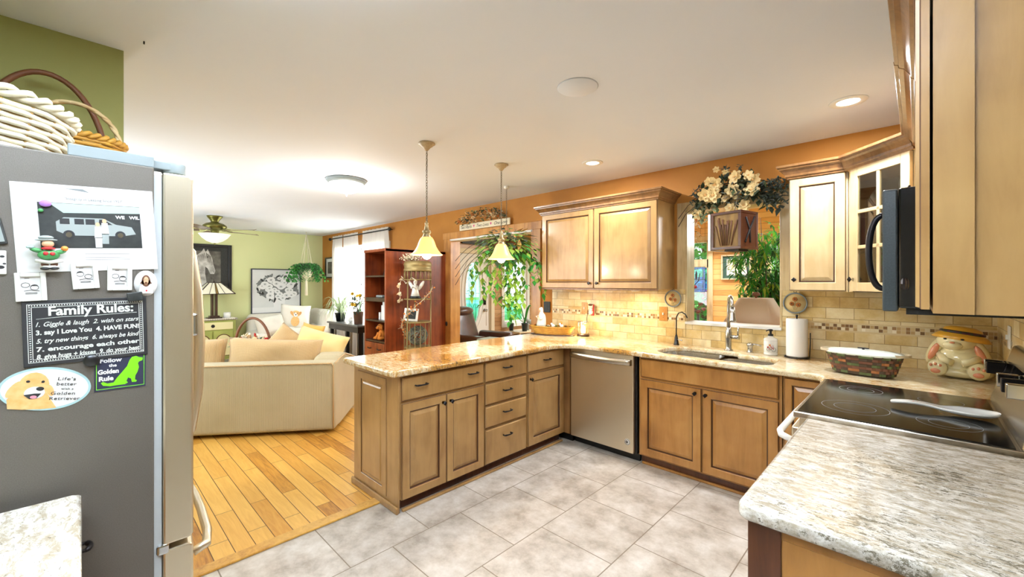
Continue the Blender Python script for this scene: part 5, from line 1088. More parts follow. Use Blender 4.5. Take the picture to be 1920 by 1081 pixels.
# ================================================================== PENDANTS, CEILING LIGHTS
mat('amber_shade', (240, 182, 110), .4, emit=(255, 190, 104), es=1.1); mat('antique', (150, 128, 84), .4, .7, noise=(30, (190, 176, 140), .3)); mat('canopy_cream', (206, 190, 156), .5, noise=(30, (150, 126, 90), .3)); mat('bronze', (120, 112, 96), .4, .6)
def pendant(loc, label):
    t = thing('pendant_light', label, 'pendant light', loc, 0, 'amber glass pendants over the peninsula')   # origin at ceiling
    mb = MB(); mb.lathe([(0, -.001), (.062, -.001), (.064, -.008), (.050, -.014), (.044, -.024), (.028, -.034), (.020, -.046), (.012, -.056), (0, -.058)], (0, 0, 0), 28); obj('canopy', mb, 'canopy_cream', t)
    mb = MB(); z = -.056; i = 0
    while z > -.585:
        n = 12; L_ = .017; pts = []
        for k in range(n):
            a = 2*pi*k/n; x, zz = .0065*cos(a), (L_*.72)*sin(a); pts.append((x, 0, z-.010+zz) if i % 2 == 0 else (0, x, z-.010+zz))
        mb.tube(pts, .0019, 5, loop=True); z -= .0205; i += 1
    mb.tube([(.004, .002, -.05), (-.004, -.003, -.3), (.003, .002, -.6)], .0016, 5)
    obj('chain', mb, 'bronze', t)
    mb = MB(); mb.lathe([(0, -.585), (.006, -.587), (.008, -.60), (.014, -.605), (.012, -.62), (.018, -.655), (.032, -.665), (.034, -.678), (.026, -.684), (.028, -.70), (.038, -.716), (.038, -.722), (0, -.722)], (0, 0, 0), 24); obj('socket_cap', mb, 'antique', t)
    mb = MB(); pr = [(.036, -.715), (.046, -.728), (.056, -.75), (.068, -.785), (.085, -.815), (.105, -.838), (.119, -.848)]; mb.lathe(pr, (0, 0, 0), 40, caps=False); s_ = obj('shade', mb, 'amber_shade', t, solid=.004)
    mb = MB(); mb.lathe([(0, -.735), (.014, -.74), (.016, -.77), (.03, -.80), (.038, -.835), (.034, -.86), (.018, -.876), (0, -.88)], (0, 0, 0), 22); obj('bulb', mb, 'bulb_glow', t)
    return t
p = pendant((-2.667, 1.82, CEIL), 'amber glass bell pendant over the peninsula, the nearer left one')
dup(p, (-2.668, 2.611, CEIL), 0, 'amber glass bell pendant over the peninsula, the farther one in front of the ivy')
for y in (1.82, 2.611): lamp('pendant_bulb', 'POINT', (-2.667, y, 1.62), 13, (1, .86, .66), .04)
def can(x, y, label):
    t = thing('recessed_light', label, 'ceiling light', (x, y, CEIL), 0, 'round recessed ceiling lights'); mb = MB(); mb.lathe([(.055, -.004), (.062, -.008), (.088, -.006), (.092, -.0005), (.055, -.0005)], (0, 0, 0), 36, caps=False); obj('trim_ring', mb, 'white_plastic', t); mb = MB(); mb.lathe([(0, -.003), (.056, -.003), (.056, -.002), (0, -.002)], (0, 0, 0), 32); obj('lens', mb, 'can_glow', t); return t
c0 = can(CANS[0][0], CANS[0][1], 'recessed ceiling light near the corner cabinet'); dup(c0, (*CANS[1], CEIL), 0, 'recessed ceiling light in front of the left wall cabinet'); 
mb = MB(); mb.lathe([(0, -.006), (.105, -.006), (.11, -.001), (0, -.001)], (0, 0, 0), 40); tag(obj('ceiling_cover', mb, 'ceiling_paint', loc=(-1.318, 1.867, CEIL)), 'round blank cover painted like the ceiling', 'cover plate')
mb = MB(); mb.tube([(0, 0, 0), (0, 0, -.012)], .003, 6); tag(obj('ceiling_hook', mb, 'ink', loc=(-2.433, .19, CEIL)), 'tiny dark hook in the ceiling by the olive wall', 'hook')
t = thing('flush_ceiling_light', 'flush white glass dome ceiling light with a grey rim', 'ceiling light', (-4.2, 1.89, CEIL))
mat('dome_glass', (250, 250, 246), .4, emit=(255, 250, 238), es=1.8, noise=(14, (225, 226, 222), .2))
mb = MB(); mb.lathe([(0, -.001), (.19, -.001), (.20, -.012), (.185, -.03), (.172, -.045), (.16, -.045)], (0, 0, 0), 40); obj('rim', mb, 'hinge_grey', t); mb = MB(); mb.lathe([(.168, -.042), (.155, -.075), (.12, -.11), (.07, -.132), (0, -.14)], (0, 0, 0), 36, caps=False); obj('dome', mb, 'dome_glass', t); mb = MB(); mb.lathe([(0, -.136), (.022, -.14), (.018, -.148), (.007, -.155), (.009, -.165), (0, -.175)], (0, 0, 0), 14); obj('finial', mb, 'hinge_grey', t)
lamp('dome_bulb', 'POINT', (-4.2, 1.89, CEIL-.25), 28, (1, .97, .9), .1)
# ================================================================== LIVING ROOM
cloth('sofa_fabric', (200, 190, 160), (182, 171, 138), ribs=(38, 'X')); cloth('cushion_cord', (208, 180, 136), (194, 163, 118), ribs=(30, 'X')); cloth('gold_pile', (222, 184, 104), (196, 150, 66)); cloth('paisley', (226, 196, 120), (238, 222, 170)); cloth('white_cloth', (232, 228, 218), (218, 212, 198)); cloth('sheer', (244, 242, 238), trans=.55)
def cushion(w, h, d, m, name, parent, loc, rot, seed=1, n=16, crumple=.012):
    random.seed(seed); mb = MB(); V = {}
    for s in (-1, 1):
        for i in range(n+1):
            for j in range(n+1):
                u, v = i/n*2-1, j/n*2-1; e = (1-u**4)*(1-v**4); x = u*w/2*(1-.05*(1-v*v)); z = v*h/2*(1-.06*(1-u*u)); y = s*d/2*(max(e, 0)**.5)
                if abs(u) < 1 and abs(v) < 1: y += s*crumple*sin(5*u+seed)*sin(4*v+seed*2)
                V[s, i, j] = V[-1, i, j] if s == 1 and (i in (0, n) or j in (0, n)) else mb.bm.verts.new((x, y, z))
    for s in (-1, 1):
        for i in range(n):
            for j in range(n):
                q = [V[s, i, j], V[s, i+1, j], V[s, i+1, j+1], V[s, i, j+1]]
                try: f = mb.bm.faces.new(q if s == -1 else q[::-1]); f.smooth = True
                except ValueError: pass
    o = obj(name, mb, m, parent); o.location = loc; o.rotation_euler = rot; return o
def pillow(w, h, d, m, loc, rot, label, seed=1, name='throw_pillow', group=None, crumple=.012):
    return tag(cushion(w, h, d, m, name, None, loc, rot, seed, crumple=crumple), label, 'pillow', group)
def rbox(mb, x0, x1, y0, y1, z0, z1): return mb.box(x0, x1, y0, y1, z0, z1)
# corduroy loveseat, seen from behind
SA = 52.6; Bc = Vector((-4.10, 1.73)); ux = Vector((cos(radians(SA)), sin(radians(SA)))); uy = Vector((-ux.y, ux.x)); O_ = Bc-ux*2.1
def SL(x, y, z): p = O_+ux*x+uy*y; return (p.x, p.y, z)
t = thing('loveseat', 'beige corduroy loveseat with its back to the kitchen', 'sofa', (O_.x, O_.y, 0), SA)
obj('back', MB().box(0, 2.10, 0, .20, .035, .70), 'sofa_fabric', t, bevel=.035, seg=4)
mb = MB(); mb.box(.2, 1.86, .2, .92, .05, .42); obj('seat_base', mb, 'sofa_fabric', t, bevel=.03, seg=3)
for x0, x1 in ((1.84, 2.10), (0, .26)):
    mb = MB(); R = []
    for y, z in ((.16, .705), (.22, .735), (.35, .75), (.6, .70), (.85, .64), (.95, .60)): R.append([(x0, y, .035), (x1, y, .035), (x1, y, z-.03), (x1-.03, y, z), (x0+.03, y, z), (x0, y, z-.03)])
    mb.loft(R, sm=False); obj('arm', mb, 'sofa_fabric', t, bevel=.02, seg=3)
mb = MB(); mb.tube([(2.085, -.003, .05), (2.085, -.003, .66), (2.07, -.003, .69), (1.8, -.003, .69), (.03, -.003, .69)], .007, 6); mb.tube([(2.101, .0, .69), (2.103, .2, .715), (2.103, .4, .72), (2.103, .6, .67), (2.103, .9, .6)], .006, 6); obj('piping', mb, 'cushion_cord', t)
for x in (.55, 1.44): cushion(.86, .66, .2, 'sofa_fabric', 'seat_cushion', t, (x, .56, .48), (pi/2, 0, 0), 3)
pillow(.92, .40, .22, 'cushion_cord', SL(1.42, .34, .70), (radians(-8), radians(3), radians(SA)), 'long striped corduroy cushion lying on top of the loveseat back', 4, 'back_cushion')
pillow(.82, .44, .22, 'cushion_cord', SL(.55, .34, .69), (radians(-8), 0, radians(SA)), 'striped corduroy cushion at the left of the loveseat, beside the fridge edge', 6, 'back_cushion')
pillow(.34, .36, .16, 'cushion_cord', SL(1.42, .60, .80), (radians(-12), radians(38), radians(SA)), 'small tan pillow with its corner up between the flowers and the fluffy pillow', 5)
pillow(.24, .44, .14, 'gold_pile', SL(1.66, .66, .80), (radians(-6), radians(12), radians(SA)), 'fluffy golden pillow standing upright on the loveseat', 9, crumple=.02)
pillow(.56, .40, .17, 'paisley', SL(1.80, .52, .76), (radians(-20), radians(14), radians(SA-10)), 'pale yellow patterned pillow leaning over the loveseat arm', 2)
# coffee table and flower basket
t = thing('coffee_table', 'low dark coffee table between the two sofas under the flower basket', 'table', (-6.15, 1.5, 0), 20); obj('top', MB().box(-.5, .5, -.32, .32, .42, .46), 'dark_oak', t, bevel=.01)
for x in (-.44, .44):
    for y in (-.27, .27): obj('leg', MB().box(x-.03, x+.03, y-.03, y+.03, 0, .42), 'dark_oak', t)
cloth('petal_red', (214, 30, 36), (170, 16, 26)); cloth('petal_white', (244, 238, 220), (230, 214, 176)); cloth('petal_peach', (232, 190, 140), (240, 214, 170)); cloth('leaf_mid', (60, 108, 62), (34, 76, 44), trans=.2); cloth('leaf_dark', (44, 66, 50), (66, 84, 62), trans=.1); cloth('leaf_ivy', (120, 168, 52), (168, 200, 84), trans=.3); cloth('leaf_green', (46, 138, 54), (84, 176, 74), trans=.3)
def flower(mb, p, r, m, mc, n=6, tilt=None):
    p = Vector(p); a = tilt or Vector((rng(-1, 1), rng(-1, 1), rng(0, 1))); a.normalize(); e1 = a.orthogonal().normalized(); e2 = a.cross(e1)
    for k in range(n):
        q = 2*pi*k/n; d = (e1*cos(q)+e2*sin(q)); c = p+d*r*.5+a*r*.12; rot = (d.to_track_quat('X', 'Z')).to_euler()
        R = Vector((0, 0, 1)); mb.sph(c, (r*.52, r*.36, r*.12), m, 7, 5, rot=Euler((a.to_track_quat('Z', 'X')).to_euler()))
    mb.sph(p+a*r*.18, r*.2, mc, 6, 4)
t = thing('flower_basket', 'brown hoop-handled basket full of red and white flowers beyond the loveseat', 'basket', (-6.05, 1.51, .461), 42)
woven('weave', t, 0, 0, .0, .20, .22, .17, .75, 1.0, 9, 'wicker_brown', .009, 18, seed=11)
mb = MB(); mb.tube([(.235*cos(pi*i/24), 0, .17+.40*sin(pi*i/24)) for i in range(25)], .016, 8); obj('handle', mb, 'wicker_brown', t)
random.seed(21); mb = MB()
for i in range(60):
    a, k = rng(0, 2*pi), sqrt(rng(0, 1)); p = (.26*k*cos(a), .20*k*sin(a), .24+.10*(1-k*k)+rng(-.02, .03)); q = i % 5
    flower(mb, p, rng(.030, .046), (0, 1, 1, 2, 0)[q], 3, 6)
for i in range(130): a, k = rng(0, 2*pi), sqrt(rng(.1, 1)); mb.leaf((.24*k*cos(a), .19*k*sin(a), .22+rng(0, .08)), (cos(a), sin(a), rng(-.1, 1)), rng(.05, .1), .03, 4)
obj('bouquet', mb, ['petal_red', 'petal_white', 'petal_peach', 'gold_fur', 'leaf_mid'], t, recalc=False)
# ---- white sofa in the corner
t = thing('sofa', 'white slipcovered sofa in the corner below the flower picture', 'sofa', (-8.62, 2.26, 0), 90)
def wl(mb): return mb
obj('base', MB().box(0, 1.42, .05, .95, .04, .40), 'white_cloth', t, bevel=.05, seg=3); obj('back', MB().box(0, 1.42, .70, .98, .10, .86), 'white_cloth', t, bevel=.10, seg=5)
obj('arm', MB().box(1.16, 1.42, .02, .93, .05, .93), 'white_cloth', t, bevel=.11, seg=5); obj('arm', MB().box(-.02, .18, .02, .93, .05, .56), 'white_cloth', t, bevel=.08, seg=4)
cushion(.92, .68, .2, 'white_cloth', 'seat_cushion', t, (.66, .38, .46), (pi/2, 0, 0), 3)
t2 = pillow(.54, .50, .17, 'white_cloth', (-8.86, 2.95, .80), (radians(-14), radians(6), radians(75)), 'white pillow printed with a sitting puppy', 5, 'puppy_pillow', crumple=.004)
mb = MB(); mb.ell(0, .05, .075, .065, -.088, 0); mb.ell(-.07, .06, .024, .045, -.089, 1, .5); mb.ell(.07, .06, .024, .045, -.089, 1, -.5); mb.ell(0, -.10, .075, .10, -.087, 0); mb.ell(0, .02, .032, .028, -.0895, 2); mb.ell(0, .03, .014, .010, -.091, 3); mb.ell(-.028, .065, .008, .009, -.0905, 3); mb.ell(.028, .065, .008, .009, -.0905, 3)
obj('puppy_print', mb, ['gold_fur', 'tan', 'paper', 'ink'], t2, recalc=False)
pillow(.5, .42, .2, 'white_cloth', (-8.80, 2.50, .66), (radians(-30), radians(-8), radians(90)), 'plump white pillow at the left end of the white sofa', 8)
mb = MB(); R = []
for i in range(12):
    y = 2.75+.75*i/11; R.append([(-8.60+.01*sin(i*1.7), y, .30), (-8.63, y, .585+.015*sin(i*2.1)), (-8.85, y, .60+.02*sin(i*1.3)), (-9.05, y, .62+.015*sin(i*2.9))])
mb.loft(R, caps=False, closed=False); tag(obj('throw_blanket', mb, 'white_cloth', solid=.012), 'white throw blanket spread over the seat of the white sofa', 'blanket')
# ---- green painted cabinet with lamp
mat('green_paint', (170, 178, 96), .5, noise=(8, (150, 160, 84), .25)); mat('cream_paint', (226, 220, 168), .5); mat('grey_trim', (150, 150, 140), .5)
t = thing('painted_cabinet', 'green and cream painted cabinet against the green wall', 'cabinet', (-9.20, 1.30, 0), 90)
obj('carcass', MB().box(0, .72, 0, .43, .04, .79), 'green_paint', t, bevel=.006); obj('top', MB().box(-.025, .745, -.025, .44, .79, .82), 'grey_trim', t, bevel=.008)
o = obj('drawer', MB().box(.05, .67, -.02, 0, .62, .755), 'cream_paint', t, bevel=.005); mb = MB(); mb.lathe([(0, 0), (.03, 0), (.03, .006), (.012, .01), (.012, .02), (0, .025)], (.36, -.02, .69), 14, 0, 'Y'); obj('knob', mb, 'knob_metal', o)
for x0 in (.05, .37):
    d = obj('door', MB().box(x0, x0+.30, -.018, 0, .10, .59), 'green_paint', t, bevel=.004)
    arch = [(x0+.04, .14), (x0+.26, .14), (x0+.26, .42)]+[(x0+.15+.11*cos(pi*i/12), .42+.11*sin(pi*i/12)) for i in range(1, 12)]+[(x0+.04, .42)]
    mb = MB(); mb.tube([(p[0], -.02, p[1]) for p in arch], .008, 6, loop=True); obj('arch_moulding', mb, 'brown', d); mb = MB(); mb.poly(arch, -.0195); obj('arch_panel', mb, 'cream_paint', d, recalc=False)
    mb = MB(); random.seed(3)
    for i in range(9): mb.ell(x0+.15+rng(-.05, .05), .38+rng(-.06, .06), .012, .012, -.0205, i % 2)
    obj('painted_flowers', mb, ['brown', 'gold_fur'], d, recalc=False)
mb = MB(); mb.box(.0-.02, .735, -.035, .3, .8205, .824); 
for i in range(20): mb.sph((-.0+.035*i+.02, -.037, .815), (.018, .003, .012), 0, 8, 5)
obj('lace_runner', mb, 'white_cloth', t)
t = thing('mission_lamp', 'dark mission style table lamp with a cream stained glass pyramid shade', 'lamp', (-9.32, 1.70, .825), 0)
mb = MB(); mb.box(-.11, .11, -.11, .11, 0, .02); mb.box(-.075, .075, -.075, .075, .02, .05); obj('base', mb, 'dark_oak', t, bevel=.005); mb = MB()
for x in (-.03, .03):
    for y in (-.03, .03): mb.box(x-.018, x+.018, y-.018, y+.018, .05, .46)
obj('column', mb, 'dark_oak', t)
mat('shade_cream', (226, 222, 200), .4, emit=(226, 220, 196), es=.15); mat('shade_amber', (150, 120, 60), .4)
b, tp, z0, z1 = .275, .09, .455, .655; faces = []
mb = MB(); R = [[(s1*b, s2*b, z0) for s1, s2 in ((-1, -1), (1, -1), (1, 1), (-1, 1))], [(s1*tp, s2*tp, z1) for s1, s2 in ((-1, -1), (1, -1), (1, 1), (-1, 1))]]; mb.loft(R, caps=False, sm=False); sh = obj('shade', mb, 'shade_cream', t, solid=.004)
mb = MB()
for (sx_, sy_) in ((-1, -1), (1, -1), (1, 1), (-1, 1)): mb.tube([(sx_*b, sy_*b, z0), (sx_*tp, sy_*tp, z1)], .009, 6)
mb.tube([(s1*b, s2*b, z0) for s1, s2 in ((-1, -1), (1, -1), (1, 1), (-1, 1))], .011, 6, loop=True); mb.tube([(s1*tp, s2*tp, z1) for s1, s2 in ((-1, -1), (1, -1), (1, 1), (-1, 1))], .012, 6, loop=True); mb.tube([(0, 0, z1), (0, 0, z1+.07)], [.012, .004], 8); mb.box(-tp, tp, -tp, tp, z1-.006, z1)
for d in (-.12, -.02, .02, .12): k = tp/b; mb.tube([(b+.004, d, z0), (tp+.004, d*k, z1)], .004, 5)
obj('shade_frame', mb, 'dark_oak', sh); mb = MB(); mb.quad([(b+.003, -.02, z0), (b+.003, .02, z0), (tp+.003, .02*tp/b, z1), (tp+.003, -.02*tp/b, z1)]); obj('amber_strip', mb, 'shade_amber', sh)
mb = MB(); mb.lathe([(0, 0), (.055, 0), (.058, .10), (.052, .10), (.05, .01), (0, .01)], (0, 0, 0), 20); o = obj('mug', mb, 'white_enamel', loc=(-9.30, 1.90, .825)); tag(o, 'white candle jar beside the mission lamp', 'jar')
# ---- pictures on the green wall
def frame_thing(y0, y1, z0, z1, wall_x, label, fm, fw, name='framed_picture'):
    t = thing(name, label, 'picture', (wall_x+.003, y0, z0), 90); W, H = y1-y0, z1-z0; mb = MB()
    for (a, b, c, d) in ((0, fw, 0, H), (W-fw, W, 0, H), (fw, W-fw, 0, fw), (fw, W-fw, H-fw, H)): mb.box(a, b, -.035, 0, c, d)
    obj('frame', mb, fm, t, bevel=.006); return t, W, H
a = PX(434, 460, 'X', XL); b = PX(434, 551, 'X', XL)
t, W, H = frame_thing(1.12, a.y, b.z, a.z, XL, 'black framed charcoal picture of a pale horse', 'black_plastic', .055)
obj('print', MB().box(.055, W-.055, -.012, -.002, .055, H-.055), 'horse_ground' if 'horse_ground' in M else 'photo_dark', t)
mat('horse_bg', (120, 116, 106), .6, noise=(7, (70, 66, 60), .15)); mat('horse_pale', (206, 204, 198), .6, noise=(12, (150, 146, 140), .15))
mb = MB(); x0, x1 = .1, W-.18; mb.poly([(x0, .12), (x1, .12), (x1, H-.13), (x0, H-.13)], -.0125, 0)
cx, cz = W*.52, H*.62
mb.poly([(cx-.26, .12), (cx-.24, cz-.1), (cx-.16, cz+.10), (cx-.04, cz+.21), (cx, cz+.28), (cx+.03, cz+.21), (cx+.06, cz+.27), (cx+.09, cz+.19), (cx+.13, cz+.10), (cx+.15, cz-.02), (cx+.18, cz-.14), (cx+.16, cz-.20), (cx+.10, cz-.20), (cx+.06, cz-.10), (cx+.02, cz-.06), (cx+.02, cz-.2), (cx+.06, .12)], -.0135, 1)
mb.ell(cx+.06, cz+.12, .013, .010, -.0145, 2); mb.ell(cx+.155, cz-.16, .010, .007, -.0145, 2)
for k in range(7): mb.poly([(cx-.18+.03*k, cz+.07+.02*k), (cx-.165+.03*k, cz+.09+.02*k), (cx-.20+.03*k, cz-.02+.01*k)], -.0142, 0)
for k in range(4): mb.poly([(cx+.03+.02*k, cz+.2-.02*k), (cx+.045+.02*k, cz+.2-.02*k), (cx+.07+.02*k, cz-.02-.01*k)], -.0142, 0)
obj('horse_drawing', mb, ['horse_bg', 'horse_pale', 'ink'], t, recalc=False)
a = PX(470, 503, 'X', XL); b = PX(470, 589, 'X', XL); c_ = PX(563, 589, 'X', XL)
t, W, H = frame_thing(a.y, c_.y, b.z, a.z, XL, 'wide thin-framed black and white painting of flowers in a vase', 'navy', .02)
mat('canvas_grey', (206, 208, 208), .7, noise=(3, (226, 228, 228), .3)); obj('canvas', MB().box(.02, W-.02, -.02, -.004, .02, H-.02), 'canvas_grey', t)
mb = MB(); random.seed(13); cx, cz = W*.55, H*.58
mb.poly([(.02, .02), (W-.02, .02), (W-.02, .13), (.02, .13)], -.0205, 3); mb.poly([(cx-.10, .09), (cx+.10, .09), (cx+.12, .36), (cx-.12, .36)], -.021, 1)
mb.ell(cx, cz, .36, .22, -.0212, 0, n=30)
for i in range(150): a_, k = rng(0, 2*pi), sqrt(rng(.2, 1)); x, z = cx+.42*k*cos(a_), cz+.27*k*sin(a_); mb.ell(x, z, rng(.02, .07), rng(.010, .024), -.0215-i*.00001, 2 if i % 4 == 0 else 0, rng(0, 3))
for i in range(38): a_, k = rng(0, 2*pi), sqrt(rng(0, 1)); x, z = cx+.34*k*cos(a_), cz-.02+.22*k*sin(a_); r = rng(.04, .08); mb.ell(x, z, r, r*.8, -.024-i*.0001, 1); mb.ell(x, z, r*.55, r*.4, -.02403-i*.0001, 4); mb.ell(x, z, r*.2, r*.16, -.02406-i*.0001, 0)
obj('flower_painting', mb, ['grey_line', 'paper', 'photo_dark', 'paper', 'canvas_grey'], t, recalc=False)
# small picture on the amber wall
a = PX(612, 483, 'Y', YW); b = PX(628, 521, 'Y', YW); t = thing('framed_picture', 'small black framed picture between the room corner and the curtain', 'picture', (a.x, YW-.003, b.z)); W, H = b.x-a.x, a.z-b.z; mb = MB()
for (q, r_, s_, u_) in ((0, .03, 0, H), (W-.03, W, 0, H), (.03, W-.03, 0, .03), (.03, W-.03, H-.03, H)): mb.box(q, r_, -.03, 0, s_, u_)
obj('frame', mb, 'black_plastic', t); obj('print', MB().box(.03, W-.03, -.012, -.002, .03, H-.03), 'canvas_grey', t); mb = MB(); mb.poly([(.12, .1), (W-.12, .1), (W-.12, H-.1), (.12, H-.1)], -.013)
for i in range(5): mb.poly([(.14+.03*i, .12), (.155+.03*i, .12), (.15+.03*i, .3)], -.0135, 1)
obj('sketch', mb, ['horse_bg', 'ink'], t, recalc=False)
# ---- curtains
t = thing('curtain_rod', 'black curtain rod with round finials above the living room window', 'curtain rod', (-9.02, 3.71, 2.41)); mb = MB(); mb.tube([(0, 0, 0), (2.44, 0, 0)], .012, 8); obj('rod', mb, 'black_plastic', t); mb = MB()
for x in (-.02, 2.46): mb.sph((x, 0, 0), .032)
obj('finials', mb, 'black_plastic', t); 
for x in (.03, 2.41): mb = MB(); mb.tube([(x, 0, 0), (x, .085, 0)], .009, 6); obj('bracket', mb, 'black_plastic', t)
def curtain(x0, x1, label, seed, flare=1.0):
    random.seed(seed); t = thing('curtain', label, 'curtain', (x0, 3.722, 0), 0, 'white sheer curtains'); w_ = x1-x0; n = 110; ph = rng(0, 6); R = []
    for k, z in enumerate((2.46, 2.425, 2.40, 2.2, 1.8, 1.2, .6, .03)):
        A = .012 if k < 3 else .020+.003*k; row = []
        for i in range(n+1):
            q = i/n; x = q*w_+(w_*.03*sin(q*7+z)); row.append((x, A*sin(q*w_*46+ph+.5*sin(q*9+z*1.1)), z))
        R.append(row)
    mb = MB(); mb.loft(R, caps=False, closed=False); obj('sheer_panel', mb, 'sheer', t, solid=.0015); return t
curtain(-8.98, -8.45, 'narrow white sheer curtain at the far left end of the rod', 1); curtain(-8.42, -7.75, 'wide white sheer curtain left of the window gap', 2); curtain(-7.62, -6.62, 'white sheer curtain hanging behind the dark bookcase', 3)
# ---- console table with plants
t = thing('console_table', 'black console table under the curtained window holding plants', 'table', (-8.06, 3.24, 0)); obj('top', MB().box(0, 1.27, 0, .42, .72, .752), 'dark_top' if 'dark_top' in M else 'dark_oak', t, bevel=.012)
obj('apron', MB().box(.04, 1.23, .03, .39, .62, .72), 'black_plastic', t)
for x in (.05, .62, 1.18):
    for y in (.04, .34):
        if x != .62 or y > .1: obj('leg', MB().box(x, x+.06, y, y+.06, 0, .62), 'black_plastic', t, bevel=.004)
def pot(t, r0, r1, h, m, name='pot'): mb = MB(); mb.lathe([(0, 0), (r0, 0), (r1, h), (r1*1.06, h), (r1*1.06, h+.012), (r1*.9, h+.012), (r1*.88, h-.01), (0, h-.012)], (0, 0, 0), 22); return obj(name, mb, m, t)
cloth('leaf_spider', (168, 196, 140), (222, 232, 200), trans=.3); mat('terracotta', (120, 84, 64), .7)
t = thing('spider_plant', 'spider plant with pale arching leaves in a dark pot on the console table', 'plant', (-7.86, 3.42, .753)); pot(t, .07, .10, .15, 'black_plastic'); mb = MB(); random.seed(31)
for i in range(70):
    a = rng(0, 2*pi); L_ = rng(.22, .46); up = rng(.1, .34); pts = [(0+.02*cos(a), .02*sin(a), .14)]
    for k in range(1, 7): q = k/6; pts.append((L_*q*cos(a), min(L_*q*sin(a), .24), .14+up*sin(pi*min(q*1.0, 1)*.8)*1.1-(.22*q**3)))
    mb.tube(pts, [.004, .008, .009, .008, .006, .004, .001], 4, flat=.25)
obj('leaves', mb, 'leaf_spider', t)
t = thing('flower_pot', 'clay pot of yellow flowers and dark leaves at the right end of the console table', 'plant', (-7.12, 3.42, .753)); pot(t, .07, .085, .20, 'terracotta'); mb = MB(); random.seed(33)
for i in range(26):
    a = rng(0, 2*pi); L_ = rng(.05, .26); h = rng(.12, .34); e = Vector((L_*cos(a), L_*sin(a)*.7, .2+h)); mb.tube([(0, 0, .18), (L_*.4*cos(a), L_*.3*sin(a), .2+h*.6), tuple(e)], .003, 4, 2)
    if i % 2: flower(mb, e, rng(.026, .04), 0, 1, 6)
    for k in range(5): mb.leaf(e*rng(.6, 1), (rng(-1, 1), rng(-1, 1), rng(-.5, .6)), rng(.06, .1), .035, 2)
obj('flowers', mb, ['petal_yellow' if 'petal_yellow' in M else 'gold_fur', 'brown', 'leaf_dark'], t, recalc=False)
mb = MB(); mb.sph((0, 0, .05), (.06, .04, .05)); mb.sph((.03, 0, .09), .03); tag(obj('white_ornament', mb, 'white_enamel', loc=(-7.42, 3.42, .753)), 'small white ornament between the two plants on the console table', 'ornament')
# ---- hanging fern
t = thing('hanging_fern', 'green fern hanging from the ceiling in a macrame cord hanger', 'plant', (-9.06, 3.23, 0)); mb = MB(); 
for k in range(4): a = pi/4+k*pi/2; mb.tube([(0, 0, 2.50), (.13*cos(a), .13*sin(a), 1.78), (.10*cos(a), .10*sin(a), 1.62), (0, 0, 1.54)], .005, 5)
mb.tube([(0, 0, 2.536), (0, 0, 2.49)], .006, 6); mb.tube([(0, 0, 1.56), (0, 0, 1.50), (0, 0, 1.22)], [.03, .022, .032], 8); obj('macrame_hanger', mb, 'wall_cream', t)
mb = MB(); mb.lathe([(0, 1.58), (.09, 1.60), (.125, 1.74), (.13, 1.78), (0, 1.77)], (0, 0, 0), 22); obj('pot', mb, 'wall_cream', t); mb = MB(); random.seed(41)
for i in range(84):
    a = rng(0, 2*pi); L_ = rng(.2, .46); up = rng(.03, .16); prev = None
    for k in range(11):
        q = k/10; p = Vector((L_*q*cos(a), min(L_*q*sin(a), .5), 1.80+up*sin(q*2.2)-.42*q*q*q)); 
        if prev is not None:
            d = (p-prev).normalized(); s = d.cross(Vector((0, 0, 1))).normalized()
            for sg in (-1, 1): mb.leaf(prev, (s*sg+d*.6+Vector((0, 0, -.2))), .085*(1-q*.6)+.02, .034, random.choice((0, 0, 1)), .25)
        prev = p
obj('fronds', mb, ['leaf_green', 'leaf_mid'], t, recalc=False)
# ---- ceiling fan
t = thing('ceiling_fan', 'brass ceiling fan with wooden blades and a frosted glass bowl light', 'ceiling fan', (-8.0, 1.47, CEIL)); mat('brass_old', (120, 116, 60), .3, .8); wood('blade_wood', (140, 116, 86), (112, 88, 62), (84, 62, 44)); mat('frost', (226, 228, 224), .5, emit=(240, 240, 230), es=.35)
mb = MB(); mb.lathe([(0, 0), (.11, 0), (.10, -.02), (.06, -.07), (.05, -.10), (.12, -.12), (.16, -.15), (.165, -.18), (.12, -.215), (.06, -.225), (.05, -.27), (.07, -.285), (0, -.285)], (0, 0, 0), 28); obj('motor_housing', mb, 'brass_old', t)
for k in range(5):
    a = radians(37+72*k); mb = MB(); R = []
    for x, w in ((.20, .045), (.26, .060), (.45, .066), (.62, .068), (.68, .055), (.70, .02)): R.append([(x, -w, -.231-.010), (x, w, -.231+.010), (x, w, -.225+.010), (x, -w, -.225-.010)])
    mb.loft(R, sm=False); bl = obj('blade', mb, 'blade_wood', t); bl.rotation_euler = (0, 0, a); mb = MB(); mb.box(.12, .26, -.02, .02, -.224, -.218); obj('blade_iron', mb, 'brass_old', bl)
mb = MB(); mb.lathe([(.215, -.285), (.205, -.295), (.17, -.345), (.11, -.395), (.04, -.425), (0, -.43)], (0, 0, 0), 32, caps=False); obj('glass_bowl', mb, 'frost', t); mb = MB(); mb.lathe([(0, -.425), (.018, -.432), (.01, -.445), (0, -.46)], (0, 0, 0), 10); obj('finial', mb, 'brass_old', t)
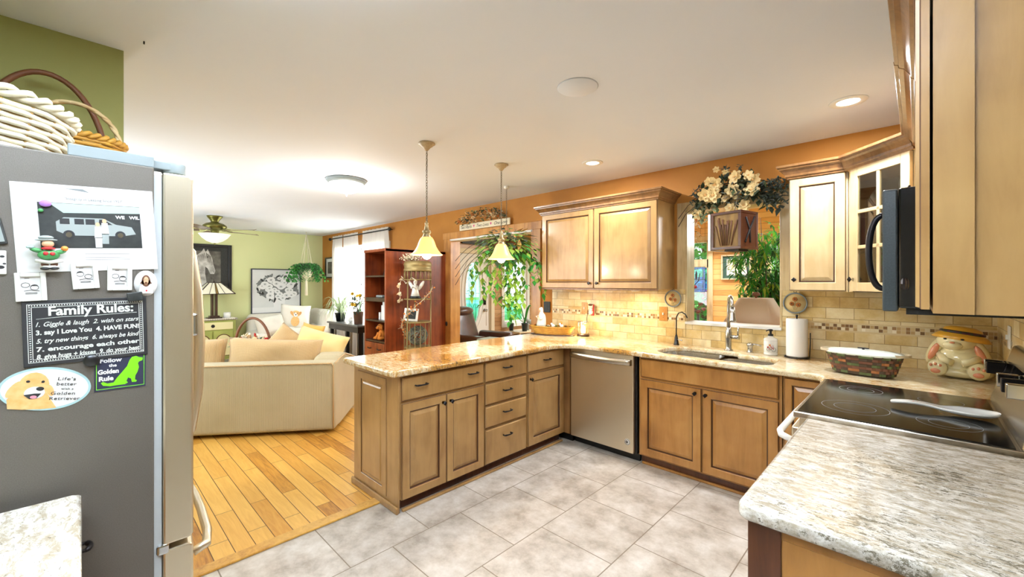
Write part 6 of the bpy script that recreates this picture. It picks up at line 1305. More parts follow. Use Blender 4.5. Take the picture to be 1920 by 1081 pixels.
# ---- bookcase
BX0, BX1, BY = -5.64, -5.05, 2.80
t = thing('bookcase', 'tall reddish brown open bookcase with drawers beside the doorway', 'bookcase', (BX0, BY, 0)); W = BX1-BX0; D = .985
mb = MB(); mb.box(0, .025, 0, D, 0, 1.935); mb.box(W-.03, W, 0, D, 0, 1.935); mb.box(.025, W-.03, .35, .37, .02, 1.93); obj('side_panels', mb, 'bookcase_wood', t, bevel=.003)
obj('top', MB().box(.0, W, -.01, D, 1.90, 1.94), 'bookcase_wood', t, bevel=.004)
SH = [1.58, 1.275, .97, .69]
for z in SH: obj('shelf', MB().box(.026, W-.031, .005, .35, z-.022-(.03 if z == 1.275 else 0), z), 'dark_oak' , t)
obj('base', MB().box(.026, W-.031, .01, .35, 0, .12), 'bookcase_wood', t)
for x0, x1 in ((.03, W/2-.006), (W/2, W-.034)):
    for z0, z1 in ((.41, .66), (.13, .40)):
        o = obj('drawer', MB().box(x0, x1, -.004, .30, z0, z1), 'bookcase_wood', t, bevel=.004); mb = MB(); xm = (x0+x1)/2; mb.tube([(xm-.05, -.004, z1-.08), (xm-.03, -.022, z1-.085), (xm+.03, -.022, z1-.085), (xm+.05, -.004, z1-.08)], .006, 6); obj('handle', mb, 'knob_metal', o)
def bk(x, y, z): return (BX0+x, BY+y, z)
o = obj('slate_plaque', MB().box(-.15, .15, -.008, .008, 0, .22), 'photo_dark', loc=bk(.28, .22, 1.581), rot=(radians(-12), 0, 0), bevel=.006); tag(o, 'dark rectangular plaque leaning on the top shelf of the bookcase', 'plaque')
t = thing('shelf_plant', 'small leafy plant on the top shelf of the bookcase', 'plant', bk(.47, .12, 1.581)); pot(t, .02, .03, .05, 'white_enamel'); mb = MB(); random.seed(5)
for i in range(30): mb.leaf((0, 0, .06), (rng(-1, 1), rng(-1, 1), rng(0, 2)), rng(.04, .08), .025, i % 2)
obj('leaves', mb, ['leaf_mid', 'petal_peach'], t, recalc=False)
t = thing('shelf_plant', 'small pot with a yellow flower on the second shelf of the bookcase', 'plant', bk(.44, .12, 1.276)); pot(t, .03, .04, .05, 'hinge_grey'); mb = MB()
for i in range(26): mb.leaf((0, 0, .06), (rng(-1, 1), rng(-1, 1), rng(0, 2)), rng(.04, .08), .025, 0)
flower(mb, (0, 0, .12), .03, 1, 1); obj('leaves', mb, ['leaf_mid', 'gold_fur'], t, recalc=False)
o = obj('ceramic_dish', MB().box(-.1, .08, -.05, .05, 0, .03), 'photo_grey', loc=bk(.25, .14, 1.276), bevel=.012); tag(o, 'low grey dish on the second shelf of the bookcase', 'dish')
for i, (x, h, w_, lab, m) in enumerate(((.24, .10, .03, 'short stack of pale cards at the left of the third shelf', 'paper'), (.31, .20, .03, 'slim white book standing on the third shelf', 'white_plastic'), (.38, .26, .10, 'grey and white photo frame on the third shelf', 'paper'))):
    tag(obj('book' if i < 2 else 'framed_photo', MB().box(-w_/2, w_/2, -.06, .06, 0, h), m, loc=bk(x+.05, .13, .971), bevel=.003), lab, 'book' if i < 2 else 'photo frame')
t = thing('plush_dog', 'orange brown sitting plush dog on the lowest shelf of the bookcase', 'toy', bk(.30, .11, .691)); mb = MB(); mb.sph((0, 0, .07), (.06, .055, .08)); mb.sph((.01, -.03, .18), (.045, .045, .045)); mb.sph((.01, -.075, .17), (.025, .025, .02))
for s in (-1, 1): mb.sph((.01+s*.045, -.03, .175), (.012, .02, .035)); mb.tube([(s*.03, -.04, .10), (s*.035, -.075, .01)], .02, 8); mb.sph((s*.06, -.05, .025), (.035, .05, .025))
obj('body', mb, 'plush_orange' if 'plush_orange' in M else 'orange', t); mb = MB(); mb.sph((.01, -.10, .178), .009); mb.sph((-.01, -.07, .20), .006); mb.sph((.03, -.07, .20), .006); obj('face', mb, 'ink', t)
mb = MB(); mb.sph((0, 0, .03), (.035, .03, .035)); mb.sph((0, -.01, .075), .02); tag(obj('white_ornament', mb, 'white_enamel', loc=bk(.47, .10, .691)), 'small white ornament beside the plush dog in the bookcase', 'ornament')
# ---- wire birdcage stand
mat('cage_gold', (150, 132, 86), .45, .5); BCX, BCY = -4.78, 3.12
t = thing('birdcage_stand', 'tall antique gold wire birdcage stand with two open shelves', 'shelf stand', (BCX, BCY, 0)); r = .175
mb = MB()
for i in range(18):
    a = 2*pi*i/18; mb.tube([(r*cos(a), r*sin(a), 1.52), (r*cos(a), r*sin(a), 1.64)], .005, 5)
for i in range(3):
    a = radians(40+120*i); mb.tube([(r*cos(a), r*sin(a), 0), (r*cos(a), r*sin(a), 1.53)], .008, 6)
for i in range(16):
    a = 2*pi*i/16; mb.tube([(r*cos(a), r*sin(a), .06), (r*cos(a), r*sin(a), .96)], .004, 5)
obj('wire_bars', mb, 'cage_gold', t)
mb = MB(); mb.lathe([(r+.004, 1.63), (r+.008, 1.635), (r+.008, 1.66), (r, 1.67), (r+.004, 1.70), (r+.01, 1.72), (r, 1.75), (r-.02, 1.765), (.0, 1.77)], (0, 0, 0), 36, caps=False)
obj('cage_top', mb, 'cage_gold', t); mb = MB()
for z in (1.52, .96, .06): mb.torus((0, 0, z), r, .008, 'Z', 30, 6)
obj('hoops', mb, 'cage_gold', t)
for z in (1.255, .955, .62): mb = MB(); mb.lathe([(0, 0), (r, 0), (r+.004, .008), (r, .016), (0, .016)], (0, 0, z), 30); obj('shelf', mb, 'cage_gold', t)
t = thing('angel_statue', 'white winged angel statue on the birdcage stand shelf', 'statue', (BCX, BCY-.04, 1.272), 30); mb = MB(); mb.lathe([(0, 0), (.075, 0), (.07, .03), (.0, .03)], (0, 0, 0), 20); obj('plinth', mb, 'black_plastic', t); mb = MB(); mb.lathe([(0, .03), (.06, .03), (.045, .09), (.035, .14), (.04, .165), (.015, .185), (.024, .20), (.026, .22), (.016, .24), (0, .243)], (0, 0, 0), 18)
mb.tube([(.03, 0, .165), (.03, -.05, .14), (0, -.055, .17)], .012, 8); mb.tube([(-.03, 0, .165), (-.03, -.05, .14), (0, -.055, .17)], .012, 8); obj('robed_figure', mb, 'white_enamel', t)
for s in (-1, 1): mb = MB(); mb.sph((s*.07, .03, .17), (.025, .012, .075), rot=Euler((0, s*.6, 0))); obj('wing', mb, 'white_enamel', t)
t = thing('framed_photo', 'white photo frame tilted on the middle shelf of the birdcage stand', 'photo frame', (BCX-.02, BCY-.10, .972), 42); W, H = .19, .17; mb = MB()
for (a, b, c, d) in ((0, .03, 0, H), (W-.03, W, 0, H), (.03, W-.03, 0, .03), (.03, W-.03, H-.03, H)): mb.box(a-W/2, b-W/2, -.012, 0, c, d)
o = obj('frame', mb, 'white_enamel', t, bevel=.003); o.rotation_euler = (radians(-12), radians(4), 0); o2 = obj('print', MB().box(-W/2+.03, W/2-.03, -.004, -.002, .03, H-.03), 'photo_dark', t); o2.rotation_euler = o.rotation_euler
t = thing('wicker_ball', 'grey green openwork wicker ball on the lowest shelf of the birdcage stand', 'ornament', (BCX, BCY, .78)); mb = MB(); random.seed(9)
for i in range(26):
    ax = Vector((rng(-1, 1), rng(-1, 1), rng(-1, 1))).normalized(); e1 = ax.orthogonal().normalized(); e2 = ax.cross(e1); mb.tube([tuple((e1*cos(2*pi*k/20)+e2*sin(2*pi*k/20))*rng(.122, .13)) for k in range(20)], .0045, 4, loop=True)
obj('woven_strands', mb, 'ball_grey' if 'ball_grey' in M else 'hinge_grey', t)
# dried flowers on top, white blossom, berry garland
t = thing('dried_flower_bunch', 'cream dried filler flowers on top of the birdcage stand', 'flowers', (BCX-.08, BCY-.06, 1.77)); mb = MB(); random.seed(12)
for i in range(150):
    a, e = rng(0, 2*pi), rng(.1, 1.3); d = Vector((cos(a)*cos(e)*1.5, sin(a)*cos(e), sin(e)*.8))*rng(.06, .14); 
    if i % 3 == 0: mb.tube([(0, 0, .01), tuple(d)], .0015, 4)
    mb.sph(d, rng(.005, .009), 1, 6, 4)
obj('sprigs', mb, ['cage_gold', 'petal_white'], t, recalc=False)
t = thing('blossom_spray', 'white and pink blossom spray trailing off the left of the birdcage stand', 'flowers', (BCX-.13, BCY-.12, 1.50)); mb = MB(); pts = [(0, 0, 0), (-.05, -.02, .02), (-.09, -.02, -.05), (-.10, -.02, -.15), (-.07, -.02, -.24)]; mb.tube(pts, .004, 5, 2)
random.seed(14)
for i in range(12): q = Vector(pts[1+i % 4])+Vector((rng(-.03, .03), rng(-.02, .02), rng(-.03, .03))); flower(mb, q, rng(.02, .032), 0 if i % 3 else 1, 1, 5)
mb.tube([(0, 0, .0), (.06, -.02, -.03), (.14, -.02, 0), (.2, -.02, .05), (.30, 0, -.0)], .006, 5, 2); obj('branch', mb, ['petal_white', 'petal_peach', 'wall_cream'], t, recalc=False)
t = thing('berry_garland', 'twig garland with orange berries spiralling down the birdcage stand', 'garland', (BCX, BCY, 0)); mb = MB(); random.seed(15); pts = []
for k in range(40): q = k/39; a = radians(35)-q*radians(230); pts.append(((r+.03)*cos(a)+rng(-.008, .008), (r+.03)*sin(a)+rng(-.008, .008), 1.42-.75*q))
mb.tube(pts, .006, 5, 0)
for p in pts:
    for j in range(2):
        d = Vector((rng(-1, 1), rng(-1, 1), rng(-1, 1)))*.045; e = Vector(p)+d; mb.tube([p, tuple(e)], .0018, 4, 0)
        if rng(0, 1) < .5: mb.sph(e, rng(.007, .014), 1, 6, 4)
obj('twigs', mb, ['strap_wood', 'orange'], t, recalc=False)
# ================================================================== DOORWAY
a = PX(863, 434, 'Y', 3.765); b = PX(957, 420, 'Y', 3.765); zb = 2.216
t = thing('wooden_sign', 'long white washed sign with script and pink hearts over the doorway', 'sign', (a.x, 3.762, zb), 0); W = b.x-a.x
obj('board', MB().box(0, W, -.012, .008, 0, .085), 'wall_cream', t, bevel=.003)
for i, s_ in enumerate(('Two Hearts', 'Two Lives', 'One Love')): text(s_, .062, 'ink', t, (.03+W*.345*i, -.0125, .022), shear=.35, fit=W*.24)
mb = MB()
for k in (.315, .655):
    x = W*k; mb.ell(x-.006, .050, .008, .010, -.0128); mb.ell(x+.006, .050, .008, .010, -.0129); mb.poly([(x-.013, .047), (x, .025), (x+.013, .047)], -.0130)
obj('hearts', mb, 'pink_heart', t, recalc=False) if 'pink_heart' in M else obj('hearts', mb, 'pink', t, recalc=False)
t = thing('floral_swag', 'arched swag of dusty green leaves and rust roses on the doorway sign', 'flowers', (a.x+W*.5, 3.73, zb+.085)); mb = MB(); random.seed(51)
for i in range(420):
    x = rng(-1, 1); h = .17*(1-x*x)**.6; p = Vector((x*W*.47, rng(-.07, .03), rng(-.005, h))); mb.leaf(p, (rng(-1, 1), rng(-1, .2), rng(-.3, 1)), rng(.03, .06), .026, random.choice((0, 0, 1, 2)))
for i in range(26): x = rng(-.95, .95); flower(mb, (x*W*.46, rng(-.08, -.05), rng(.02, .15)*(1-x*x)), rng(.018, .03), 3 if i % 2 else 2, 3, 5)
obj('foliage', mb, ['leaf_dark', 'sage', 'petal_peach', 'rust'], t, recalc=False)
mb = MB(); mb.sph((0, -.004, 0), (.022, .012, .035)); tag(obj('rocker_switch', mb, 'black_plastic', loc=(-5.02, YW-.024, .87)), 'small black oval switch on the left doorway casing', 'switch')
# hanging ivy
t = thing('hanging_ivy', 'large trailing ivy basket hanging on a chain before the doorway', 'plant', (-3.23, 3.24, 0)); mb = MB(); mb.lathe([(0, 2.536), (.03, 2.535), (.028, 2.51), (0, 2.505)], (0, 0, 0), 14); obj('ceiling_hook', mb, 'white_plastic', t); mb = MB(); z = 2.505; i = 0
while z > 2.13:
    pts = [((.006*cos(2*pi*k/10), 0) if i % 2 == 0 else (0, .006*cos(2*pi*k/10)))+(z-.010+.012*sin(2*pi*k/10),) for k in range(10)]; mb.tube(pts, .0018, 4, loop=True); z -= .02; i += 1
for k in range(3): q = 2*pi*k/3; mb.tube([(0, 0, 2.13), (.14*cos(q), .14*sin(q), 1.92)], .002, 4)
obj('chain', mb, 'bronze', t); mb = MB(); mb.lathe([(0, 1.78), (.09, 1.79), (.14, 1.90), (.145, 1.92), (0, 1.90)], (0, 0, 0), 22); obj('basket_pot', mb, 'wicker_brown', t)
mb = MB(); random.seed(52)
for i in range(520):
    a_, e = rng(0, 2*pi), rng(-.9, 1.2); d = Vector((cos(a_)*cos(e), sin(a_)*cos(e), sin(e)*.62)); p = d*rng(.1, .34)+Vector((.0, 0, 1.87)); mb.leaf(p, d+Vector((rng(-.5, .5), rng(-.5, .5), -.3)), rng(.05, .085), rng(.04, .06), random.choice((0, 0, 1, 2)), .4)
def vine(mb, ang_, out, drop, n, seed, sz=.064, mset=(0, 0, 1)):
    random.seed(seed); pts = []
    for k in range(n): q = k/(n-1); pts.append((out*min(1, q*2)**.7*cos(ang_)+.02*sin(k*1.3+seed), out*min(1, q*2)**.7*sin(ang_)+.02*cos(k*1.1), 1.86+.05*sin(q*3)-drop*q))
    mb.tube(pts, .0025, 4, 2)
    for p in pts[1:]:
        for j in range(2): mb.leaf(p, (rng(-1, 1), rng(-1, 1), rng(-1, .2)), sz*rng(.8, 1.2), sz*.75, random.choice(mset), .5)
F_ = Vector((-sin(YAW), cos(YAW))); R_ = Vector((cos(YAW), sin(YAW)))
for (dx, out, drop, n, s) in ((-1, .33, .30, 12, 1), (-1, .38, .52, 14, 2), (-.9, .26, .62, 16, 3), (1, .35, .42, 14, 4), (1, .40, .50, 14, 5), (.8, .28, .36, 12, 6), (-.2, .10, .62, 18, 7), (.1, .12, .72, 20, 8), (.25, .14, .76, 20, 9), (.0, .08, .66, 18, 10), (-.35, .15, .60, 18, 11), (.35, .16, .70, 18, 12), (.5, .2, .6, 16, 13), (-.5, .2, .46, 14, 14), (.15, .06, .80, 20, 15)):
    v = R_*dx-F_*.4*(1-abs(dx)); vine(mb, math.atan2(v.y, v.x), out, drop, n, s)
for i in range(28):
    a_ = rng(0, 2*pi); v = Vector((cos(a_), sin(a_))); mb.leaf((v.x*.1, v.y*.1, 1.95), (v.x, v.y, rng(-.1, .5)), rng(.2, .32), .05, 3, .3)
obj('foliage', mb, ['leaf_ivy', 'leaf_green', 'leaf_dark', 'sage'], t, recalc=False)
mb = MB()
for k in range(4):
    off = .02*k; P_ = []
    for q in [j/12 for j in range(13)]: P_.append(Vector((-3.23, 3.24, 0))-Vector((-3.23, 3.24, 0))+Vector((-R_.x*(.06+.50*q), -R_.y*(.06+.50*q), 1.90+.12*sin(q*1.8)*(1-.15*k)-(.30+.05*k)*q*q-off)))
    mb.tube([tuple(p) for p in P_], .0028, 4)
obj('bare_twigs', mb, 'photo_dark', t)
mb = MB()
for dx in (.0, .05): mb.leaf((R_.x*(.16+dx), R_.y*(.16+dx)-.1, 2.0-dx), (.2, -.3, -1), .13, .06, 0, .1); mb.leaf((R_.x*(.16+dx), R_.y*(.16+dx)-.1, 2.02), (.9, .3, .5), .12, .06, 0, .1)
obj('straw_bow', mb, 'tan', t, recalc=False)
# recliner and side table in the sunroom
mat('leather', (74, 54, 50), .3, noise=(6, (104, 80, 72), .3), coat=.2)
t = thing('recliner', 'dark brown leather recliner just inside the doorway', 'armchair', (-5.36, 4.78, 0), 100)
mb = MB(); mb.box(-.32, .32, -.38, .38, .10, .45); obj('seat', mb, 'leather', t, bevel=.07, seg=4); obj('base', MB().box(-.28, .28, -.3, .3, 0, .12), 'black_plastic', t)
mb = MB(); R = []
for z, y, w_, d in ((.35, .30, .34, .10), (.55, .38, .35, .12), (.8, .45, .33, .12), (.95, .49, .31, .11), (1.03, .50, .22, .07)): R.append([(w_*cos(2*pi*i/24), y+d*sin(2*pi*i/24)*(1+.1*cos(2*pi*i/12)), z) for i in range(24)])
mb.loft(R); bk_ = obj('backrest', mb, 'leather', t); mb = MB(); mb.sph((0, .44, .98), (.27, .13, .085)); obj('head_pillow', mb, 'leather', bk_)
for s in (-1, 1): mb = MB(); mb.box(s*.30, s*.46, -.38, .34, .10, .62); obj('arm', mb, 'leather', t, bevel=.06, seg=4)
t = thing('side_table', 'pale grey topped low table beside the leather recliner', 'table', (-4.58, 4.32, 0), 10); obj('top', MB().box(-.2, .2, -.16, .16, .60, .64), 'photo_sky', t, bevel=.01)
for x in (-.17, .17):
    for y in (-.13, .13): obj('leg', MB().box(x-.02, x+.02, y-.02, y+.02, 0, .60), 'hinge_grey', t)
# picture above the entry door
t, W, H = frame_thing(4.98, 5.72, 2.22, 2.52, SX0+.03, 'dark wide framed picture above the entry door', 'photo_dark', .035); obj('print', MB().box(.035, W-.035, -.02, -.01, .035, H-.035), 'horse_bg', t)
# plant stand at the side window
t = thing('wicker_side_table', 'small pale wicker table below the side window with potted plants', 'table', (-5.85, 6.32, 0)); obj('top', MB().box(-.2, .2, -.28, .28, .47, .50), 'strap_wood', t, bevel=.006)
for x in (-.17, .17):
    for y in (-.25, .25): obj('leg', MB().box(x-.015, x+.015, y-.015, y+.015, 0, .47), 'strap_wood', t)
obj('lower_shelf', MB().box(-.18, .18, -.26, .26, .26, .28), 'strap_wood', t); obj('apron', MB().box(-.185, .185, -.265, .265, .40, .42), 'strap_wood', t)
mat('pot_blue', (40, 56, 66), .3)
t = thing('strap_leaf_plant', 'long strap-leaved plant in a dark blue pot at the side window', 'plant', (-5.72, 6.26, .501)); pot(t, .05, .065, .15, 'pot_blue'); mb = MB(); random.seed(61)
for i, (a_, L_, h) in enumerate(((radians(224), .55, .16), (radians(215), .62, .22), (radians(240), .42, .26), (radians(60), .18, .34), (radians(30), .12, .30), (radians(250), .20, .36))):
    pts = [(L_*q*cos(a_), L_*q*sin(a_), .15+h*sin(min(q*2.4, pi))*1.15-.05*q*q) for q in [k/9 for k in range(10)]]; mb.tube(pts, [.012, .018, .02, .02, .019, .017, .014, .01, .006, .001], 5, flat=.2)
obj('leaves', mb, 'leaf_green', t)
t = thing('flower_pot', 'small empty dark pot left of the strap-leaved plant', 'pot', (-5.98, 6.14, .501)); pot(t, .04, .055, .14, 'pot_blue')
t = thing('pony_figurine', 'grey metal pony figurine on the wicker table', 'figurine', (-5.76, 6.50, .501), 60); mb = MB(); mb.sph((0, 0, .17), (.10, .045, .05)); mb.tube([(-.07, 0, .19), (-.12, 0, .25), (-.15, 0, .24)], [.035, .028, .02], 8)
for x in (-.07, .07):
    for y in (-.025, .025): mb.tube([(x, y, .15), (x, y, .08), (x+.005, y, 0)], [.018, .012, .012], 6)
mb.tube([(.09, 0, .19), (.12, 0, .12), (.12, 0, .05)], [.012, .01, .004], 6); obj('body', mb, 'photo_grey', t)
t = thing('white_plant', 'pale leafy plant in the corner right of the wicker table', 'plant', (-5.62, 6.85, 0)); pot(t, .09, .12, .3, 'white_enamel'); mb = MB(); random.seed(62)
for i in range(60): a_ = rng(0, 2*pi); mb.leaf((0, 0, .3+rng(0, .25)), (cos(a_), sin(a_), rng(.4, 1.6)), rng(.12, .24), .04, 0)
obj('leaves', mb, 'leaf_spider', t, recalc=False)
# ================================================================== SUNROOM SEEN THROUGH THE PASS-THROUGH
a = PX(1352, 478, 'Y', 7.17); b = PX(1408, 524, 'Y', 7.17); t = thing('framed_picture', 'green matted picture of a curled white puppy on the pine wall', 'picture', (a.x, 7.197, b.z)); W, H = b.x-a.x, a.z-b.z; mb = MB(); fw = .022
for (q, r_, s_, u_) in ((0, fw, 0, H), (W-fw, W, 0, H), (fw, W-fw, 0, fw), (fw, W-fw, H-fw, H)): mb.box(q, r_, -.03, 0, s_, u_)
obj('frame', mb, 'strap_wood', t, bevel=.003); mat('mat_green', (60, 92, 84), .7); obj('mat_board', MB().box(fw, W-fw, -.010, -.004, fw, H-fw), 'mat_green', t)
mb = MB(); x0, x1, z0, z1 = .09, W-.07, .08, H-.08; mb.poly([(x0-.01, z0-.01), (x1+.01, z0-.01), (x1+.01, z1+.01), (x0-.01, z1+.01)], -.0108, 1); mb.poly([(x0, z0), (x1, z0), (x1, z1), (x0, z1)], -.0112, 0); cx, cz = (x0+x1)/2, (z0+z1)/2
mb.poly([(x0, z0+.07), (x1, z0+.09), (x1, z1), (x0, z1)], -.0114, 3); mb.poly([(x0, z0), (x1, z0), (x1, z0+.09), (x0, z0+.07)], -.0115, 1); mb.ell(cx+.02, cz-.0, .13, .075, -.0118, 2, n=24); mb.ell(cx-.075, cz+.02, .06, .055, -.0121, 2); mb.ell(cx-.06, cz+.0, .02, .035, -.0124, 4, .3); mb.ell(cx-.105, cz+.02, .006, .006, -.0126, 5); mb.ell(cx-.115, cz-.002, .009, .006, -.0127, 5)
obj('puppy_print', mb, ['leaf_far2', 'paper', 'petal_white', 'sage', 'petal_peach', 'ink'], t, recalc=False)
# table and lamp
t = thing('lamp_table', 'low wooden table behind the pass-through under the lamp', 'table', (-1.07, 4.42, 0)); obj('top', MB().box(-.34, .34, -.3, .3, .56, .60), 'trim_pine', t, bevel=.008)
for x in (-.3, .3):
    for y in (-.26, .26): obj('leg', MB().box(x-.025, x+.025, y-.025, y+.025, 0, .56), 'trim_pine', t)
cloth('linen', (222, 208, 186), (212, 198, 176), trans=.15)
t = thing('table_lamp', 'table lamp with a wide beige linen shade behind the faucet', 'lamp', (-1.09, 4.42, .601)); mb = MB(); mb.lathe([(0, 0), (.09, 0), (.08, .02), (.03, .05), (.07, .14), (.08, .22), (.04, .34), (.015, .38), (.012, .62), (0, .62)], (0, 0, 0), 24); obj('base', mb, 'terracotta', t)
mb = MB(); R = []
def sq(h, z): return [((h if abs(c0) < 2 else 0)*math.copysign(min(1, abs(c0)**.45), c0), h*math.copysign(min(1, abs(s0)**.45), s0), z) for c0, s0 in [(cos(2*pi*i/40+.39), sin(2*pi*i/40+.39)) for i in range(40)]]
mb.loft([sq(.262, .475), sq(.13, .735)], caps=False); obj('shade', mb, 'linen', t, solid=.003); mb = MB(); mb.loft([sq(.128, .733), sq(.02, .735)], caps=False); obj('shade_top', mb, 'linen', t)
mb = MB(); mb.lathe([(0, .735), (.008, .735), (.012, .75), (.032, .758), (.034, .775), (.02, .79), (0, .792)], (0, 0, 0), 18); obj('finial', mb, 'terracotta', t)
# tall houseplant
t = thing('tall_houseplant', 'tall leafy green houseplant filling the right of the pass-through', 'plant', (-1.27, 5.75, 0)); pot(t, .13, .17, .30, 'terracotta'); mb = MB(); random.seed(71); st = MB()
for k in range(9):
    a_ = 2*pi*k/9; tip = Vector((rng(.15, .42)*cos(a_), rng(.15, .42)*sin(a_), rng(1.7, 2.3))); pts = [(.04*cos(a_), .04*sin(a_), .28), tuple(tip*.4+Vector((0, 0, .15))), tuple(tip*.75), tuple(tip)]; st.tube(pts, [.012, .010, .007, .003], 6)
    for j in range(54):
        q = rng(.28, 1.0); i0 = min(2, int(q*3)); f = q*3-i0; p = Vector(pts[i0]).lerp(Vector(pts[i0+1]), f); p += Vector((rng(-.16, .16), rng(-.16, .16), rng(-.08, .08)))
        c0 = Vector((rng(-1, 1), rng(-1, 1), rng(-.5, .5)))
        for w_ in range(6): mb.leaf(p, c0+Vector((rng(-.9, .9), rng(-.9, .9), rng(-.9, .3))), rng(.11, .18), rng(.02, .034), random.choice((0, 0, 1, 2)), .3)
obj('stems', st, 'dark_oak', t); obj('leaves', mb, ['leaf_green', 'leaf_mid', 'leaf_ivy'], t, recalc=False)
# stained glass panel
a = PX(1288, 501, 'Y', 7.12); b = PX(1322, 547, 'Y', 7.12); t = thing('stained_glass_panel', 'hanging stained glass panel with blue border and yellow bird', 'ornament', (a.x-.12, 7.12, b.z)); W, H = b.x-a.x+.12, a.z-b.z
def sg(nm, c): glass_thin(nm, c, .05)
sg('sg_blue', (.12, .45, .85, 1)); sg('sg_teal', (.35, .8, .75, 1)); sg('sg_clear', (.8, .95, .95, 1)); mb = MB()
for i, (x0, x1, z0, z1, m) in enumerate(((0, W, 0, .03, 0), (0, W, H-.03, H, 0), (W-.03, W, .03, H-.03, 0), (0, .03, .03, H-.03, 0), (.03, W*.6, .03, H*.5, 1), (W*.6, W-.03, .03, H*.6, 0), (.03, W*.5, H*.5, H-.03, 2), (W*.5, W-.03, H*.6, H-.03, 1))): mb.box(x0, x1, -.003, .003, z0, z1, m)
obj('glass_pieces', mb, ['sg_blue', 'sg_teal', 'sg_clear'], t); mb = MB()
for q in (0, .03, W-.03, W): mb.tube([(q, 0, 0), (q, 0, H)], .004, 5)
for q in (0, .03, H-.03, H, H*.5): mb.tube([(0, 0, q), (W, 0, q)], .004, 5)
mb.tube([(W*.55, 0, .05), (W*.62, 0, H*.3), (W*.75, 0, H*.45), (W*.8, 0, H*.75)], .008, 5); mb.sph((W*.66, 0, H*.66), (.018, .006, .08)); mb.tube([(0, 0, H), (0, 0, 2.16)], .002, 4); mb.tube([(W, 0, H), (W, 0, 2.16)], .002, 4); obj('leading', mb, 'ink', t)
mb = MB(); mb.sph((W*.42, -.005, H*.5), (.06, .01, .035)); mb.sph((W*.5, -.005, H*.58), (.025, .01, .022)); obj('yellow_bird', mb, 'petal_yellow', t); mb = MB()
for x, z in ((.3, .2), (.45, .12), (.62, .2), (.5, .28), (.36, .08)): mb.sph((W*x, -.005, H*z), (.03, .008, .028))
obj('red_roses', mb, 'petal_dark', t)
# hanging flowers near the left jamb
t = thing('hanging_flowers', 'white and red flower cluster hanging behind the left window jamb', 'flowers', (-1.80, 4.55, 0)); mb = MB(); mb.tube([(0, 0, 2.62), (0, 0, 2.2)], .003, 4); obj('cord', mb, 'bronze', t); mb = MB(); random.seed(81)
for i in range(70): a_, e = rng(0, 2*pi), rng(-1.4, 1.4); d = Vector((cos(a_)*cos(e)*.13, sin(a_)*cos(e)*.13, sin(e)*.2)); flower(mb, d+Vector((0, 0, 2.06)), rng(.018, .03), 0 if i % 6 else 1, 0, 5)
for i in range(80): a_, e = rng(0, 2*pi), rng(-1.4, 1.4); d = Vector((cos(a_)*cos(e)*.12, sin(a_)*cos(e)*.12, sin(e)*.19)); mb.leaf(d+Vector((0, 0, 2.06)), d, .06, .02, 2)
obj('blossoms', mb, ['petal_white', 'petal_red', 'leaf_dark'], t, recalc=False)
# ------------------------------------------------------------------ outside things
def FR(f, r, z): return (F_.x*f+R_.x*r, F_.y*f+R_.y*r, z)
t = thing('flower_planter', 'dark red flowering plant on a stand outside the sunroom window', 'plant', (-4.05, 8.6, -.345)); 
d_ = PX(1309, 560, 'Y', 8.6); t.location = (d_.x, 8.6, -.345); mb = MB(); mb.tube([(0, 0, 0), (0, 0, 1.2)], .03, 8); obj('stand', mb, 'black_plastic', t); mb = MB(); random.seed(82)
for i in range(90): a_, e = rng(0, 2*pi), rng(-1.4, 1.4); d = Vector((cos(a_)*cos(e)*.2, sin(a_)*cos(e)*.2, sin(e)*.26)); flower(mb, d+Vector((0, 0, 1.5)), rng(.03, .045), 0 if i % 3 else 1, 0, 5)
obj('blossoms', mb, ['petal_dark', 'leaf_dark'], t, recalc=False)
d_ = PX(1308, 600, 'Y', 9.4)
t = thing('patio_bench', 'black scroll-armed patio bench on the lawn', 'bench', (d_.x-.7, 9.4, -.345)); mb = MB(); mb.box(-.6, .6, -.25, .25, .55, .60); obj('seat', mb, 'black_plastic', t)
for s in (-.58, .58):
    mb = MB(); mb.tube([(s, -.2, 0), (s, -.2, .6), (s, -.22, .85), (s, -.16, .95), (s, -.1, .9)], .035, 8); mb.tube([(s, .22, 0), (s, .26, .95)], .035, 8); mb.tube([(s, -.2, .82), (s, .25, .82)], .03, 8); obj('side_frame', mb, 'black_plastic', t)
mb = MB(); mb.box(-.58, .58, .22, .26, .75, .95); obj('back_rail', mb, 'black_plastic', t)
d_ = PX(1333, 604, 'Y', 9.0); t = thing('planter_box', 'square black planter on the lawn beside the bench', 'planter', (d_.x, 9.0, -.345)); obj('box', MB().box(-.12, .12, -.12, .12, 0, 1.0), 'black_plastic', t, bevel=.01)
mat('slide_yellow', (214, 222, 110), .4); mat('pool_blue', (120, 205, 205), .4)
mb = MB(); pts = [FR(17, -.36, 1.02), FR(17, -.2, .80), FR(17, 0, .62), FR(17, .2, .50), FR(17, .42, .34), FR(17, .9, -.2)]; mb.tube(pts, .17, 12, flat=.6); mb.tube([FR(17.1, -.36, .95), FR(17.1, -.4, -.34)], .05, 8); mb.tube([FR(17.1, .9, -.2), FR(17.1, .9, -.34)], .1, 8); tag(obj('playground_slide', mb, 'slide_yellow'), 'pale yellow playground slide seen through the side window', 'slide')
mb = MB(); mb.lathe([(2.3, 0), (2.35, .75), (2.3, .8), (2.2, .75), (0, .7)], FR(23, -1.0, -.34), 48); tag(obj('above_ground_pool', mb, 'pool_blue'), 'turquoise above-ground pool behind the yellow slide', 'pool')
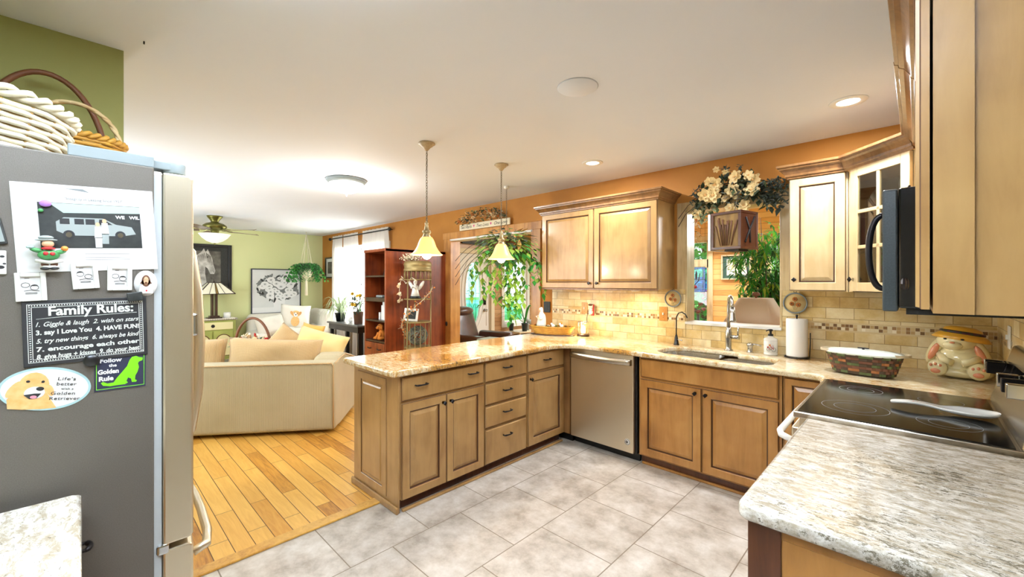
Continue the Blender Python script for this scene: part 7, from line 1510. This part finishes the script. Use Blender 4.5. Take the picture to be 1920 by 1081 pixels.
# ================================================================== SWAG AND LANTERN OVER THE PASS-THROUGH
def magnolia(mb, p, r, tilt):
    a_ = tilt.normalized(); e1 = a_.orthogonal().normalized(); e2 = a_.cross(e1); p = Vector(p)
    for ringn, (n, rad, up) in enumerate(((6, 1.0, .10), (5, .6, .30))):
        for k in range(n):
            q = 2*pi*(k+.5*ringn)/n; d = e1*cos(q)+e2*sin(q); s = d.cross(a_); c0 = p+a_*r*up*.3; tip = p+d*r*rad+a_*r*(up*1.5); mid = (c0+tip)/2+a_*r*.0; w_ = r*.42*rad**.5
            vs = [mb.bm.verts.new(v) for v in (c0, mid+s*w_+a_*r*.12, tip+s*w_*.4, tip+a_*r*.12, tip-s*w_*.4, mid-s*w_+a_*r*.12, mid-a_*r*.05)]
            for t3 in ((0, 1, 6), (1, 2, 6), (2, 3, 6), (3, 4, 6), (4, 5, 6), (5, 0, 6)): f = mb.bm.faces.new([vs[i] for i in t3]); f.smooth = True; f.material_index = 0
    for k in range(10): mb.sph(p+a_*r*.3+(e1*rng(-1, 1)+e2*rng(-1, 1))*r*.12, r*.07, 1, 6, 4)
cloth('magnolia', (240, 208, 130), (250, 236, 196), trans=.15); cloth('eucalyptus', (52, 66, 62), (84, 98, 88)); cloth('leaf_olive', (92, 104, 66), (66, 82, 52), trans=.1)
t = thing('magnolia_swag', 'swag of cream magnolias and dark greenery over the pass-through', 'flowers', (-1.08, 3.70, 2.20)); random.seed(91); mb = MB(); bl = MB()
def SW(u, v, y=3.66): p = PX(u, v, 'Y', y); return p-Vector((-1.08, 3.70, 2.20))
for u, v, r in ((1379, 332, .058), (1413, 338, .060), (1410, 356, .062), (1375, 358, .066), (1340, 346, .062), (1322, 366, .060), (1338, 366, .066), (1395, 385, .050), (1369, 390, .045), (1398, 398, .04), (1308, 402, .045), (1329, 340, .04), (1403, 328, .04), (1361, 322, .03), (1343, 318, .028), (1360, 372, .04)):
    magnolia(bl, SW(u, v, rng(3.60, 3.66)), r, Vector((rng(-.5, .3), -1, rng(-.3, .5))))
obj('magnolia_blossoms', bl, ['magnolia', 'gold_fur'], t, recalc=False)
for i in range(330):
    q = rng(0, 1); u = 1310+150*q+rng(-8, 8); base = 352+26*(2*q-1)**2; v = base+rng(-26, 26)*(1-abs(2*q-1)*.5); p = SW(u, v, rng(3.64, 3.75)); mb.leaf(p, (rng(-1, 1), rng(-1, .3), rng(-.8, 1)), rng(.06, .11), rng(.03, .05), random.choice((0, 1, 2, 2)), .2)
def sprig(u0, v0, u1, v1, n, m=1, sz=.03):
    a, b = SW(u0, v0, 3.70), SW(u1, v1, 3.60); pts = [a.lerp(b, k/n)+Vector((0, 0, .02*sin(pi*k/n))) for k in range(n+1)]; mb.tube([tuple(p) for p in pts], .002, 4, 2)
    for p in pts[1:]:
        for j in range(4): mb.leaf(p, (rng(-1, 1), rng(-1, 1), rng(-1, 1)), sz*rng(.8, 1.4), sz*.6, m, .1)
for a4 in ((1430, 350, 1478, 352, 12), (1430, 360, 1474, 378, 12), (1430, 345, 1472, 336, 10), (1425, 365, 1455, 388, 10), (1430, 352, 1482, 362, 12), (1425, 360, 1440, 392, 8), (1320, 360, 1296, 382, 9), (1325, 370, 1300, 402, 9), (1318, 350, 1298, 366, 7), (1385, 330, 1388, 310, 6), (1368, 326, 1356, 316, 5), (1440, 345, 1468, 345, 10), (1436, 368, 1466, 372, 10)): sprig(*a4)
for i in range(60): p = SW(rng(1302, 1345), rng(380, 412), rng(3.6, 3.7)); mb.leaf(p, (rng(-1, 1), rng(-1, 0), rng(-1, .5)), .06, .035, random.choice((0, 3, 3)), .2)
obj('greenery', mb, ['leaf_olive', 'eucalyptus', 'leaf_dark', 'sage'], t, recalc=False)
mb = MB(); mb.tube([tuple(SW(1345, 352, 3.74)), tuple(SW(1290, 385, 3.76)), tuple(SW(1272, 410, 3.77))], .003, 5); mb.tube([tuple(SW(1335, 360, 3.74)), tuple(SW(1285, 402, 3.77)), tuple(SW(1272, 425, 3.78))], .003, 5); obj('branches', mb, 'dark_oak', t)
t = thing('wooden_lantern', 'dark wooden box lantern with a grass panel hanging under the swag', 'lantern', (-1.03, 3.56, 1.735), -14); h = .12
mat('grass_panel', (150, 116, 54), .6, noise=(9, (96, 70, 30), .2, (3, 3, .6))); wood('lantern_wood', (96, 52, 30), (74, 38, 22), (50, 26, 16))
mb = MB(); mb.box(-h, h, -h, h, 0, .02); mb.box(-h, h, -h, h, .27, .29)
for x in (-h, h-.022):
    for y in (-h, h-.022): mb.box(x, x+.022, y, y+.022, .02, .27)
obj('frame', mb, 'lantern_wood', t, bevel=.002); mb = MB(); mb.box(-h+.01, h-.01, -h+.008, h-.008, .015, .275); obj('panels', mb, 'grass_panel', t)
mb = MB(); random.seed(95)
for i in range(14): x = rng(-h+.03, h-.03); mb.tube([(x*.5, -h+.006, .03), (x*.8, -h+.005, .14), (x, -h+.006, rng(.18, .25))], [.002, .003, .007], 5)
obj('grass_motif', mb, 'brown', t); obj('dark_side', MB().box(h-.009, h-.004, -h+.022, h-.022, .02, .27), 'lantern_wood', t)
mb = MB(); mb.tube([(h, -.05, .24), (h+.002, -.0, .15), (h, .01, .05)], .007, 6); mb.tube([(h, .07, .25), (h+.002, .0, .15), (h, -.06, .05)], .007, 6); obj('branch_motif', mb, 'ink', t)
mb = MB(); mb.box(-h-.024, -h-.004, -h, h, -.004, .285); obj('pale_side', mb, 'white_plastic', t); mb = MB(); mb.box(-.03, .08, -.08, .05, -.014, 0); obj('bottom_plate', mb, 'ink', t); mb = MB(); mb.tube([(0, 0, .29), (0, .05, .42), (0, .12, .5)], .003, 5); obj('hanging_wire', mb, 'bronze', t)
